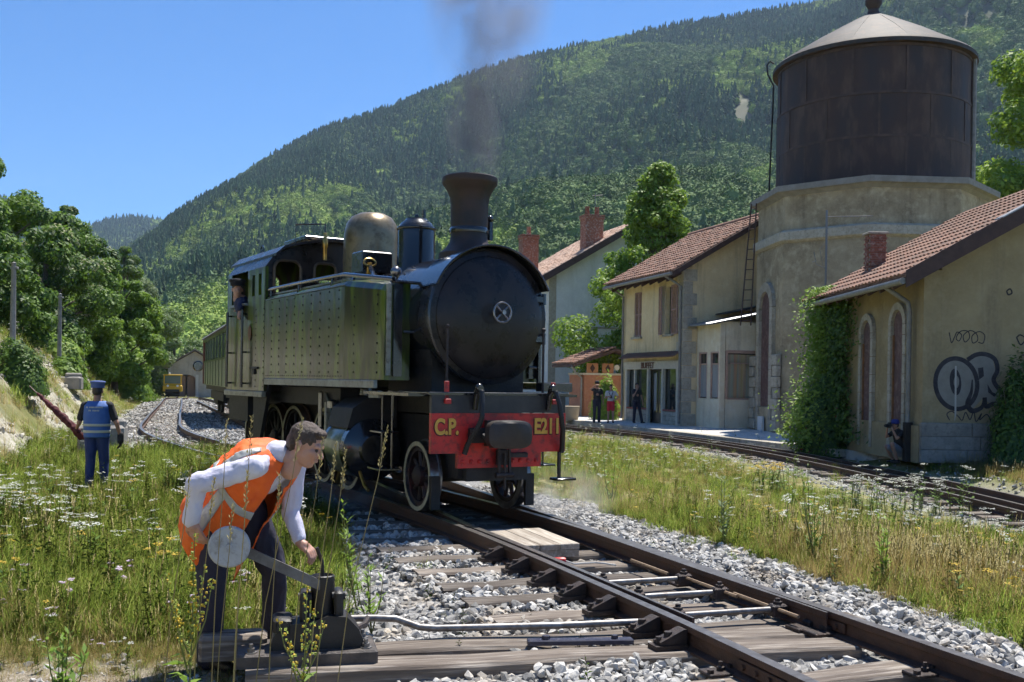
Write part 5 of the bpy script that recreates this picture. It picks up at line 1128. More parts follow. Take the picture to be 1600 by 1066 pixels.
mb = MB(); mb.lathe([(.34, tz1 + 1.90), (.24, tz1 + 2.02), (.18, tz1 + 2.2), (.30, tz1 + 2.4), (.30, tz1 + 2.55), (.1, tz1 + 2.75), (.06, tz1 + 3.1), (0, tz1 + 3.15)], 20); mb.build('finial', M_TNK, rfz, 40)
mb = MB(); mb.lathe([(TR - .1, tz1 - .1), (TR + .2, tz1 - .16)], nseg); mb.build('eave', M_TNK, rfz, 30)
# ladder up the side of the tank, rungs
la = math.atan2(-TWY, -TWX) - math.pi / 2 + R(4)
def polar(r, a, z): return (r * math.cos(a), r * math.sin(a), z)
ld = empty('ladder', (0, 0, 0), 0, tw); mb = MB()
for da in (-.05, .05): mb.tube([polar(TR + .28, la + da, tz0 - .1), polar(TR + .16, la + da, tz1 - .45)], .03, 6)
mb.tube([polar(TR + .16, la, tz1 - .45), polar(TR + .38, la, tz1 + .0), polar(TR + .42, la, tz1 + .35), polar(TR + .30, la, tz1 + .5), polar(TR + .16, la, tz1 + .4)], .035, 6); mb.build('stile', M_UND, ld, 50)
for i in range(16): 
    z = tz0 + .1 + i * .25; mb = MB(); mb.tube([polar(TR + .27 - .007 * i, la - .05, z), polar(TR + .27 - .007 * i, la + .05, z)], .015, 5); mb.build('rung', M_UND, ld)
mb = MB(); mb.tube([polar(TR + .08, la + math.pi - R(14), tz0), polar(TR + .08, la + math.pi - R(14), tz1 - .1)], .09, 8); mb.build('overflow_pipe', M_PIPE, tw, 40)
# left facet: tall arched doorway with stone surround, rubble quoins, white step
i0 = None; best = 9
for k_ in range(8):
    am = va[k_] + math.pi / 8; nx_, ny_ = math.cos(am), math.sin(am); sc_ = abs(nx_ + .96) + abs(ny_ + .27)
    if sc_ < best: best = sc_; i0 = am
ap = TWR * math.cos(math.pi / 8)
dr = empty('doorway', (ap * math.cos(i0), ap * math.sin(i0), 0), i0 + math.pi, tw)       # local x into the wall
for poly in arch_ring(MB(), .1, 1.25, .02, 5.25, -.14, .2, .34, 12): mb = MB(); mb.prism(poly, (.2, 0, 0)); mb.build('surround_stone', M_DRESS, dr)
mb = MB(); r_ = .62; pts = [(-.03, .1 - r_, .02), (-.03, .1 + r_, .02)] + [(-.03, .1 + r_ * math.cos(a), 4.62 + r_ * math.sin(a)) for a in np.linspace(0, math.pi, 13)]; mb.prism(pts, (.05, 0, 0)); mb.build('door_leaf', M_DOORR, dr)
mb = MB(); mb.cbox((-.2, .1, .28), (.12, .5, .56), .02); mb.build('white_step', mat('white_paint', (.68, .68, .66), None, rough=.7), dr)
for i in range(7):
    mb = MB(); w_ = (.7, .5)[i % 2]; mb.cbox((-.13, -1.69 + w_ / 2, .26 + i * .40), (.18, w_, .38), .03); mb.build('quoin_stone', M_DRESS, dr)
for i in range(7):
    mb = MB(); w_ = (.7, .5)[i % 2]; mb.cbox((-.13, 1.69 - w_ / 2, .26 + i * .40), (.18, w_, .38), .03); mb.build('quoin_stone', M_DRESS, dr)
# iron ladder leaning on the tower's left edge
ll = empty('iron_ladder', (8.75, 38.6, 3.65), 0); tag(ll, 'narrow rusty iron ladder fixed beside the water tower edge above the annexe roof', 'ladder')
lt = lambda s_: (.0 + .18 * s_, 0, 4.9 * s_)
mb = MB()
for dy in (-.0, .0): pass
mb.tube([(-.16, .06, 0), (.18, .05, 4.6)], .028, 6); mb.tube([(.20, -.06, 0), (.34, -.06, 4.6)], .028, 6); mb.build('stile', M_WOODR, ll, 50)
for i in range(12):
    s_ = (i + .5) / 12; mb = MB(); mb.tube([(-.16 + .34 * s_, .06, 4.6 * s_), (.20 + .14 * s_, -.06, 4.6 * s_)], .018, 5); mb.build('rung', M_WOODR, ll)

# ---------------------------------------------------------------- tracksid shed house with graffiti (right)
rh = empty('trackside_house', (9.22, 23.0, -.30), R(.5)); tag(rh, 'single storey rendered house with graffiti gable and red clay tiles', 'house')
RL = 6.7; EH = 4.35; RXX = 4.35; RZZ = 7.05
mb = MB(); wl = [(3.05, 3.80, 0.35, 3.05), (.95, 1.75, .35, 3.12)]
wall_open(mb, 0, RL, 0, EH, [], 0, .4)
mb.prism([(.402, 0, 0), (8.7, 0, 0), (8.7, 0, EH), (RXX, 0, RZZ - .25), (.402, 0, EH + .1)], (0, .4, 0)); mb.prism([(.402, RL - .4, 0), (8.7, RL - .4, 0), (8.7, RL - .4, EH), (RXX, RL - .4, RZZ - .25), (.402, RL - .4, EH)], (0, .4, 0)); mb.box((8.5, RL / 2, EH / 2), (.4, RL - .81, EH)); mb.build('wall', M_RH, rh)
mb = MB(); mb.box((-.035, RL / 2, .42), (.08, RL, .84)); mb.build('plinth', M_RH, rh)
for j in range(3):       # plinth stones along the gable
    x = -.06; i = 0
    while x < 8.6:
        w_ = 1.05 + .5 * ((i * 7 + j * 3) % 5) / 5; mb = MB(); mb.cbox((x + w_ / 2, -.05, .17 + j * .30), (w_ - .012, .12, .29), .012); mb.build('plinth_stone', M_QUOIN, rh); x += w_; i += 1
for (y_, w_, zt, zb, dm) in ((3.43, .62, 3.42, .18, 0), (1.35, .66, 3.55, .18, 1)):
    bl = empty('blind_doorway', (0, 0, 0), 0, rh)
    for poly in arch_ring(MB(), y_, w_ + .06, zb, zt, -.09, .1, .17, 10): mb = MB(); mb.prism(poly, (.14, 0, 0)); mb.build('surround_stone', M_DRESS, bl)
    r_ = w_ / 2; pts = [(-.02, y_ - r_, zb), (-.02, y_ + r_, zb)] + [(-.02, y_ + r_ * math.cos(a), zt - r_ - .03 + r_ * math.sin(a)) for a in np.linspace(0, math.pi, 11)]
    mb = MB(); mb.prism(pts, (.05, 0, 0)); mb.build('door_leaf', M_DOORR, bl)
    mb = MB(); mb.box((-.03, y_ - r_ + .03, (zb + zt) / 2 - .25), (.05, .05, zt - zb - .7)); mb.box((-.03, y_ + r_ - .03, (zb + zt) / 2 - .25), (.05, .05, zt - zb - .7)); mb.build('jamb_wood', mat('orange_wood', (.30, .14, .05), (.2, .1, .05), 9, .8), bl)
# roof: deck, clay tiles one by one on the visible slope
rr_ = empty('roof', (0, 0, 0), 0, rh); xe, ze = -.62, EH - .22
mb = MB()
for xa in (xe, 2 * RXX - xe): mb.prism([(xa, -.5, ze), (RXX, -.5, RZZ - .1), (RXX, -.5, RZZ - .26), (xa, -.5, ze - .16)], (0, RL + .95, 0))
mb.build('roof_deck', M_WOODR, rr_)
ux, uz = RXX - xe, RZZ - .1 - ze; SL = math.hypot(ux, uz); ux /= SL; uz /= SL; TA = math.atan2(uz, ux)
tm = MB(); n_ = 6
for (s_, hh, kk) in ((0, .052, 1.06), (.44, .014, .92)):
    for k_ in range(n_ + 1): a = math.pi * k_ / n_; tm.v.append((s_, .098 * kk * math.cos(a), hh + .07 * math.sin(a)))
for k_ in range(n_): tm.f.append((k_, k_ + 1, n_ + 2 + k_, n_ + 1 + k_))
tm.f.append(tuple(range(n_, -1, -1))); TILE = tm.mesh('tile'); TILE.materials.append(M_TILE)
ncol = 33; nrow = 14; cnt = 0; rest = MB()
for i in range(nrow):
    for j in range(ncol):
        s_ = -.04 + i * .395; y_ = -.44 + (j + .5) * (RL + .83) / ncol; jt = random.uniform(-.012, .012)
        p = (xe + ux * s_, y_ + jt, ze + .005 + uz * s_)
        if i < 9 and cnt < 297:
            o = link('tile', TILE, rr_, p); o.rotation_euler = (0, -TA, random.uniform(-.03, .03)); cnt += 1
        else:
            M_ = Matrix.Translation(p) @ Matrix.Rotation(-TA, 4, 'Y'); rest.add([M_ @ Vector(v) for v in tm.v], tm.f)
tag(rest.build('upper_tiles', M_TILE, rr_, fix=False), kind='stuff')
mb = MB(); mb.prism([(xe + .02, -.36, ze - .02), (RXX, -.36, RZZ - .09), (RXX, -.36, RZZ - .085), (xe + .02, -.36, ze + .006)], (0, RL + .7, 0)); mb.build('roof_bed', mat('tile_bed', (.16, .075, .045), (.1, .055, .04), 6, .9), rr_)
mb = MB(); mb.prism([(xe, -.52, ze - .24), (RXX, -.52, RZZ - .34), (RXX, -.52, RZZ + .05), (xe, -.52, ze + .14)], (0, -.04, 0)); mb.build('barge_board', M_WOODR, rr_)
mb = MB(); mb.prism([(xe + 2.1, -.58, ze + 1.32), (RXX + .1, -.58, RZZ + .03), (RXX + .1, -.58, RZZ + .06), (xe + 2.1, -.58, ze + 1.35)], (0, .4, 0)); mb.build('verge_flashing', M_ZINC, rr_)
mb = MB(); mb.tube([(xe - .05, -.5, ze - .09), (xe - .05, RL + .4, ze - .12)], .075, 8); mb.tube([(xe - .03, .62, ze - .12), (xe + .25, .62, ze - .30), (-.16, .5, ze - .48), (-.12, .5, ze - .7), (-.12, .5, .9), (-.12, .5, .3)], .055, 10); mb.build('gutter', M_PIPE, rh, 50)
mb = MB(); mb.box((-.12, .5, .45), (.16, .16, .9)); mb.build('pipe_shoe', M_UND, rh)
for i in range(9):
    mb = MB(); mb.box((-.34, .3 + i * .78, ze - .02), (.62, .09, .12), ry=-TA); mb.build('rafter', M_WOODR, rr_)
# brick chimney
chm = empty('chimney', (.70, 5.0, ze + .62), 0, rr_); chm.scale = (.85, .85, .85)
mb = MB(); mb.box((0, 0, .55), (.50, .44, 1.5)); mb.build('chimney_core', M_MORTAR, chm)
bk = MB(); bk.cbox((0, 0, 0), (.235, .10, .062), .004); BRK = bk.mesh('brick'); BRK.materials.append(M_BRICK)
for r_ in range(19):
    z = -.12 + r_ * .076
    for (cx, cy, an_, L_) in ((0, -.215, 0, .5), (-.245, 0, math.pi / 2, .44), (0, .215, 0, .5), (.245, 0, math.pi / 2, .44)):
        for q in ((-.125, .125) if r_ % 2 else (-.245, 0, .245)):
            if abs(q) > .2 and an_: q *= .75
            if an_ and r_ % 2 == 0 and abs(q) > .1: continue
            o = link('brick', BRK, chm, (cx + (q if not an_ else 0), cy + (q if an_ else 0), z), an_); 
            if abs(q) > .2: o.scale = (.5, 1, 1); o.location.x = cx + math.copysign(.185, q)
mb = MB(); mb.cbox((0, 0, 1.34), (.66, .60, .07), .015); mb.build('chimney_cap', M_DRESS, chm)
# aerial on a pole behind the roof
ae = empty('television_aerial', (9.75, 32.0, -.3)); tag(ae, 'thin television aerial on a tall pole before the water tower', 'aerial')
mb = MB(); mb.tube([(0, 0, 0), (0, 0, 7.2)], .035, 8); mb.build('pole', M_ANT, ae, 40)
mb = MB(); mb.tube([(0, 0, 7.0), (1.45, 0, 7.05)], .016, 6)
for i in range(12): mb.tube([(.2 + i * .11, -.12, 7.01), (.2 + i * .11, .12, 7.01)], .008, 4)
mb.build('boom', M_ANT, ae)
mb = MB(); mb.tube([(0, 0, 5.4), (-.3, 0, 5.5), (-.38, 0, 5.9)], .012, 5); mb.tube([(-.36, -.2, 5.6), (-.36, .2, 5.6)], .012, 4); mb.tube([(0, 0, 6.2), (-.2, 0, 6.0), (-.1, .0, 5.5), (0, 0, 5.3)], .008, 4); mb.build('small_loop', M_ANT, ae)
# graffiti on the gable: paint laid a few millimetres proud of the render
GY_ = -.006
M_SPR = mat('spray_black', (.018, .016, .022), (.05, .045, .05), 7, .8); M_SPG = mat('spray_grey', (.25, .235, .205), (.21, .195, .165), 5, .85)
gf = empty('graffiti', (0, 0, 0), 0, rh)
def stroke(pts, w, m=M_SPR, y=GY_, closed=False, name='stroke'):
    P = spline(pts + ([pts[0]] if closed else []), .02); t_ = np.gradient(P, axis=0); t_ /= np.linalg.norm(t_, axis=1)[:, None] + 1e-9; n_ = np.stack([-t_[:, 1], t_[:, 0]], -1)
    w_ = np.asarray(w if not np.isscalar(w) else [w] * len(pts)); ww = np.interp(np.linspace(0, 1, len(P)), np.linspace(0, 1, len(w_)), w_)[:, None] / 2
    a = P + n_ * ww; b_ = P - n_ * ww; m_ = MB(); k_ = len(P); m_.add([(x, y, z) for x, z in a] + [(x, y, z) for x, z in b_], [(i, i + 1, k_ + i + 1, k_ + i) for i in range(k_ - 1)]); return m_.build(name, m, gf, fix=False)
def patch(pts, m, y, name='fill'): m_ = MB(); m_.add([(x, y, z) for x, z in pts], [tuple(range(len(pts)))]); return m_.build(name, m, gf, fix=False)
def ell(cx, cz, rx, rz, n=28, tilt=0): return [(cx + rx * math.cos(a) * math.cos(tilt) - rz * math.sin(a) * math.sin(tilt), cz + rx * math.cos(a) * math.sin(tilt) + rz * math.sin(a) * math.cos(tilt)) for a in np.linspace(0, 2 * math.pi, n + 1)[:-1]]
patch(ell(.76, 1.80, .46, .56, tilt=.15), M_SPG, -.003); patch([(1.02, 2.36), (1.3, 2.46), (1.56, 2.40), (1.64, 2.1), (1.55, 1.86), (1.95, 1.42), (1.55, 1.34), (1.38, 1.5), (1.12, 1.22), (1.0, 1.6)], M_SPG, -.0035)
stroke(ell(.76, 1.80, .47, .57, tilt=.15), .10, closed=True); patch(ell(.74, 1.84, .13, .30, tilt=.1), M_SPR, -.0055); patch(ell(.76, 1.84, .06, .14), M_SPG, -.0075)
stroke([(1.0, 2.34), (1.2, 2.46), (1.42, 2.47), (1.62, 2.36), (1.68, 2.12), (1.60, 1.90), (1.72, 1.70), (2.0, 1.44), (1.86, 1.36), (1.60, 1.36), (1.44, 1.30), (1.40, 1.50)], .10); stroke([(1.40, 1.5), (1.34, 1.28), (1.12, 1.20), (1.02, 1.34), (1.10, 1.62), (1.12, 1.9)], [.05, .09, .12, .10, .06, .03])
patch([(1.24, 2.16), (1.36, 2.18), (1.38, 1.98), (1.27, 1.90)], M_SPR, -.0055); patch([(1.46, 1.80), (1.58, 1.62), (1.68, 1.58), (1.62, 1.52), (1.48, 1.62)], M_SPR, -.0065)
stroke([(.58, 2.95), (.64, 2.72), (.70, 2.84), (.76, 2.96), (.86, 2.90), (.80, 2.76), (.74, 2.82), (.84, 2.98), (1.0, 2.98), (1.04, 2.84), (.94, 2.74), (.90, 2.88), (1.06, 3.0), (1.2, 2.92), (1.22, 2.78), (1.12, 2.72), (1.10, 2.88), (1.26, 2.98), (1.38, 2.90), (1.34, 2.72), (1.24, 2.74)], .022)
stroke([(.62, .98), (.56, 1.12), (.66, 1.18), (.82, 1.06), (.9, .98), (.98, 1.16), (1.08, 1.0), (1.16, 1.18), (1.22, .96), (1.34, 1.14), (1.30, 1.0), (1.46, 1.12), (1.6, .92), (1.66, 1.1), (1.80, 1.02)], .024); stroke([(.80, .86), (1.15, .84), (1.45, .74)], .014); stroke([(1.0, .78), (1.2, .72)], .012)
stroke([(2.1, 2.86), (2.2, 2.70), (2.3, 2.84), (2.18, 2.92), (2.1, 2.86)], .03); stroke([(2.34, 2.66), (2.36, 2.94), (2.5, 2.90)], .03); stroke([(2.2, 2.46), (2.6, 2.52), (2.8, 2.6)], .03)
stroke([(1.86, 3.9), (1.94, 3.95), (1.98, 3.86), (1.90, 3.82), (1.86, 3.9)], .035)
patch([(.72, 2.2), (.76, 2.2), (.77, 1.1), (.73, .95)], mat('run_mark', (.42, .40, .36), None, rough=.9), -.0085, 'run_mark')

# ---------------------------------------------------------------- white house behind the locomotive, brick kiosk
wh_ = empty('white_house', (2.15, 61.2, -.35), A_ST); tag(wh_, 'tall white gabled house with pale tiles and brick chimney', 'house')
WE = 8.4; WRX = 5.4; WRZ = 11.6; WL = 9
mb = MB(); mb.box((.2, WL / 2 + .2, WE / 2), (.4, WL - .4, WE)); mb.prism([(0, 0, 0), (2 * WRX, 0, 0), (2 * WRX, 0, WE), (WRX, 0, WRZ - .2), (0, 0, WE)], (0, .4, 0)); mb.build('wall', M_WHITE, wh_)
mb = MB(); mb.box((.2, -.02, WE / 2), (.45, .05, WE)); mb.box((5.4, -.012, 5.1), (10.4, .03, .12)); mb.build('corner_band', M_DRESS, wh_)
rw = empty('roof', (0, 0, 0), 0, wh_); xe, ze = -.8, WE - .5
mb = MB()
for xa in (xe, 2 * WRX - xe): mb.prism([(xa, -.7, ze), (WRX, -.7, WRZ), (WRX, -.7, WRZ - .2), (xa, -.7, ze - .2)], (0, WL + .9, 0))
mb.build('roof_deck', M_WOODR, rw)
mb = MB(); tile_rows(mb, -.7, WL + .2, xe - .03, ze + .01, WRX, WRZ + .01, .24, .42); tag(mb.build('roof_tiles', M_TILEP, rw, fix=False), kind='stuff')
mb = MB(); mb.prism([(xe, -.72, ze - .35), (WRX, -.72, WRZ - .35), (WRX, -.72, WRZ + .05), (xe, -.72, ze + .08)], (0, -.05, 0)); mb.prism([(2 * WRX - xe, -.72, ze - .35), (WRX, -.72, WRZ - .35), (WRX, -.72, WRZ + .05), (2 * WRX - xe, -.72, ze + .08)], (0, -.05, 0)); mb.build('barge_board', M_WOODR, rw)
def stack(name, parent, x, y, z0, z1, w, pots):
    c_ = empty(name, (x, y, 0), 0, parent); mb = MB(); mb.box((0, 0, (z0 + z1) / 2), (w, w * .8, z1 - z0)); mb.box((0, 0, z1 - .1), (w * 1.1, w * .9, .12)); mb.box((0, 0, z1 + .04), (w * 1.12, w * .92, .07)); mb.build('shaft', M_BRICK, c_)
    for k_ in range(pots): mb = MB(); mb.lathe([(.15, z1 + .07), (.13, z1 + .55), (.16, z1 + .6), (0, z1 + .6)], 12, ((k_ - (pots - 1) / 2) * w * .55, 0, 0)); mb.build('chimney_pot', M_BRICK, c_, 40)
stack('chimney', rw, 2.9, .6, 9.4, 11.9, 1.15, 2)
mb = MB(); mb.tube([(3.1, .6, 12.3), (3.1, .6, 13.4)], .02, 5); mb.tube([(2.9, .6, 13.2), (3.6, .6, 13.3)], .015, 5); mb.build('roof_aerial', M_ANT, rw)
stack('chimney', rw, -.2, 3.5, 7.6, 10.9, 1.05, 1)
ki = empty('brick_kiosk', (3.55, 52.0, -.30), A_ST); tag(ki, 'small red brick kiosk with tiled roof beside the buffet', 'kiosk')
KE = 2.75
mb = MB(); mb.box((.06, .9, 1.05), (.12, 1.8, 2.1)); mb.box((1.6, .06, 1.05), (3.2, .12, 2.1)); mb.box((3.1, .9, 1.3), (.2, 1.7, 2.6)); mb.build('wall', mat('kiosk_brick', (.46, .20, .11), (.38, .155, .09), 4, .9, 0, .3, 60, c3=(.50, .30, .2), scale3=25), ki)
mb = MB(); mb.box((.04, .9, 2.15), (.2, 1.86, .1)); mb.box((1.6, .02, 2.15), (3.2, .2, .1)); mb.build('string_band', M_FRAMEW, ki)
for k_ in range(2):
    mb = MB(); mb.box((.55 + k_ * .85, -.01, 2.45), (.62, .05, .5)); pn = mb.build('panel', mat('panel_orange', (.42, .2, .1), None, rough=.85), ki)
    mb = MB(); mb.prism([(.55 + k_ * .85, -.06, 2.66), (.69 + k_ * .85, -.06, 2.45), (.55 + k_ * .85, -.06, 2.24), (.41 + k_ * .85, -.06, 2.45)], (0, .03, 0)); mb.build('diamond', mat('diamond_dark', (.06, .03, .025), None, rough=.8), pn)
mb = MB(); mb.box((2.6, .0, 2.45), (1.0, .06, .5)); mb.build('pane', M_PANE, ki)
mb = MB(); mb.lathe([(.14, 0), (.14, .1), (0, .1)], 16, (1.86, -.04, 2.5), 'Y'); mb.build('clock', mat('clock_white', (.65, .63, .58), None, rough=.5), ki)
mb = MB(); mb.box((1.75, .3, 1.0), (.9, .5, 2.0)); mb.build('pillar', M_BRICK, ki)
mb = MB(); tile_rows(mb, -.6, 2.6, -.7, KE - .1, 1.6, KE + .75, .22, .38); tag(mb.build('roof_tiles', M_TILE, ki, fix=False), kind='stuff')
mb = MB(); mb.prism([(-.7, -.6, KE - .13), (1.6, -.6, KE + .72), (3.8, -.6, KE + .2), (3.8, -.6, KE + .05), (1.6, -.6, KE + .55), (-.7, -.6, KE - .28)], (0, 3.2, 0)); mb.build('roof_deck', M_WOODR, ki)
mb = MB(); mb.tube([(-.7, -.4, KE - .2), (-.5, -.3, KE - .5), (-.06, -.1, KE - .8), (-.06, -.1, 0)], .05, 6); mb.build('drain_pipe', M_PIPE, ki, 40)
po_ = empty('planter', (2.55, 46.6, -.30), A_ST); tag(po_, 'round concrete planter tub standing on the platform by the kiosk', 'planter')
mb = MB(); mb.lathe([(.48, 0), (.56, .62), (.50, .64), (.46, .52), (0, .5)], 20); mb.build('tub', mat('tub', (.42, .34, .24), (.34, .28, .2), 4, .9), po_, 40)
# ================================================================ grass, flowers, weeds
def gmat(n, c1, c2, tr=.35): return mat(n, c1, c2, 2.2, .6, 0, 0, spec=.3, trans=tr, rand=.25, lo=.3, hi=.7)
M_G1 = gmat('grass_green', (.31, .41, .065), (.23, .33, .045), .5); M_G2 = gmat('grass_pale', (.44, .50, .13), (.35, .42, .085), .5); M_GT = gmat('grass_dry', (.50, .385, .165), (.40, .30, .12), .5); M_GD = gmat('herb_green', (.17, .28, .045), (.12, .21, .035), .5)
M_FW = mat('white_petal', (.72, .72, .66), (.60, .62, .52), 9, .7, trans=.2); M_FY = mat('yellow_petal', (.62, .42, .02), (.5, .36, .04), 9, .7, trans=.2); M_FP = mat('lilac_petal', (.55, .42, .52), (.62, .55, .6), 9, .7, trans=.2)
M_SEED = mat('seed_head', (.40, .34, .15), (.31, .26, .10), 20, .8, trans=.2); M_STEM = gmat('plant_stem', (.14, .17, .045), (.20, .19, .07), .15); M_STEMD = gmat('dry_stem', (.36, .28, .12), (.27, .21, .09), .15)
def blade(mb, rr, x, y, h, w, lean, az, mi, seg=3):
    mb.m = mi; dx, dy = math.cos(az), math.sin(az); sx, sy = -dy, dx; fl = rr.uniform(-.8, .8); sx, sy = sx * math.cos(fl) + dx * math.sin(fl), sy * math.cos(fl) + dy * math.sin(fl); vs = []
    for i in range(seg + 1):
        f = i / seg; o = lean * h * f ** 2; z = h * f * (1 - .25 * lean * f); ww = w * (1 - f) ** .7 / 2
        if i < seg: vs += [(x + dx * o - sx * ww, y + dy * o - sy * ww, z), (x + dx * o + sx * ww, y + dy * o + sy * ww, z)]
        else: vs.append((x + dx * o, y + dy * o, z))
    mb.add(vs, [(2 * i, 2 * i + 1, 2 * i + 3, 2 * i + 2) for i in range(seg - 1)] + [(2 * seg - 2, 2 * seg - 1, 2 * seg)])
def soft_up(me):
    """fine blades are shaded as a soft sward, not as flat cards"""
    me.polygons.foreach_set('use_smooth', [True] * len(me.polygons)); rr = random.Random(3)
    me.normals_split_custom_set_from_vertices([Vector((rr.uniform(-.55, .55), rr.uniform(-.55, .55), 1)).normalized() for v in me.vertices])
def clump(seed, n, h0, h1, rad, mats, wts, w=.007, heads=0, hm=None, seg=3):
    rr = random.Random(seed); mb = MB()
    for k in range(n):
        a = rr.uniform(0, 6.28); q = rad * rr.random() ** .6; mi = rr.choices(range(len(wts)), wts)[0]; blade(mb, rr, q * math.cos(a), q * math.sin(a), rr.uniform(h0, h1), w * rr.uniform(.6, 1.5), rr.uniform(.15, 1.15), rr.uniform(0, 6.28), mi, seg)
    for k in range(heads):
        a = rr.uniform(0, 6.28); q = rad * rr.random(); x, y = q * math.cos(a), q * math.sin(a); h = rr.uniform(h1 * .95, h1 * 1.3); lx, ly = rr.uniform(-.06, .06), rr.uniform(-.06, .06)
        mb.m = len(mats) - 1; mb.tube([(x, y, 0), (x + lx, y + ly, h)], [.0022, .0014], 3, False)
        for i in range(6): f = i / 6; p = Vector((x + lx, y + ly, h - .09 + .10 * f)); r_ = .0055 * math.sin(math.pi * (f * .8 + .15)); mb.add([p + Vector((r_, 0, 0)), p + Vector((-r_ * .5, r_ * .8, 0)), p + Vector((-r_ * .5, -r_ * .8, 0)), p + Vector((rr.uniform(-.008, .008), rr.uniform(-.008, .008), .024))], [(0, 1, 3), (1, 2, 3), (2, 0, 3)])
    me = mb.mesh('clump')
    for m in mats: me.materials.append(m)
    me.polygons.foreach_set('material_index', mb.mi); soft_up(me); return me
def umbel(seed, h, mflower, n=3, fr=.045, leaf=M_GD):
    """branched flower stalk: flat heads made of many small florets"""
    rr = random.Random(seed); mb = MB()
    for b_ in range(n):
        hx = rr.uniform(-.10, .10); hy = rr.uniform(-.10, .10); hh = h * rr.uniform(.8, 1.08); mb.m = 0; mb.tube([(0, 0, 0), (hx * .3, hy * .3, hh * .55), (hx, hy, hh)], [.0035, .0026, .0016], 4, False); mb.m = 1
        for k in range(16):
            a = rr.uniform(0, 6.28); q = fr * rr.random() ** .5; x, y, z = hx + q * math.cos(a), hy + q * math.sin(a), hh + rr.uniform(-.006, .008); s_ = rr.uniform(.006, .012); t_ = rr.uniform(0, 1.5)
            mb.add([(x + s_ * math.cos(t_), y + s_ * math.sin(t_), z), (x - s_ * math.sin(t_), y + s_ * math.cos(t_), z + .003), (x - s_ * math.cos(t_), y - s_ * math.sin(t_), z), (x + s_ * math.sin(t_), y - s_ * math.cos(t_), z + .003)], [(0, 1, 2, 3)])
        for k in range(5):
            f = rr.uniform(.1, .8); az = rr.uniform(0, 6.28); l = rr.uniform(.04, .09); c = Vector((hx * f * .5, hy * f * .5, hh * f)); d = Vector((math.cos(az), math.sin(az), .35)); s_ = Vector((-d.y, d.x, 0)) * .012; mb.m = 2; mb.add([c, c + d * l * .5 + s_, c + d * l, c + d * l * .5 - s_], [(0, 1, 2, 3)])
    me = mb.mesh('flower')
    for m in (M_STEM, mflower, leaf): me.materials.append(m)
    me.polygons.foreach_set('material_index', mb.mi); return me
def herb(seed, h, n=26, m=M_GD):
    rr = random.Random(seed); mb = MB(); mb.m = 0; mb.tube([(0, 0, 0), (rr.uniform(-.03, .03), rr.uniform(-.03, .03), h)], [.004, .0015], 4, False)
    for k in range(n):
        f = .1 + .9 * k / n; az = k * 2.4; l = .09 * (1.15 - f * .7) * rr.uniform(.7, 1.2); c = Vector((0, 0, h * f)); d = Vector((math.cos(az), math.sin(az), rr.uniform(.2, .9))).normalized(); s_ = Vector((-d.y, d.x, 0)).normalized() * l * .16; mb.m = 1; mb.add([c, c + d * l * .5 + s_, c + d * l + Vector((0, 0, -.02)), c + d * l * .5 - s_], [(0, 1, 2, 3)])
    me = mb.mesh('herb')
    for q in (M_STEM, m): me.materials.append(q)
    me.polygons.foreach_set('material_index', mb.mi); soft_up(me); return me
GREEN = [clump(k, 54, .12, .31, .15, [M_G1, M_G2, M_GD, M_STEM], [.45, .33, .22], .0085, 0) for k in range(5)]
MIXED = [clump(10 + k, 50, .12, .32, .15, [M_G1, M_G2, M_GT, M_SEED], [.45, .4, .15], .007, 0) for k in range(4)]
DRY = [clump(20 + k, 56, .12, .34, .15, [M_GT, M_G2, M_GT, M_SEED], [.6, .15, .25], .005, 2) for k in range(4)]
SHORT = [clump(30 + k, 40, .05, .16, .12, [M_G1, M_GT, M_GD, M_GT], [.4, .3, .3], .006, 0) for k in range(4)]
WFL = [umbel(40 + k, .36 + .05 * k, M_FW) for k in range(4)]; YFL = [umbel(50 + k, .32, M_FY, 2, .03) for k in range(2)]; PFL = [umbel(54 + k, .26, M_FP, 3, .018) for k in range(2)]
HERB = [herb(60 + k, .28 + .05 * k) for k in range(3)] + [herb(65, .36, 30, M_LF_BRIGHT)]
ALLP = GREEN + MIXED + DRY + SHORT + WFL + YFL + PFL + HERB
iG, iM, iD, iS, iW, iY, iP, iH = (np.array(a) for a in (range(0, 5), range(5, 9), range(9, 13), range(13, 17), range(17, 21), range(21, 23), range(23, 25), range(25, 29)))
def field(name, label, n, box, keep, pick, smin, smax, seed, zs=1.0, cat='grass'):
    rn = np.random.default_rng(seed); x = rn.uniform(box[0], box[1], n); y0, y1 = box[2], box[3]; y = rn.uniform(y0, y1, n)
    k = keep(x, y, rn); x, y = x[k], y[k]; m = len(x); idx, sc_ = pick(x, y, rn); s_ = rn.uniform(smin, smax, m) * sc_; z = ground_z(x, y) - .02
    rot = np.stack([rn.normal(0, .10, m), rn.normal(0, .10, m), rn.uniform(0, 6.28, m)], -1); tag(scatter(name, np.stack([x, y, z], -1), rot, np.stack([s_, s_, s_ * zs * rn.uniform(.8, 1.15, m)], -1), idx, ALLP, label, cat), kind='stuff')
def choose(rn, m, sets, w):
    w = np.array([np.broadcast_to(q, (m,)) for q in w], float); w = np.clip(w, 0, None); c = np.cumsum(w / w.sum(0), 0); r_ = rn.uniform(0, 1, m); s_ = (r_[None] > c).sum(0).clip(0, len(sets) - 1); out = np.zeros(m, int)
    for k, st in enumerate(sets): out = np.where(s_ == k, rn.choice(st, m), out)
    return out
def free(x, y): return (np.minimum(dist_to(PATH_C, x, y), dist_to(PATH_S, x, y)))
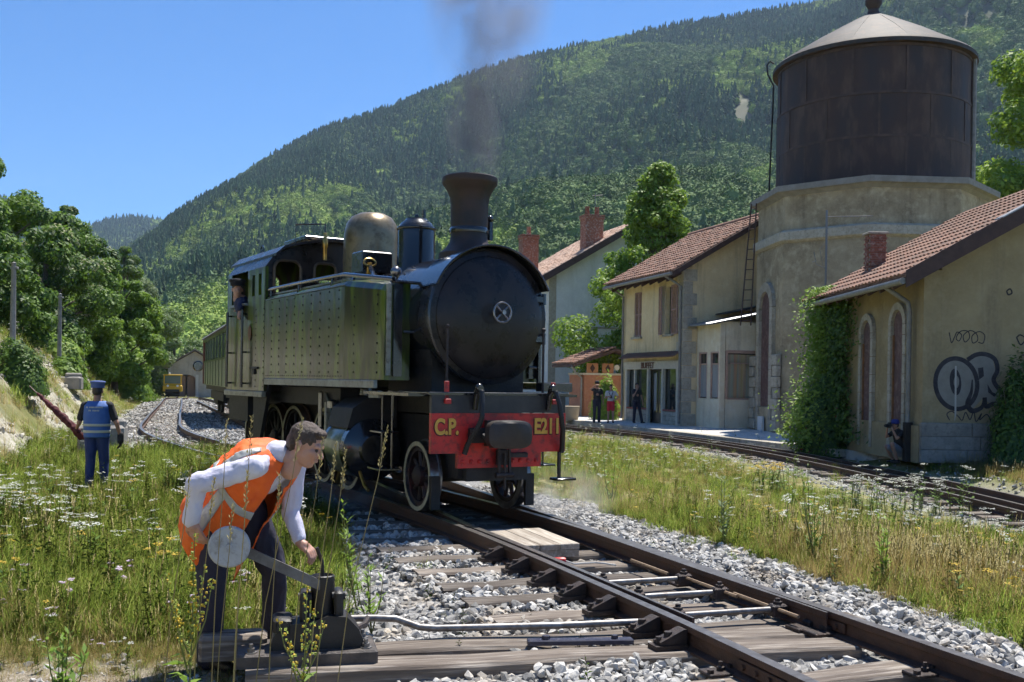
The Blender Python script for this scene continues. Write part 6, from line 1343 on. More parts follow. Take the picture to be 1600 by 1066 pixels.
# left meadow
def keepL(x, y, rn): return (in_ballast(x, y) + rn.normal(0, .10, len(x)) < -.05) & (QQ(x, y) > -2.9) & (QQ(x, y) < 3.2) & (x < 0) & (x > -.56 * y - .5)
def pickL(x, y, rn):
    m = len(x); nr = fbm(x, y, .8, 3, 21); bare = np.hypot((x + 2.2) / 1.7, (y - 5.1) / 1.0); wf = sstep(8.5, 12, y) * sstep(-.2, .3, fbm(x, y, .5, 3, 22) + .12)
    near = 1 - sstep(5.8, 6.6, y); idx = choose(rn, m, [iG, iM, iD, iS, iW, iY, iP, iH], [.9 - .8 * near, .30 + .2 * nr, .04 + 1.0 * near + .1 * nr.clip(0), .08 + .9 * near, .008 + .085 * wf, .008, .02 * (1 - sstep(6, 9, y)), .22]); sc_ = np.where(near > .5, .55, 1.0) * (.75 + .25 * sstep(6, 8, y)); return idx, sc_
field('meadow_grass', 'tall flowering meadow grass between the embankment and the siding', 17000, (-10, .2, 5.9, 13), lambda x, y, rn: keepL(x, y, rn) , pickL, .75, 1.25, 71)
field('meadow_grass', 'white flowered tall grass around the man in the blue vest', 12000, (-16, -2, 13, 26), keepL, pickL, .85, 1.3, 72)
field('verge_grass', 'sparse dry and green grass patch at the picture corner before the lever', 3600, (-4.2, -.9, 3.9, 6.3), lambda x, y, rn: keepL(x, y, rn) & (np.hypot((x + 2.3) / 1.3, (y - 4.9) / .75) + rn.normal(0, .45, len(x)) > .70), pickL, .5, 1.0, 73)
def pickF(x, y, rn): m = len(x); return choose(rn, m, [iG, iM, iD, iW], [.35, .4, .35 * sstep(-.3, .3, fbm(x, y, .3, 3, 9)) + .1, .08]), np.ones(m)
field('trackside_grass', 'thin yellowish grass growing along the siding towards the shed', 7000, (-45, -8, 26, 105), lambda x, y, rn: (free(x, y) > 1.75) & (QQ(x, y) > -3) & (QQ(x, y) < 3.6) & (in_ballast(x, y) < -.1), pickF, .7, 1.15, 74)
# embankment
def keepB(x, y, rn): q = QQ(x, y); return (q < -2.2) & (q > -9) & (rn.uniform(0, 1, len(x)) < .30 + .5 * sstep(-.05, .35, fbm(x, y, .45, 4, 13)) + .75 * (1 - sstep(-6.0, -4.6, q))) & (x > -.62 * y)
field('embankment_grass', 'patchy tufts of grass on the pale embankment slope', 16000, (-32, -6, 9, 60), keepB, lambda x, y, rn: (choose(rn, len(x), [iG, iM, iD, iW, iH], [.35, .45, .45, .05, .1]), np.ones(len(x))), .8, 1.5, 75)
# strip between the main line and the platform track
def keepR(x, y, rn):
    q = QQ(x, y); d2 = dist_to(PATH_T, x, y); b_ = in_ballast(x, y) + rn.normal(0, .10, len(x))
    return (b_ < -.02) & (q > 4.4) & (q < 16.5) & (x > -.3 - .34 * (y - 11)) & (d2 > 1.0 + rn.uniform(-.4, .5, len(x))) & (x < .62 * y)
def pickR(x, y, rn):
    m = len(x); dr = (1 - sstep(.25, 1.05, np.hypot((x - 3.7) / 1.6, (y - 9.2) / 2.1))) + .4 * fbm(x, y, .5, 3, 31).clip(0); edge = 1 - sstep(5.2, 5.9, QQ(x, y)); wf = sstep(-.1, .35, fbm(x, y, .35, 3, 33) + .22 * sstep(13, 20, y))
    idx = choose(rn, m, [iG, iM, iD, iS, iW, iY, iH], [.55 * (1 - dr).clip(.08, 1), .40, .12 + 3.2 * dr, .06 + .6 * edge * (y < 10), .02 + .20 * wf * sstep(11, 15, y), .02, .14 + .16 * (y < 10)]); return idx, np.where(edge > .5, .7, 1.0)
field('strip_grass', 'green and straw coloured grass strip beside the front track', 8000, (.8, 9, 5.5, 13), keepR, pickR, .75, 1.15, 76)
field('strip_grass', 'tall grass with white flowers between the engine and the platform track', 9000, (-3, 12, 13, 34), lambda x, y, rn: keepR(x, y, rn) & ((dist_to(PATH_T, x, y) > 2.3) | (rn.uniform(0, 1, len(x)) < .10)), pickR, .55, .85, 77)
field('strip_grass', 'distant grass between the rails beyond the buffers', 3000, (-12, 5, 34, 60), keepR, pickR, .6, .9, 78)
field('track_weeds', 'white flowering weeds growing up between the platform rails', 380, (-1, 9.5, 12, 46), lambda x, y, rn: (dist_to(PATH_T, x, y) < 1.5), lambda x, y, rn: (choose(rn, len(x), [iG, iM, iW, iH, iY], [.25, .25, .5, .25, .06]), np.ones(len(x))), .7, 1.15, 79)
field('lawn', 'short sunlit yellow green grass before the graffiti wall', 5200, (8.9, 17, 13, 23), lambda x, y, rn: (dist_to(PATH_T, x, y) > 1.5) & (x > 8.8), lambda x, y, rn: (choose(rn, len(x), [iS, iD, iG, iM], [.55, .25, .06, .08]), np.where(rn.uniform(0, 1, len(x)) < .15, 1.0, .8)), .7, 1.2, 80)
field('ballast_weeds', 'scattered small weeds sprouting from the ballast', 150, (-2.2, 3.6, 4.3, 11), lambda x, y, rn: (np.minimum(dist_to(PATH_S, x, y), free(x, y)) > .8), lambda x, y, rn: (choose(rn, len(x), [iS, iH, iG], [.4, .5, .2]), np.ones(len(x)) * .6), .5, 1.0, 81)

# ---- plants one can pick out, in front and beside the tracks
def seed_stem(base, tip, seed, label):
    rr = random.Random(seed); t = empty('seeding_grass', base); tag(t, label, 'grass stem', 'tall seeding grass stems before the bending man'); d = Vector(tip) - Vector(base); pts = [Vector((0, 0, 0)), d * .4 + Vector((-d.x * .12, 0, 0)), d * .8, d]
    mb = MB(); mb.tube(pts, [.0032, .0026, .002, .0012], 5); mb.build('stem', M_STEMD, t, 60); mb = MB(); L_ = d.length
    u = (pts[3] - pts[2]).normalized()
    for k in range(34):
        f = k / 34; p = pts[2].lerp(pts[3], .25 + .75 * f) + Vector((rr.uniform(-1, 1), rr.uniform(-1, 1), 0)) * .011 * (1 - f * .6); s_ = rr.uniform(.006, .011); sd = Vector((rr.uniform(-1, 1), rr.uniform(-1, 1), .2)).normalized(); e = (u + sd * .6).normalized() * s_ * 2.2
        mb.add([p - sd * s_ * .45, p + e * .5 + u.cross(sd) * s_ * .45, p + e, p + e * .5 - u.cross(sd) * s_ * .45], [(0, 1, 2), (0, 2, 3)])
    mb.build('seed_head', M_SEED, t, fix=False); return t
ST = [(-1.30, 4.85, 1.20, -1.24, .04, 'left of the disc weight, at the man in orange'), (-1.42, 4.9, 1.18, -1.36, .0, 'over the bending man\'s near sleeve'), (-1.20, 4.8, 1.20, -.98, .0, 'tallest one, before the bending man\'s ear'), (-1.05, 4.9, 1.10, -.90, .0, 'in front of the bending man\'s forehead'), (-.98, 5.0, 1.07, -.86, .05, 'just beyond the bending man\'s nose'), (-.94, 4.95, 1.04, -.80, .02, 'second beyond the bending man\'s nose'), (-.86, 5.1, 1.15, -.62, .05, 'leaning far over towards the cylinder'), (-1.45, 4.7, .92, -1.36, .0, 'before the orange vest, above the disc'), (-1.24, 4.6, .96, -1.18, .0, 'before the vest\'s silver cross band'), (-1.10, 4.7, .94, -1.06, .0, 'before the collar of the bending man'), (-1.32, 4.62, .80, -1.25, .0, 'crossing the white disc weight'), (-1.62, 4.8, .95, -1.50, .0, 'at the near elbow of the bending man')]
for k, (x, y, z, tx, dy, lab) in enumerate(ST): seed_stem((x, y, gz(x, y) - .02), (tx, y + dy, z), 100 + k, 'tall straw coloured seeding grass stem ' + lab)
def mullein(base, H, seed, label):
    rr = random.Random(seed); t = empty('yellow_mullein', base); tag(t, label, 'wild flower', 'yellow mullein plants before the lever'); mb = MB(); fl = MB(); lf = MB()
    br = [((0, 0, 0), (.02, 0, H))] + [((0, 0, H * q), (a, b_, H * (q + w))) for q, a, b_, w in ((.35, .10, .02, .42), (.4, -.11, .0, .40), (.45, .05, .06, .38), (.3, -.05, -.05, .36))]
    for (p0, p1) in br:
        p0, p1 = Vector(p0), Vector(p1); mb.tube([p0, p0.lerp(p1, .5) + Vector(((p1.x - p0.x) * .2, 0, 0)), p1], [.005, .0035, .0015], 5); n = int(60 * (p1 - p0).length / .6)
        for k in range(n):
            f = .35 + .65 * rr.random(); p = p0.lerp(p1, f) + Vector((rr.uniform(-1, 1), rr.uniform(-1, 1), 0)) * .014; s_ = rr.uniform(.005, .010); fl.m = 0 if rr.random() < .45 else 1; nrm = Vector((rr.uniform(-1, 1), rr.uniform(-1.2, .4), rr.uniform(-.2, .8))).normalized(); a = nrm.orthogonal().normalized() * s_; b_ = nrm.cross(a)
            fl.add([p + a, p + b_, p - a, p - b_, p + nrm * s_ * .8], [(0, 1, 4), (1, 2, 4), (2, 3, 4), (3, 0, 4)])
    for k in range(26):
        az = rr.uniform(0, 6.28); z = H * .45 * rr.random() ** 1.6; l = rr.uniform(.08, .2) * (1 - z / H); d = Vector((math.cos(az), math.sin(az), rr.uniform(.1, .8))).normalized(); s_ = Vector((-d.y, d.x, 0)).normalized() * l * .14; c = Vector((0, 0, z)); lf.add([c, c + d * l * .5 + s_, c + d * l + Vector((0, 0, -.03)), c + d * l * .5 - s_], [(0, 1, 2, 3)])
    mb.build('stem', M_STEM, t, 60); fl.build('blossom', [M_FY, M_G2], t, fix=False); lf.build('leaves', M_LF_BRIGHT, t, fix=False); return t
mullein((-1.44, 4.62, gz(-1.44, 4.62)), .92, 5, 'yellow mullein plant before the bending man\'s leg, left one'); mullein((-.93, 4.62, gz(-.93, 4.62)), .68, 6, 'yellow mullein plant before the iron lever stand')
def weed(base, H, seed, label, mt=None, n=46, stems=5, name='leafy_weed'):
    rr = random.Random(seed); t = empty(name, base); tag(t, label, 'weed'); mb = MB(); lf = MB()
    for s_ in range(stems):
        tip = Vector((rr.uniform(-.12, .12), rr.uniform(-.1, .1), H * rr.uniform(.65, 1))); mb.tube([(0, 0, 0), tip * .5 + Vector((tip.x * .2, 0, 0)), tip], [.005, .0035, .0015], 5)
        for k in range(n // stems * 2):
            f = rr.uniform(.15, 1); c = tip * f; az = k * 2.4 + rr.uniform(-.4, .4); l = rr.uniform(.05, .10) * (1.15 - .5 * f); d = Vector((math.cos(az), math.sin(az), rr.uniform(.3, 1.1))).normalized(); q = Vector((-d.y, d.x, 0)).normalized() * l * .16; lf.add([c, c + d * l * .5 + q, c + d * l, c + d * l * .5 - q], [(0, 1, 2, 3)])
    mb.build('stem', M_STEM, t, 60); lf.build('leaves', mt or M_LF_BRIGHT, t, fix=False); return t
for k, (x, y, h, lab, mt) in enumerate([(-1.05, 7.1, .78, 'bushy green weed behind the bending man\'s outstretched arm', None), (-.86, 6.45, .62, 'green leafy weed growing at the ballast beside the lever', None), (-1.30, 4.45, .26, 'low green weed at the picture bottom before the timbers', None), (2.75, 9.2, .95, 'tall thin dark weed stalk in the dry grass strip', M_GD), (3.05, 8.35, .66, 'bright leafy weed at the edge of the grass strip', M_LF_LIME), (2.15, 10.3, .75, 'leafy weed with pale leaves beside the front ballast', M_LF_GREY), (1.3, 13.2, .85, 'rank green weed beside the locomotive steps', None), (-3.05, 5.25, .20, 'low spreading green tuft in the lower picture corner', None), (-2.12, 4.9, .42, 'thin green weed standing on the bare gravel patch', M_GD), (4.4, 16.0, .95, 'tall green weed in the strip before the platform track', None)]): weed((x, y, gz(x, y)), h, 200 + k, lab, mt)
for k, (x, y, h, lab) in enumerate([(6.75, 16.3, .95, 'clump of white flowers before the crouching photographer'), (5.25, 15.6, .7, 'smaller white flowered plant among the platform rails')]):
    t = empty('white_flower_clump', (x, y, gz(x, y))); tag(t, lab, 'wild flower')
    for q in range(16): o = link('flower_stalk', WFL[q % 4], t, (random.gauss(0, .32), random.gauss(0, .25), 0), random.uniform(0, 6.28)); o.scale = (1.25,) * 3 if q % 2 else (1.5,) * 3
t = empty('ragwort', (4.75, 18.6, gz(4.75, 18.6))); tag(t, 'yellow flowering plant beside the platform rails below the rose bush', 'wild flower')
for q in range(14): o = link('flower_stalk', YFL[q % 2], t, (random.gauss(0, .2), random.gauss(0, .2), 0), random.uniform(0, 6.28)); o.scale = (1.7,) * 3
# ---- shrubs
def shrub(name, label, base, dims, mats, n, leaf, seed, flowers=None, cat='shrub', skew=0):
    rn = np.random.default_rng(seed); t = empty(name, base); tag(t, label, cat); d = rn.normal(size=(n, 3)); d /= np.linalg.norm(d, axis=1)[:, None]; d[:, 2] = np.abs(d[:, 2]) * 1.15 - .12; lump = 1 + .28 * fbm(np.arctan2(d[:, 1], d[:, 0]) * 1.6, d[:, 2] * 2.5, 1.2, 3, seed); rad = rn.uniform(.35, 1.03, n) ** .55 * lump
    pts = d * rad[:, None] * np.array(dims); pts[:, 0] += skew * pts[:, 2]; mi = np.minimum((rn.uniform(0, 1, n) * len(mats)).astype(int), len(mats) - 1); me = leaf_mesh(pts, d, leaf, mats + ([flowers] if flowers else []), None, seed)
    if flowers: mi = np.where((rn.uniform(0, 1, n) < .012) & (pts[:, 2] < dims[2] * .6), len(mats), mi)
    me.polygons.foreach_set('material_index', mi.astype(np.int32)); link('foliage', me, t)
    mb = MB()
    for k in range(9): a = rn.uniform(0, 6.28); mb.tube([(0, 0, -.1), (dims[0] * .25 * math.cos(a), dims[1] * .25 * math.sin(a), dims[2] * .4), (dims[0] * .6 * math.cos(a), dims[1] * .6 * math.sin(a), dims[2] * .75)], [.03, .02, .006], 5)
    mb.build('stem', M_BARK, t, 60); return t
shrub('bank_bush', 'big round dark green bush on the embankment at the picture edge', (-12.2, 25.2, gz(-12.2, 25.2) - .1), (.78, .7, 1.15), [M_LF_DARK, M_LF_MID, M_LF_MID], 9000, .05, 1)
shrub('bank_bush', 'light green bush halfway along the embankment slope', (-16.2, 37.2, gz(-16.2, 37.2) - .1), (.8, .9, 1.0), [M_LF_MID, M_LF_BRIGHT], 3600, .09, 2)
shrub('bank_bush', 'leafy bush at the embankment crest below the second post', (-18.6, 41.5, gz(-18.6, 41.5)), (1.3, 1.2, 1.0), [M_LF_MID, M_LF_BRIGHT, M_LF_LIME], 3600, .11, 3)
shrub('bank_bush', 'long leafy thicket at the foot of the trees by the shed', (-31.8, 82, gz(-31.8, 82) - .2), (2.6, 2.4, 2.4), [M_LF_BRIGHT, M_LF_LIME, M_LF_MID], 6500, .17, 4)
shrub('bank_bush', 'green thicket on the embankment crest behind the third post', (-24.0, 62, gz(-24, 62) - .2), (2.4, 2.2, 2.2), [M_LF_MID, M_LF_BRIGHT], 5000, .15, 5)
shrub('bank_bush', 'small shrub low on the chalky slope behind the red flag', (-12.6, 31.5, gz(-12.6, 31.5) - .1), (.5, .5, .5), [M_LF_MID, M_LF_BRIGHT], 1400, .07, 6)
M_ROSE = mat('rose_red', (.45, .03, .05), (.3, .02, .05), 9, .6)
rb = shrub('rose_climber', 'climbing rose covering the house corner beside the tower', (8.75, 28.6, -.35), (.85, 1.15, 2.1), [M_LF_DARK, M_LF_MID, M_LF_DARK], 10000, .055, 7, M_ROSE)
rn = np.random.default_rng(8); n = 9000; z = rn.uniform(.8, 4.55, n); wv = np.interp(z, [.8, 2, 3, 4, 4.6], [.75, .5, .46, .62, .35]); pts = np.stack([rn.normal(0, .5, n) * wv + .05, rn.normal(.45, .75, n) * wv + .2, z], -1); link('climbing_shoots', leaf_mesh(pts, np.tile([[-.5, -.5, .4]], (n, 1)), .052, [M_LF_BRIGHT], None, 9), rb)
n = 6000; z = rn.uniform(.3, 4.3, n); pts = np.stack([rn.uniform(.05, .5, n) - .12, rn.normal(-.35, .62, n).clip(-2.0, 1.0) * np.interp(z, [0, 2.5, 4.3], [1.15, .75, .9]) * (1 + .35 * fbm(z, z * 0, 1.3, 3, 4)), z], -1); me = leaf_mesh(pts, np.tile([[-1., -.2, .2]], (n, 1)), .058, [M_LF_DARK, M_LF_MID], rn.integers(0, 2, n), 10); link('wall_leaves', me, rb)
n = 1200; pts = np.stack([rn.normal(-.75, .28, n), rn.normal(-.4, .4, n), rn.gamma(2.2, .35, n)], -1); link('loose_shoots', leaf_mesh(pts, np.tile([[-.6, -.6, .6]], (n, 1)), .06, [M_LF_LIME, M_LF_BRIGHT], rn.integers(0, 2, n), 11), rb)
hg = shrub('wall_ivy_shrub', 'dark leafy shrub growing over the graffiti at the picture edge', (11.05, 22.5, -.35), (.58, .4, 2.35), [M_LF_DARK, M_LF_DARK, M_LF_MID], 8000, .048, 12)
shrub('wall_ivy_shrub', 'taller dark shrub beside it, cut by the picture edge', (11.75, 22.45, -.35), (.55, .4, 2.6), [M_LF_DARK, M_LF_MID], 3600, .065, 13)
shrub('platform_shrub', 'yellow green shrub in front of the brick kiosk', (4.35, 47.6, -.3), (.75, .55, 2.0), [M_LF_LIME, M_LF_BRIGHT], 2600, .08, 14)
# ================================================================ people
def V3(*a): return Vector(a if len(a) == 3 else a[0])
def blob(parts, voxel, iters=6, factor=.5, disp=None):
    """overlapping tapered limbs and ellipsoids melted into ONE continuous surface"""
    mb = MB()
    for p in parts:
        if p[0] == 'c':
            _, a, b_, r0, r1 = p; a, b_ = Vector(a), Vector(b_); mb.ball(a, r0, 14, 9); mb.ball(b_, r1, 14, 9)
            if (b_ - a).length > 1e-4: mb.cyl(a, b_, r0 * .998, r1 * .998, 14)
        else:
            _, c, r_, M_ = p; k = len(mb.v); mb.ball((0, 0, 0), tuple(r_), 16, 10); Mx = M_ if M_ is not None else Matrix.Identity(3)
            for i in range(k, len(mb.v)): mb.v[i] = tuple(Mx @ Vector(mb.v[i]) + Vector(c))
    me = mb.mesh('tmp'); o = bpy.data.objects.new('tmp', me); COL.objects.link(o)
    md = o.modifiers.new('r', 'REMESH'); md.mode = 'VOXEL'; md.voxel_size = voxel; md.use_smooth_shade = True
    if iters: s_ = o.modifiers.new('s', 'SMOOTH'); s_.factor = factor; s_.iterations = iters
    dg = bpy.context.evaluated_depsgraph_get(); out = bpy.data.meshes.new_from_object(o.evaluated_get(dg)); bpy.data.objects.remove(o); bpy.data.meshes.remove(me)
    if disp:
        n = len(out.vertices); co = np.empty(n * 3, np.float32); out.vertices.foreach_get('co', co); co = co.reshape(-1, 3); no = np.empty(n * 3, np.float32); out.vertices.foreach_get('normal', no); no = no.reshape(-1, 3); a, s_ = disp
        d = np.array([mnoise.noise(Vector((c[0] * s_, c[1] * s_, c[2] * s_ * .55))) + .5 * mnoise.noise(Vector((c[0] * s_ * 2.3, c[1] * s_ * 2.3, c[2] * s_))) for c in co]); co += no * (d * a)[:, None].astype(np.float32); out.vertices.foreach_set('co', co.ravel())
    out.polygons.foreach_set('use_smooth', [True] * len(out.polygons)); return out
def put(name, me, m, parent): me.materials.clear(); me.materials.append(m); return link(name, me, parent)
M_SKIN = mat('skin', (.50, .28, .20), (.44, .23, .16), 14, .5, 0, .1, 80, sub=.15); M_SKIN2 = mat('skin_tan', (.40, .22, .15), (.34, .18, .12), 14, .55)
M_HAIR = mat('brown_hair', (.045, .027, .018), (.085, .054, .036), 60, .55, 0, .6, 120, stretch=(1, 1, 1)); M_HAIRD = mat('dark_hair', (.02, .014, .012), (.035, .025, .02), 40, .5)
M_SHIRT = mat('lilac_shirt', (.56, .54, .66), (.66, .65, .74), 5, .8, 0, .35, 18); M_ORANGE = mat('orange_vest', (.90, .16, .012), (.78, .10, .008), 5, .65, 0, .25, 22); M_BAND = mat('silver_band', (.46, .46, .42), (.38, .38, .35), 9, .45, .1)
M_NAVY = mat('navy_trousers', (.018, .018, .035), (.035, .030, .05), 6, .85, 0, .4, 16); M_BLUE = mat('blue_vest', (.05, .13, .38), (.07, .17, .46), 6, .7, 0, .25, 18); M_BLUET = mat('blue_overall', (.02, .04, .15), (.03, .055, .19), 6, .8, 0, .4, 14); M_BLACKC = mat('black_cloth', (.014, .014, .016), (.028, .027, .030), 6, .85, 0, .3, 18)
M_SHOE = mat('shoe', (.015, .013, .013), None, rough=.5); M_CAPB = mat('blue_cap', (.07, .11, .26), (.09, .14, .32), 8, .8); M_REDF = mat('red_flag', (.10, .010, .014), (.06, .007, .010), 6, .8, 0, .3, 16)
M_WHITEC = mat('white_shirt', (.62, .62, .62), (.52, .52, .53), 6, .85); M_REDS = mat('red_shorts', (.62, .03, .05), None, rough=.8); M_EYE = mat('eye', (.03, .02, .015), None, rough=.15)
def basis(f, up=(0, 0, 1)):
    f = Vector(f).normalized(); u = Vector(up); s_ = f.cross(u).normalized(); u = s_.cross(f).normalized(); return f, s_, u
def head_parts(c, f, up=(0, 0, 1), k=1.0):
    """head centred at c, facing f: cranium, face, jaw, nose, brow, lips, ears"""
    c = Vector(c); f, s_, u = basis(f, up); M_ = Matrix((s_, f, u)).transposed(); P = lambda a, b_, z: c + s_ * a * k + f * b_ * k + u * z * k
    return [('e', P(0, -.012, .028), (.074 * k, .094 * k, .088 * k), M_), ('e', P(0, .022, -.035), (.058 * k, .066 * k, .082 * k), M_), ('e', P(0, .045, -.088), (.036 * k, .036 * k, .028 * k), M_), ('c', P(0, .086, .006), P(0, .108, -.030), .010 * k, .015 * k), ('c', P(-.032, .080, .018), P(.032, .080, .018), .013 * k, .013 * k),
            ('c', P(-.018, .084, -.062), P(.018, .084, -.062), .010 * k, .010 * k), ('c', P(-.030, .064, -.022), P(-.022, .068, -.034), .024 * k, .024 * k), ('c', P(.030, .064, -.022), P(.022, .068, -.034), .024 * k, .024 * k),
            ('e', P(.076, -.006, -.012), (.011 * k, .020 * k, .031 * k), M_), ('e', P(-.076, -.006, -.012), (.011 * k, .020 * k, .031 * k), M_), ('c', P(0, -.03, -.05), P(0, -.035, -.16), .052 * k, .056 * k)], P, M_
def hair_parts(P, M_, k=1.0, bald=0): return [('e', P(0, -.018, .040), (.080 * k, .098 * k, .086 * k), M_), ('e', P(0, -.055, .0), (.074 * k, .058 * k, .075 * k), M_), ('e', P(0, .055, .085), (.052 * k, .036 * k, .026 * k), M_), ('c', P(.068, .005, .03), P(.07, .0, .0), .013 * k, .010 * k), ('c', P(-.068, .005, .03), P(-.07, .0, .0), .013 * k, .010 * k)]
def eyes(P, parent, k=1.0):
    for a in (-.030, .030): mb = MB(); mb.ball(P(a, .082, -.003), .0095 * k, 10, 6); mb.build('eye', M_EYE, parent, 60)
def hand_parts(w, d, n, k=1.0, curl=.5, thumb=1):
    """palm from the wrist w along d, back of the hand facing n, four unequal fingers with two bends and a thumb from the side"""
    w = Vector(w); d = Vector(d).normalized(); n = (Vector(n) - d * Vector(n).dot(d)).normalized(); s_ = d.cross(n); out = [('c', w, w + d * .035 * k, .026 * k, .030 * k)]
    for i, (o, L_) in enumerate(((-.030, .072), (-.010, .082), (.010, .077), (.028, .060))):
        b0 = w + d * .085 * k + s_ * o * k; out.append(('c', w + d * .03 * k + s_ * o * .7 * k, b0, .015 * k, .0105 * k)); a1 = curl * .8; d1 = d * math.cos(a1) - n * math.sin(a1); a2 = curl * 1.9; d2 = d * math.cos(a2) - n * math.sin(a2); p1 = b0 + d1 * L_ * .5 * k; p2 = p1 + d2 * L_ * .5 * k; out += [('c', b0, p1, .0100 * k, .0090 * k), ('c', p1, p2, .0088 * k, .0075 * k)]
    t0 = w + d * .025 * k - s_ * thumb * .028 * k; t1 = t0 + (d * .6 - s_ * thumb * .65 - n * .45).normalized() * .045 * k; t2 = t1 + (d * .9 - s_ * thumb * .1 - n * .4).normalized() * .032 * k
    return out + [('c', t0, t1, .014 * k, .0115 * k), ('c', t1, t2, .011 * k, .009 * k)]
def sheet(fn, nu, nv, m, name, parent, th=.006, smooth=True):
    vs = [fn(i / nu, j / nv) for i in range(nu + 1) for j in range(nv + 1)]; fs = [(i * (nv + 1) + j, i * (nv + 1) + j + 1, (i + 1) * (nv + 1) + j + 1, (i + 1) * (nv + 1) + j) for i in range(nu) for j in range(nv)]
    me = np_mesh(name, np.array([tuple(v) for v in vs]), np.array(fs), m, True); o = link(name, me, parent); md = o.modifiers.new('thick', 'SOLIDIFY'); md.thickness = th; md.offset = 0; return o

# ---------------------------------------------------------------- the man bending over the point lever (world-space joints)
mz = gz(-1.62, 5.75)
N_ = V3(-1.27, 5.60, .965); PE = V3(-1.575, 5.72, .70)
ax_ = (PE - N_).normalized(); sdv = V3(-.36, -.92, .15); sdv = (sdv - ax_ * sdv.dot(ax_)).normalized(); dors = sdv.cross(ax_).normalized()
if dors.z < 0: dors = -dors
TM = Matrix((sdv, dors, ax_)).transposed()
CH = N_ + ax_ * .16
shN, shF = N_ + ax_ * .06 + sdv * .18 - dors * .05, N_ + ax_ * .06 - sdv * .18 - dors * .03
elN, wrN = V3(-1.645, 5.37, .820), V3(-1.685, 5.41, .625)
elF, wrF = V3(-1.235, 5.76, .635), V3(-1.165, 5.68, .475)
hipN, knN, anN = V3(-1.635, 5.62, .66), V3(-1.620, 5.60, .28), V3(-1.665, 5.72, mz + .09)
hipF, knF, anF = V3(-1.50, 5.82, .66), V3(-1.345, 5.86, .29), V3(-1.375, 6.02, mz + .09)
hd_c = V3(-1.115, 5.575, 1.020); hf = V3(.93, -.25, -.36); hu = V3(.32, 0, 1)
hp, HP, HM_ = head_parts(hd_c, hf, hu, 1.0)
def leg(h, k_, a, t=(.085, .062, .045)): return [('c', h, k_, t[0], t[1]), ('c', k_, a, t[1], t[2])]
def foot(a, d, L_=.17, r_=.036): d = Vector(d).normalized(); a = Vector(a); return [('c', a, a + V3(0, 0, -.045), .04, r_), ('c', a + V3(0, 0, -.05) - d * .05, a + V3(0, 0, -.055) + d * L_, r_, r_ * .8)]
body = hp + [('e', CH, (.165, .110, .20), TM), ('e', PE - ax_ * .02, (.150, .115, .17), TM), ('c', CH, PE, .115, .12), ('c', N_ + ax_ * .03, shN, .06, .055), ('c', N_ + ax_ * .03, shF, .06, .055), ('c', shN, elN, .048, .038), ('c', elN, wrN, .036, .025), ('c', shF, elF, .048, .038), ('c', elF, wrF, .036, .025)] + leg(hipN, knN, anN) + leg(hipF, knF, anF) + [('c', PE, hipN, .11, .09), ('c', PE, hipF, .11, .09), ('c', N_, HP(0, -.03, -.1), .058, .054)]
body += hand_parts(wrN, (.35, .05, -.9), (-.3, -1, 0), 1.0, .45, -1) + hand_parts(wrF, (.52, -.12, -.40), (.3, -.3, .9), 1.0, .75, 1)
me = blob(body, .0055, 3, .4); man = put('person', me, M_SKIN, None); tag(man, 'person in orange safety vest and lilac shirt bending over the point lever', 'person')
eyes(HP, man, 1.0)
hr = blob(hair_parts(HP, HM_, .99), .0045, 2, .3, (.0035, 45)); put('hair', hr, M_HAIR, man)
sh = [('e', CH, (.182, .124, .215), TM), ('e', PE - ax_ * .12, (.150, .112, .14), TM), ('c', N_ + ax_ * .03, shN, .066, .062), ('c', N_ + ax_ * .03, shF, .072, .066), ('c', shN, elN, .066, .058), ('c', elN, wrN.lerp(elN, .12), .057, .043), ('c', wrN.lerp(elN, .25), wrN.lerp(elN, .02), .047, .046), ('c', shF, elF, .066, .056), ('c', elF, wrF.lerp(elF, .12), .054, .040), ('c', N_ - ax_ * .01 + sdv * .03, N_ - ax_ * .01 - sdv * .03, .066, .066)]
put('shirt', blob(sh, .0070, 2, .4, (.009, 16)), M_SHIRT, man)
tr = [('c', PE, hipN, .128, .112), ('c', PE, hipF, .128, .112), ('c', hipN, knN, .112, .080), ('c', knN, anN + V3(0, 0, -.03), .078, .066), ('c', hipF, knF, .110, .078), ('c', knF, anF + V3(0, 0, -.03), .076, .064)]
put('trousers', blob(tr, .009, 3, .4, (.011, 14)), M_NAVY, man)
put('shoe', blob(foot(anN, (.75, -.55, 0), .17, .044), .008, 3), M_SHOE, man); put('shoe', blob(foot(anF, (.9, -.35, 0), .17, .044), .008, 3), M_SHOE, man)
# vest: an open sheet wrapped over the back, hanging at the tail, its front edges apart
def vest(u, v, lift=0.0, a0=R(-160), a1=R(163)):
    a = a0 + (a1 - a0) * v; L_ = (PE - N_).length * 1.36; c = N_ + ax_ * (u * L_ - .02); ca, sa = math.cos(a), math.sin(a)
    w = float(np.interp(u, [0, .05, .14, .35, .7, 1], [.10, .165, .222, .232, .225, .225])); dp = float(np.interp(u, [0, .06, .2, .45, .75, 1], [.070, .115, .165, .178, .185, .205])); fr = float(np.interp(u, [0, .08, .3, .7, 1], [.080, .125, .165, .185, .21]))
    p = c + sdv * (sa * w) + dors * (ca * (dp if ca > 0 else fr)); n_ = (sdv * sa + dors * ca).normalized()
    wr = .016 * mnoise.noise(Vector((u * 4.5, v * 6, .3))) + .010 * mnoise.noise(Vector((u * 11, v * 15, 2.1))) + (.016 * math.sin(v * 21 + u * 3) * u ** 2) + .006 * mnoise.noise(Vector((u * 24, v * 30, 4.1))); p = p + n_ * (wr + lift)
    drop = max(0, u - .5) ** 1.4 * .24 + max(0, -ca - .1) * .16 * u ** 1.5; return p + V3(-.05 * max(0, u - .65), 0, -drop)
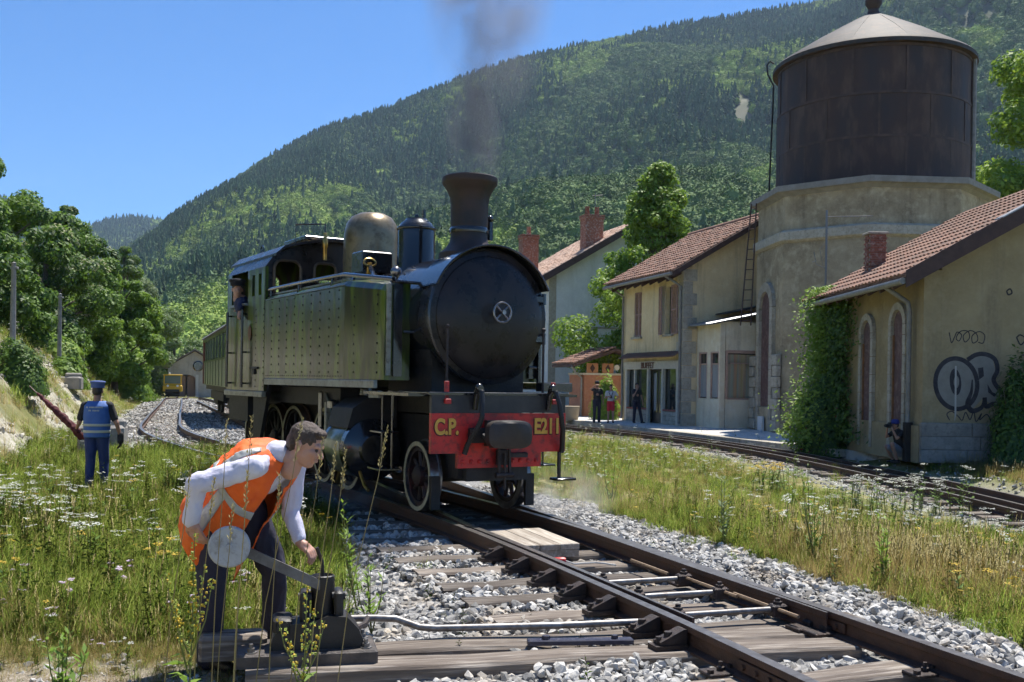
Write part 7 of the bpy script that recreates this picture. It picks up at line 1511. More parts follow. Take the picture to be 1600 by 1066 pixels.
sheet(lambda u, v: vest(u, v), 60, 84, M_ORANGE, 'vest', man, .005)
def band(u0, u1, v0, v1, nu, nv): sheet(lambda u, v: vest(u0 + (u1 - u0) * u, v0 + (v1 - v0) * v, .006), nu, nv, M_BAND, 'reflective_band', man, .003)
band(.46, .525, .62, 1, 6, 40); band(.46, .525, 0, .16, 6, 14); band(.03, .46, .70, .755, 36, 6); band(.03, .46, .10, .15, 36, 6); band(.525, .86, .80, .85, 26, 6)

# ---------------------------------------------------------------- point lever
pl = empty('point_lever', (-1.12, 5.55, -.135), R(13)); tag(pl, 'black cast iron point lever with pale disc counterweight on timbers', 'lever stand')
mb = MB(); mb.cbox((.03, 0, .035), (.74, .34, .07), .01); mb.build('base_plate', mat('lever_base', (.05, .042, .038), (.12, .10, .085), 8, .6, .2, .3, 40), pl)
M_CAST = mat('cast_black', (.012, .011, .011), (.022, .02, .02), 12, .5, .1, .25, 50)
mb = MB(); mb.prism([(-.16, -.10, .07), (.33, -.10, .07), (.33, -.10, .10), (.30, -.10, .17), (.24, -.10, .235), (.14, -.10, .245), (.06, -.10, .22), (-.10, -.10, .20), (-.15, -.10, .14)], (0, .20, 0)); mb.build('casting', M_CAST, pl)
mb = MB(); mb.cbox((-.10, 0, .20), (.10, .20, .07), .012); mb.cyl((-.10, -.12, .20), (-.10, .12, .20), .03, n=12); mb.build('bearing', M_CAST, pl, 40)
for x_ in (.015, .195):
    mb = MB(); mb.cbox((x_, 0, .27), (.05, .15, .20), .012); mb.cyl((x_ - .035, -.03, .34), (x_ + .035, -.03, .34), .022, n=10); mb.build('lug', M_CAST, pl, 40)
mb = MB(); mb.lathe([(.075, .10), (.08, .13), (.062, .17), (.058, .33), (.064, .34), (.064, .445), (.056, .45), (.046, .432), (0, .43)], 24, (.11, 0, 0)); mb.build('column', M_CAST, pl, 40)
for (x_, y_) in ((.34, -.11), (-.26, -.12), (.34, .11)):
    mb = MB(); mb.lathe([(.032, .07), (.032, .076), (.02, .076), (.02, .096), (.011, .096), (.011, .118), (0, .118)], 6, (x_, y_, 0)); mb.build('bolt', M_STEEL, pl, 30)
mb = MB(); mb.tube([(.17, -.06, .12), (.24, -.02, .13), (.36, .22, .115), (.40, .44, .115)], .02, 8); mb.build('crank_link', M_IRON, pl, 40)
la_, lb = V3(.10, -.05, .40), V3(-.36, -.08, .63); d_ = (lb - la_); q_ = d_.to_track_quat('X', 'Z').to_matrix()
mb = MB(); mb.box(tuple(la_ + d_ * .5), (d_.length, .022, .052), mat=q_); lv = mb.build('lever_arm', mat('lever_grey', (.20, .195, .19), (.10, .09, .085), 6, .5, .3, .2, 30), pl)
mb = MB(); mb.lathe([(0, -.02), (.100, -.02), (.108, -.012), (.108, .012), (.100, .02), (.018, .02), (.016, .03), (0, .03)], 44, (lb.x - .02, lb.y - .03, lb.z), 'Y'); mb.build('disc_weight', mat('disc_white', (.46, .47, .49), (.36, .365, .38), 7, .6, .1, .25, 30, c3=(.25, .24, .23), scale3=26), pl, 35)
mb = MB(); mb.tube([(.11, 0, .43), (.105, 0, .52), (.075, -.01, .60)], .010, 8); mb.build('handle', M_IRON, pl, 40)
mb = MB(); mb.cbox((-.36, .16, .05), (.36, .20, .13), .02, 0); o = mb.build('timber_block', M_SLEEP, pl)

# ---------------------------------------------------------------- standing and crouching figures
def figure(label, loc, rz, H=1.75, arms=None, legs=None, facing=(0, 1, 0), shirt=M_BLACKC, sleeve=.55, pants=M_NAVY, shorts=False, hat=None, hair=M_HAIRD, long_hair=False, vox=.014, skin=M_SKIN2, vestm=None, group=None, lean=(0, 0)):
    """upright person in local space: +y is forward, joints scaled to the height"""
    k = H / 1.75; J = dict(nk=V3(lean[0], lean[1], 1.46), sh=1.40, hip=.92); arms = arms or {}; legs = legs or {}; out = []
    nk = J['nk']; pv = V3(0, 0, .97); sh_ = {s_: V3(s_ * .185 + lean[0], lean[1], 1.40) for s_ in (-1, 1)}
    A = {s_: arms.get(s_, (V3(s_ * .25, -.02, 1.12), V3(s_ * .26, .06, .88), (0, .15, -1), (s_, 0, 0), .5)) for s_ in (-1, 1)}; L_ = {s_: legs.get(s_, (V3(s_ * .10, .01, .50), V3(s_ * .11, -.02, .09), (s_ * .2, 1, 0))) for s_ in (-1, 1)}
    hc = nk + V3(0, .015, .165); hp_, P_, M_ = head_parts(hc, facing, (0, 0, 1), .96)
    b_ = hp_ + [('c', nk, V3(lean[0] * .6, lean[1] * .6, 1.22), .07, .125), ('e', V3(lean[0] * .6, lean[1] * .6, 1.25), (.16, .105, .20), None), ('e', V3(0, 0, 1.02), (.145, .10, .14), None), ('c', nk, nk + V3(0, .01, .10), .052, .05)]
    for s_ in (-1, 1):
        e, w, hd, hn, cu = A[s_]; b_ += [('c', nk + V3(0, 0, -.05), sh_[s_], .065, .055), ('c', sh_[s_], e, .046, .037), ('c', e, w, .035, .024)] + hand_parts(w, hd, hn, 1, cu, s_); kn, an, fd = L_[s_]; b_ += [('c', V3(s_ * .09, 0, .92), kn, .082, .058), ('c', kn, an, .055, .038)]
    me = blob(b_, max(.008, vox * .72), 3, .4); p = put('person', me, skin, None); p.location = loc; p.rotation_euler = (0, 0, rz); p.scale = (k, k, k); tag(p, label, 'person', group)
    s2 = [('e', V3(lean[0] * .6, lean[1] * .6, 1.26), (.178, .122, .20), None), ('e', V3(lean[0] * .3, lean[1] * .3, 1.06), (.165, .118, .17), None), ('c', nk + V3(0, 0, -.05), nk + V3(0, 0, -.06), .075, .085)]
    for s_ in (-1, 1): e = A[s_][0]; w = A[s_][1]; s2 += [('c', nk + V3(0, 0, -.06), sh_[s_], .07, .068), ('c', sh_[s_], sh_[s_].lerp(e, min(1, sleeve)), .064, .056)] + ([('c', e, e.lerp(w, sleeve - 1), .05, .042)] if sleeve > 1 else [])
    put('shirt', blob(s2, vox, 4, .5, (.008, 11)), shirt, p)
    t2 = [('e', V3(0, 0, .98), (.158, .112, .12), None)]
    for s_ in (-1, 1): kn, an, fd = L_[s_]; h0 = V3(s_ * .09, 0, .92); t2 += [('c', h0, h0.lerp(kn, .75) if shorts else kn, .098, .088 if shorts else .074)] + ([] if shorts else [('c', kn, an + V3(0, 0, -.04), .072, .062)])
    put('shorts' if shorts else 'trousers', blob(t2, vox, 4, .5, (.007, 11)), pants, p)
    for s_ in (-1, 1): put('shoe', blob(foot(L_[s_][1], L_[s_][2], .15, .042), vox, 2), M_SHOE, p)
    hp2 = hair_parts(P_, M_, .96) + ([('c', P_(0, -.06, 0), P_(0, -.08, -.20), .07, .06)] if long_hair else []); put('hair', blob(hp2, vox * .8, 3), hair, p); eyes(P_, p, .96)
    if hat:
        mb = MB(); f_ = Vector(facing).normalized(); a = math.atan2(f_.y, f_.x); c = P_(0, -.01, .06)
        mb.lathe([(.098, -.005), (.102, .02), (.100, .05), (.118, .085), (.110, .10), (.06, .108), (0, .11)] if hat == 'peak' else [(.100, -.01), (.104, .03), (.095, .07), (.06, .10), (0, .108)], 24, c)
        mb.prism([tuple(c + V3(math.cos(a + t_) * r_, math.sin(a + t_) * r_, -.004)) for t_, r_ in [(x, .095) for x in np.linspace(-.9, .9, 8)] + [(x, .165 - .02 * abs(x)) for x in np.linspace(.8, -.8, 8)]], (0, 0, -.008)); mb.build('cap', hat_m[hat], p, 50)
    return p, P_, A, sh_
hat_m = {'peak': M_CAPB, 'cap': mat('ink_cap', (.02, .03, .16), (.03, .04, .2), 9, .8), 'black': M_BLACKC}
# man in the blue vest, seen from behind, a furled red flag in his left hand
gx_, gy_ = -6.27, 15.5
pB, PB, AB, _ = figure('person in blue reflective vest and cap walking away with a furled red flag', (gx_, gy_, gz(gx_, gy_) - .02), R(6), 1.70, {-1: (V3(-.27, .0, 1.13), V3(-.36, .16, 1.02), (-.35, .25, .25), (-.3, -.8, .3), .9), 1: (V3(.30, -.02, 1.13), V3(.345, .05, .90), (.05, .1, -1), (1, 0, 0), .5)}, {-1: (V3(-.10, .03, .50), V3(-.11, -.02, .09), (-.1, 1, 0)), 1: (V3(.09, .10, .50), V3(.09, .05, .10), (.1, 1, 0))}, shirt=M_BLACKC, sleeve=.72, pants=M_BLUET, hat='peak', vox=.011)
pv_ = lambda u, v, l=0: V3(.205 * math.sin(v) * float(np.interp(u, [0, .12, .5, 1], [.66, .96, .98, .92])), -.14 * math.cos(v) * float(np.interp(u, [0, .15, .5, 1], [.45, .95, 1.02, 1.06])) - .006, 1.47 - .56 * u) * 1.0 + V3(math.sin(v), -math.cos(v), 0) * (l + .006 * mnoise.noise(Vector((u * 6, v * 3, 0))))
vb = sheet(lambda u, v: pv_(u, -2.7 + 5.4 * v), 26, 48, M_BLUE, 'vest', pB, .008)
M_BAND2 = mat('pale_band', (.50, .52, .42), None, rough=.5)
for u0 in (.62, .80): sheet(lambda u, v, u0=u0: pv_(u0 + .07 * u, -2.7 + 5.4 * v, .009), 3, 48, M_BAND2, 'reflective_band', pB, .003)
for (z_, n_, x0) in ((.165, 13, -.135), (.255, 8, -.085)):      # two rows of lettering too small to read
    mb = MB()
    for i in range(n_):
        if i in (2,): continue
        v_ = (x0 + i * .021) / .205; p0 = pv_(z_, v_, .010); mb.box((p0.x, p0.y, p0.z), (.014, .003, .022), rz=v_)
    mb.build('lettering', M_BAND2, pB)
put('glove', blob(hand_parts(AB[1][1] + V3(0, 0, .03), (.05, .1, -1), (1, 0, 0), 1.35, .5, 1) + [('c', AB[1][1] + V3(0, 0, .05), AB[1][1] + V3(0, 0, -.05), .05, .05)], .009, 2), M_BLACKC, pB)
put('glove', blob(hand_parts(AB[-1][1], (-.35, .25, .25), (-.3, -.8, .3), 1.3, .9, -1) + [('c', AB[-1][1] + V3(.04, -.03, -.02), AB[-1][1], .045, .045)], .009, 2), mat('maroon_glove', (.07, .012, .018), None, rough=.8), pB)
hwp = pB.matrix_world
bpy.context.view_layer.update(); hw = pB.matrix_world @ (AB[-1][1] + V3(-.03, .02, .03))
fg = empty('signal_flag', hw); tag(fg, 'furled dark red signal flag held by the person in the blue vest', 'flag')
mb = MB(); mb.tube([(.22, .0, -.22), (-.75, .1, .62)], .010, 8); mb.build('staff', mat('staff_wood', (.16, .10, .06), None, rough=.6), fg, 40)
me = blob([('c', (-.05, .005, .03), (-.30, .04, .24), .055, .052), ('c', (-.30, .04, .24), (-.60, .08, .50), .05, .020), ('c', (-.02, 0, .0), (.20, -.01, -.19), .055, .03), ('c', (-.02, 0, 0), (.10, .0, -.16), .06, .04)], .010, 3, .5, (.018, 14)); put('cloth', me, M_REDF, fg)
# people on the platform
GP = 'people on the station platform'
def onplat(x, y): return (x, y, -.30)
figure('person in black shirt shading their eyes on the platform by the kiosk', onplat(3.62, 43.5), R(190), 1.76, {1: (V3(.30, .12, 1.42), V3(.10, .20, 1.60), (-1, .1, .1), (0, .3, 1), .3)}, hat='black', vox=.018, group=GP)
pW, *_ = figure('person in white shirt and red shorts with a hand on the hip', onplat(4.22, 43.6), R(175), 1.64, {-1: (V3(-.36, -.05, 1.18), V3(-.20, .08, 1.04), (.8, .3, -.1), (0, -.8, .4), .5), 1: (V3(.25, .05, 1.14), V3(.12, .20, 1.20), (-.8, .3, 0), (0, .5, .8), .6)}, shirt=M_WHITEC, pants=M_REDS, shorts=True, hair=M_HAIR, vox=.018, group=GP, skin=M_SKIN)
mb = MB(); mb.tube([(-.10, .10, 1.46), (-.06, .14, 1.3), (0, .17, 1.20), (.06, .14, 1.3), (.10, .10, 1.46)], .012, 6); mb.cbox((0, .18, 1.17), (.12, .07, .09), .01); mb.build('neck_camera', M_BLACKC, pW, 40)
figure('person in dark clothes leaning in the buffet doorway with a hand to the face', onplat(5.36, 44.0), R(205), 1.74, {1: (V3(.24, .14, 1.16), V3(.06, .18, 1.50), (-.4, .1, .8), (0, .8, .2), .6), -1: (V3(-.26, .0, 1.14), V3(-.26, .10, .90), (0, .2, -1), (-1, 0, 0), .5)}, {-1: (V3(-.14, .08, .50), V3(-.22, .12, .09), (-.2, 1, 0))}, shirt=mat('charcoal_cloth', (.03, .03, .034), None, rough=.85), long_hair=True, vox=.018, group=GP)
# crouching photographer against the house wall
cr = V3(9.0, 23.75, -.36); f_ = (-.62, -.78, 0)
def crouch():
    hp_, P_, M_ = head_parts((-.10, .05, 1.00), (-1, .10, -.05), (0, 0, 1), .96); nk = V3(-.04, .05, .83); pv = V3(.14, .05, .28)
    kN, kF = V3(-.30, -.10, .50), V3(-.22, .22, .42); aN, aF = V3(-.14, -.10, .10), V3(-.02, .22, .09); eN, eF = V3(-.20, -.16, .66), V3(-.24, .22, .68); wN, wF = V3(-.25, -.02, .93), V3(-.27, .13, .93); sN, sF = V3(.0, -.13, .80), V3(-.02, .21, .80)
    b_ = hp_ + [('c', nk, pv, .10, .13), ('c', pv, kN, .10, .06), ('c', kN, aN, .058, .04), ('c', pv, kF, .10, .06), ('c', kF, aF, .058, .04), ('c', nk, sN, .06, .055), ('c', nk, sF, .06, .055), ('c', sN, eN, .046, .036), ('c', eN, wN, .035, .025), ('c', sF, eF, .046, .036), ('c', eF, wF, .035, .025)] + hand_parts(wN, (-.1, .35, .55), (-.6, -.6, 0), .95, .9, 1) + hand_parts(wF, (-.1, -.35, .5), (-.6, .6, 0), .95, .9, -1)
    p = put('person', blob(b_, .010, 3, .4), M_SKIN2, None); p.location = cr; p.scale = (.88, .88, .88); p.rotation_euler = (0, 0, R(18)); tag(p, 'person in blue cap crouching at the house wall with a camera', 'person')
    put('shirt', blob([('c', nk + V3(.01, 0, -.03), V3(.08, .05, .46), .13, .15), ('c', nk, sN, .08, .07), ('c', nk, sF, .08, .07), ('c', sN, sN.lerp(eN, .55), .066, .058), ('c', sF, sF.lerp(eF, .55), .066, .058)], .012, 4, .5, (.008, 11)), M_BLACKC, p)
    put('shorts', blob([('c', V3(.12, .05, .30), pv, .155, .145), ('c', pv, pv.lerp(kN, .85), .115, .085), ('c', pv, pv.lerp(kF, .85), .115, .085)], .012, 4, .5), mat('grey_shorts', (.26, .27, .30), (.2, .21, .24), 6, .85), p)
    for a in (aN, aF): put('shoe', blob(foot(a, (-1, .1, 0), .15, .042), .012, 2), M_SHOE, p)
    put('hair', blob(hair_parts(P_, M_, .95), .012, 2), M_HAIRD, p)
    mb = MB(); c = P_(0, -.01, .055); mb.lathe([(.102, -.01), (.106, .03), (.10, .075), (.06, .105), (0, .112)], 24, c); mb.prism([tuple(c + V3(-r_ * math.cos(t_), r_ * math.sin(t_), .0)) for t_, r_ in [(x, .095) for x in np.linspace(-.9, .9, 8)] + [(x, .165) for x in np.linspace(.8, -.8, 8)]], (0, 0, -.01)); mb.build('cap', hat_m['cap'], p, 50)
    return p, P_
pc, PC_ = crouch(); bpy.context.view_layer.update()
cm_ = empty('camera_in_hand', pc.matrix_world @ V3(-.27, .055, .985), R(18)); tag(cm_, 'black camera held to the face by the crouching person', 'camera')
mb = MB(); mb.cbox((0, 0, 0), (.07, .14, .10), .012); mb.box((.0, 0, .06), (.05, .06, .035)); mb.build('camera_body', M_RUBBER, cm_); mb = MB(); mb.lathe([(.032, .03), (.036, .06), (.036, .12), (.03, .13), (0, .125)], 16, (0, 0, 0), 'X', Matrix.Diagonal((-1, 1, 1))); mb.build('lens', M_RUBBER, cm_, 40)
# driver leaning from the cab
def driver():
    hp_, P_, M_ = head_parts((-1.15, 5.28, 2.68), (-.15, -1, -.10), (0, 0, 1), .98); nk = V3(-1.07, 5.32, 2.51); pv = V3(-.80, 5.40, 1.95)
    b_ = hp_ + [('c', nk, pv, .10, .13), ('c', nk, V3(-1.10, 5.16, 2.48), .06, .055), ('c', nk, V3(-.98, 5.48, 2.48), .06, .055), ('c', V3(-1.10, 5.16, 2.48), V3(-1.16, 5.10, 2.26), .05, .04), ('c', V3(-1.16, 5.10, 2.40), V3(-1.10, 5.34, 2.39), .04, .03), ('c', V3(-.98, 5.48, 2.48), V3(-.85, 5.30, 2.26), .05, .04), ('c', pv, V3(-.78, 5.40, 1.35), .13, .10)] + hand_parts((-1.10, 5.36, 2.39), (.2, 1, 0), (0, 0, 1), 1, .4, 1)
    p = put('person', blob(b_, .011, 3, .4), M_SKIN, None); p.location = (-.33, 11.16, 0); p.rotation_euler = (0, 0, LOCO_A); tag(p, 'person in dark cap leaning out of the locomotive cab window', 'person')
    put('jacket', blob([('c', nk + V3(0, 0, -.03), pv, .12, .16), ('c', nk, V3(-1.10, 5.16, 2.47), .08, .07), ('c', nk, V3(-.98, 5.48, 2.48), .08, .07), ('c', V3(-1.10, 5.16, 2.47), V3(-1.16, 5.10, 2.40), .064, .054), ('c', V3(-1.16, 5.10, 2.40), V3(-1.11, 5.32, 2.40), .052, .042), ('c', V3(-.98, 5.48, 2.48), V3(-.85, 5.30, 2.26), .06, .05), ('c', pv, V3(-.78, 5.40, 1.35), .15, .13)], .014, 4, .5, (.008, 11)), mat('driver_blue', (.02, .024, .06), (.03, .035, .08), 6, .85), p)
    put('hair', blob(hair_parts(P_, M_, .97), .012, 2), M_HAIRD, p)
    mb = MB(); c = P_(0, -.01, .058); mb.lathe([(.10, -.005), (.104, .03), (.125, .065), (.115, .085), (.06, .095), (0, .097)], 24, c); mb.prism([tuple(c + V3(r_ * math.sin(t_), -r_ * math.cos(t_), -.002)) for t_, r_ in [(x, .095) for x in np.linspace(-.9, .9, 8)] + [(x, .15) for x in np.linspace(.8, -.8, 8)]], (0, 0, -.01)); mb.build('cap', M_BLACKC, p, 50)
driver()
# ================================================================ rolling stock, shed, posts
M_CO1 = mat('coach_cream', (.32, .33, .22), (.24, .25, .16), 4, .4, 0, .1, 20, coat=.3); M_CO2 = mat('coach_green', (.055, .075, .035), (.085, .11, .05), 4, .35, 0, .1, 20, coat=.4)
co = empty('passenger_coach', (.62 - .339 * 24.5, 8.59 + .941 * 24.5, 0), math.atan2(.339, .941)); tag(co, 'old green and cream passenger coach standing behind the locomotive', 'railway coach')
CL = 13.2
mb = MB(); mb.box((0, CL / 2, 1.55), (2.16, CL, .95)); mb.build('lower_panel', M_CO1, co)
for i in range(8):
    y0 = .5 + i * 1.55
    mb = MB(); mb.box((-1.075, y0 + .12, 2.42), (.05, .24, .80)); mb.box((1.075, y0 + .12, 2.42), (.05, .24, .80)); mb.build('window_post', M_CO2, co)
    mb = MB(); mb.box((-1.055, y0 + .87, 2.42), (.015, 1.26, .80)); mb.build('pane', M_GLASS, co)
    mb = MB(); mb.box((1.055, y0 + .87, 2.42), (.015, 1.26, .80)); mb.build('pane', M_GLASS, co)
    mb = MB(); mb.box((-1.09, y0 + .1, 1.55), (.02, .06, .9)); mb.build('body_rib', M_CO2, co)
mb = MB(); mb.box((0, CL / 2, 2.90), (2.2, CL, .16)); mb.box((-1.085, CL / 2, 2.0), (.04, CL, .07)); mb.build('waist_and_cornice', M_CO2, co)
mb = MB(); pts = [(1.2 * math.sin(a), 0, 2.84 + .38 * math.cos(a)) for a in np.linspace(-1.45, 1.45, 13)]; mb.prism(pts, (0, CL + .3, 0)); mb.build('roof', mat('coach_roof', (.10, .10, .10), (.16, .155, .15), 3, .7), co, 30).location = (0, -.15, .06)
mb = MB(); mb.box((0, .0, 2.0), (2.1, .12, 1.8)); mb.box((0, CL, 2.0), (2.1, .14, 1.8)); mb.box((-1.085, CL - .25, 2.0), (.05, .5, 1.8)); mb.build('end_wall', mat('coach_red', (.22, .06, .04), (.15, .05, .035), 5, .5), co)
mb = MB(); mb.box((0, CL / 2, .98), (1.9, CL, .18)); mb.box((-.9, CL / 2, .72), (.1, CL * .5, .3)); mb.build('underframe', M_UND, co)
for yy in (2.2, 3.8, CL - 3.8, CL - 2.2):
    for sx in (-1, 1):
        mb = MB(); mb.lathe([(0, -.05), (.40, -.05), (.42, -.03), (.38, .06), (.12, .05), (.1, .1), (0, .1)], 28, (sx * .54, yy, .39), 'X', Matrix.Diagonal((sx, 1, 1))); mb.build('wheel', M_UND, co, 40)
mb = MB(); mb.box((0, 3.0, .5), (1.5, 2.4, .3)); mb.box((0, CL - 3.0, .5), (1.5, 2.4, .3)); mb.build('bogie', M_UND, co)
# goods shed
sd = empty('goods_shed', (-34.25, 110.5, -.80), R(17)); tag(sd, 'pale goods shed with arched door and round gable window', 'shed')
M_SHED = render_mat('shed_render', (.46, .42, .36), (.38, .345, .295), (.50, .47, .41), dirt=(.25, .22, .18)); M_STRIP = mat('shed_strip', (.55, .52, .47), None, rough=.9)
mb = MB(); W_ = 2.75; EZ = 3.25; PZ = 4.95
ar = [(.95 * math.cos(a) - .85, 1.95 + .45 * math.sin(a)) for a in np.linspace(0, math.pi, 9)]
mb.prism([(-W_, 0, 0), (-1.8, 0, 0), (-1.8, 0, 1.95)] + [(x, 0, z) for x, z in ar[::-1][1:-1]] + [(.10, 0, 1.95), (.10, 0, 0), (W_, 0, 0), (W_, 0, EZ), (0, 0, PZ), (-W_, 0, EZ)], (0, .3, 0)); mb.box((-W_ + .15, 6, EZ / 2), (.3, 11.4, EZ)); mb.box((W_ - .15, 6, EZ / 2), (.3, 11.4, EZ)); mb.box((0, 11.9, EZ / 2), (2 * W_ - .6, .3, EZ)); mb.build('wall', M_SHED, sd)
for x in (-W_ + .16, -1.95, .26, W_ - .4): mb = MB(); mb.box((x, -.03, 1.2 if abs(x) < 2.2 else 1.6), (.28, .07, 2.4 if abs(x) < 2.2 else 3.2)); mb.build('corner_strip', M_STRIP, sd)
mb = MB()
for sx in (-1, 1): mb.prism([(sx * (W_ + .45), -.4, EZ - .18), (0, -.4, PZ + .12), (0, -.4, PZ + .27), (sx * (W_ + .45), -.4, EZ - .02)], (0, 12.8, 0))
mb.build('roof', mat('shed_roof', (.25, .22, .20), (.18, .155, .14), 2, .9), sd)
mb = MB(); mb.lathe([(.56, 0), (.56, .05), (.45, .08), (.45, .02)], 28, (.35, -.02, 3.35), 'Y'); mb.lathe([(.45, 0), (.45, .03), (0, .03)], 28, (.35, -.0, 3.35), 'Y'); mb.build('round_window', M_GLASS, sd, 30)
mb = MB(); mb.box((-1.35, .45, 1.15), (.85, .08, 2.3)); mb.box((-.35, .45, 1.15), (.85, .08, 2.3)); mb.build('door', mat('shed_door', (.30, .2, .14), None, rough=.9), sd)
# yellow track trolley
yt = empty('track_trolley', (-35.3, 106.6, -.70), R(17)); yt.scale = (1.15, 1.15, 1.15); tag(yt, 'small yellow track maintenance trolley parked before the shed door', 'rail vehicle')
M_YEL = mat('machine_yellow', (.62, .36, .01), (.5, .28, .01), 4, .5)
mb = MB(); mb.cbox((0, 0, .75), (1.65, 2.2, .55), .06); mb.build('body', M_YEL, yt)
mb = MB()
for x in (-.72, .72):
    for y_ in (-.9, .4): mb.box((x, y_, 1.45), (.10, .10, .95))
mb.cbox((0, -.25, 1.95), (1.62, 1.5, .12), .03); mb.box((0, -.9, 1.08), (1.5, .08, .2)); mb.build('cab_frame', M_YEL, yt)
mb = MB(); mb.box((0, -.88, 1.55), (1.4, .02, .75)); mb.box((0, .38, 1.5), (1.4, .02, .8)); mb.build('windscreen', mat('trolley_glass', (.12, .14, .13), None, rough=.08, coat=.6), yt)
for x in (-.40, .42): mb = MB(); mb.lathe([(.10, 0), (.10, .05), (0, .06)], 14, (x, -1.10, .98), 'Y'); mb.build('headlight', mat('lamp_white', (.75, .74, .68), None, rough=.3), yt, 40)
mb = MB(); mb.box((0, -1.13, .55), (1.2, .12, .22)); mb.cyl((-.6, -.7, .25), (.6, -.7, .25), .25, n=16); mb.cyl((-.6, .7, .25), (.6, .7, .25), .25, n=16); mb.build('running_gear', M_UND, yt, 40)
mb = MB(); mb.lathe([(.08, 0), (.08, .12), (.04, .17), (0, .17)], 12, (-.3, -.3, 2.01)); mb.build('beacon', mat('beacon_white', (.6, .6, .58), None, rough=.4), yt, 40)
# grey posts on the embankment
for (x, y, h, lab) in ((-13.67, 28.0, 2.3, 'tallest grey lamp post at the picture edge on the embankment'), (-17.70, 40.0, 2.3, 'middle grey lamp post on the embankment before the chestnut'), (-21.80, 52.0, 2.4, 'farthest thin grey post on the embankment by the shed side')):
    t_ = empty('lamp_post', (x, y, gz(x, y) - .2)); tag(t_, lab, 'post', 'grey posts along the embankment'); z1 = {28.0: 4.40, 40.0: 4.52, 52.0: 4.61}[y] - (gz(x, y) - .2)
    mb = MB(); mb.lathe([(.085, 0), (.075, z1 * .5), (.06, z1), (.065, z1 + .02), (0, z1 + .05)], 12); mb.build('pole', M_PIPE, t_, 40); mb = MB(); mb.cbox((.02, 0, z1 - .12), (.2, .1, .06), .01); mb.build('bracket', M_PIPE, t_)
# old masonry blocks on the bank and the concrete stump behind the flag bearer
M_RUIN = mat('ruin_stone', (.30, .28, .25), (.21, .20, .18), 3, .95, 0, .8, 16)
for (x, y, z, d, lab) in ((-15.9, 36.5, 1.8, (1.1, .5, .45), 'ruined grey masonry block on top of the embankment slope'), (-8.45, 21.2, -.1, (.9, .6, .75), 'weathered concrete stump in the grass behind the red flag')):
    t_ = empty('masonry_block', (x, y, gz(x, y) - .15)); tag(t_, lab, 'block'); mb = MB(); mb.cbox((0, 0, d[2] / 2), d, .06, .2); mb.cbox((d[0] * .2, .1, d[2] + .05), (d[0] * .5, d[1] * .8, .16), .05, .5); mb.build('stone', M_RUIN, t_)
# unseen trees added beyond the picture edge so the tank side reflects foliage
for k_, (x, y, h, w) in enumerate(((-16, 17, 7, 6.5), (-20, 21, 9, 7), (-25, 18, 10, 8), (-20, 12, 8, 7), (-28, 29, 10, 8), (-33, 38, 11, 8))):
    tree('unseen_reflected_tree', ('broad leafy tree added unseen on the embankment to reflect in the tank side, ' + ('first', 'second', 'third', 'fourth', 'fifth', 'sixth')[k_] + ' from the camera'), (x, y, gz(x, y)), h, w, [M_LF_MID, M_LF_BRIGHT, M_LF_DARK], 2600, .36, .25, .02, seed=60 + k_, group=GT)
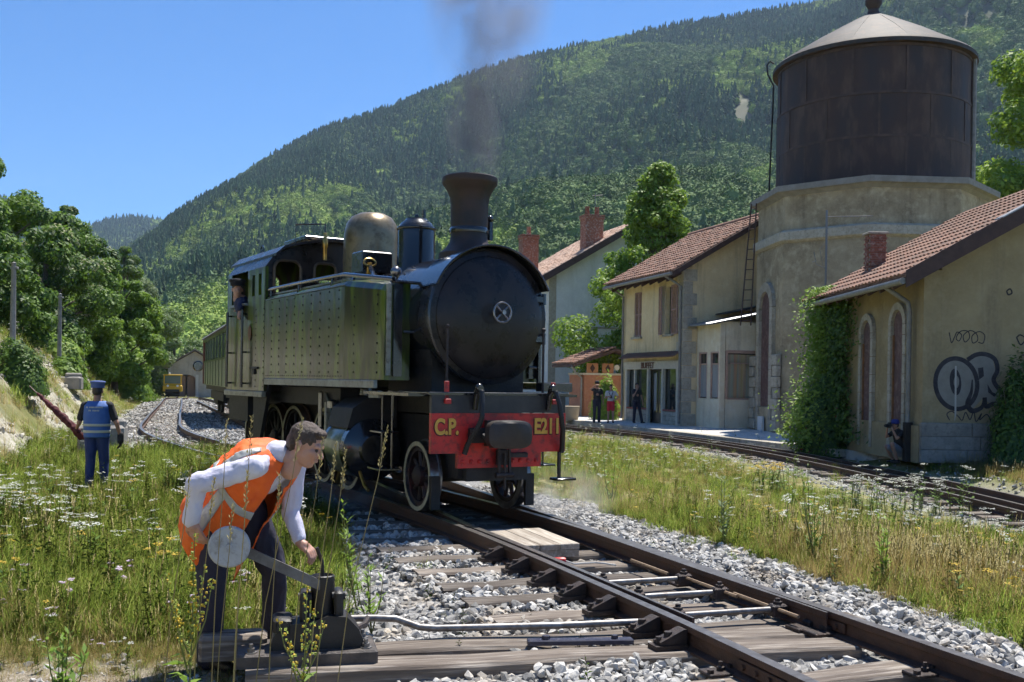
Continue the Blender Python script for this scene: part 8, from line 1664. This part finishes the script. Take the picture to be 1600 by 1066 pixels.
# ================================================================ smoke, steam, haze
def volume(name, loc, dims, dens, color, label, cat, fall, scale, warp=(1, 1, 1), seed=0, aniso=.2):
    """closed lens of air filled with drifting particles: density falls from the axis, broken by noise"""
    bm = bmesh.new(); bmesh.ops.create_icosphere(bm, subdivisions=3, radius=1); me = bpy.data.meshes.new(name); 
    for v in bm.verts: v.co = Vector((v.co.x * dims[0], v.co.y * dims[1], v.co.z * dims[2]))
    bm.to_mesh(me); bm.free(); o = link(name, me, None, loc); tag(o, label, cat, kind='stuff')
    m = bpy.data.materials.new(name); m.use_nodes = True; nt = m.node_tree; N = nt.nodes; L = nt.links; N.remove(N['Principled BSDF'])
    pv = N.new('ShaderNodeVolumePrincipled'); pv.inputs['Color'].default_value = (*color, 1); pv.inputs['Anisotropy'].default_value = aniso; L.new(pv.outputs[0], N['Material Output'].inputs['Volume'])
    tc = N.new('ShaderNodeTexCoord'); mp = N.new('ShaderNodeMapping'); mp.inputs['Scale'].default_value = warp; mp.inputs['Location'].default_value = (seed, seed * .7, 0); L.new(tc.outputs['Object'], mp.inputs[0])
    nz = N.new('ShaderNodeTexNoise'); nz.inputs['Scale'].default_value = scale; nz.inputs['Detail'].default_value = 5; nz.inputs['Roughness'].default_value = .6; nz.inputs['Distortion'].default_value = .6; L.new(mp.outputs[0], nz.inputs['Vector'])
    vm = N.new('ShaderNodeVectorMath'); vm.operation = 'DIVIDE'; vm.inputs[1].default_value = dims; L.new(tc.outputs['Object'], vm.inputs[0]); ln = N.new('ShaderNodeVectorMath'); ln.operation = 'LENGTH'; L.new(vm.outputs[0], ln.inputs[0])
    f1 = N.new('ShaderNodeMapRange'); f1.inputs[1].default_value = 1.0; f1.inputs[2].default_value = fall; L.new(ln.outputs['Value'], f1.inputs[0])
    n1 = N.new('ShaderNodeMapRange'); n1.inputs[1].default_value = .42; n1.inputs[2].default_value = .62; L.new(nz.outputs[0], n1.inputs[0])
    mu = N.new('ShaderNodeMath'); mu.operation = 'MULTIPLY'; L.new(f1.outputs[0], mu.inputs[0]); L.new(n1.outputs[0], mu.inputs[1]); m2 = N.new('ShaderNodeMath'); m2.operation = 'MULTIPLY'; L.new(mu.outputs[0], m2.inputs[0]); m2.inputs[1].default_value = dens
    L.new(m2.outputs[0], pv.inputs['Density']); me.materials.append(m); return o
chx = Matrix.Rotation(LOCO_A, 3, 'Z') @ Vector((0, .34, 0)) + Vector((-.33, 11.16, 0))
SM = (.40, .385, .39)
volume('smoke', (chx.x + .05, chx.y, 4.35), (.40, .40, 1.2), 3.2, SM, 'grey brown smoke rising from the chimney mouth', 'smoke', .25, 2.2, (1, 1, .6), 1)
volume('smoke', (chx.x + .18, chx.y, 6.0), (.80, .75, 1.9), 2.6, SM, 'thick column of smoke standing high over the chimney', 'smoke', .25, 1.7, (1, 1, .8), 4)
WS = (.95, .95, .95)
volume('steam', (.55, 11.75, .05), (.75, .75, .42), 1.6, WS, 'white steam drifting from the far front wheel', 'steam', .2, 2.6, (1, 1, 1), 2)
volume('steam', (-1.75, 11.7, .10), (.8, .55, .26), 1.3, WS, 'thin steam low beside the near cylinder drain', 'steam', .2, 3.0, (1, 1, 1), 3)
# blue air between here and the mountain
mb = MB(); mb.box((0, 1400, 330), (9000, 4200, 690)); hz = mb.build('haze', None); hz.data.materials.clear()
m = bpy.data.materials.new('valley_air'); m.use_nodes = True; N = m.node_tree.nodes; N.remove(N['Principled BSDF']); pv = N.new('ShaderNodeVolumePrincipled'); pv.inputs['Color'].default_value = (.55, .74, 1, 1); pv.inputs['Density'].default_value = .00010; pv.inputs['Anisotropy'].default_value = .3; m.node_tree.links.new(pv.outputs[0], N['Material Output'].inputs['Volume']); hz.data.materials.append(m); tag(hz, 'thin blue air filling the valley before the mountain', 'haze', kind='stuff')
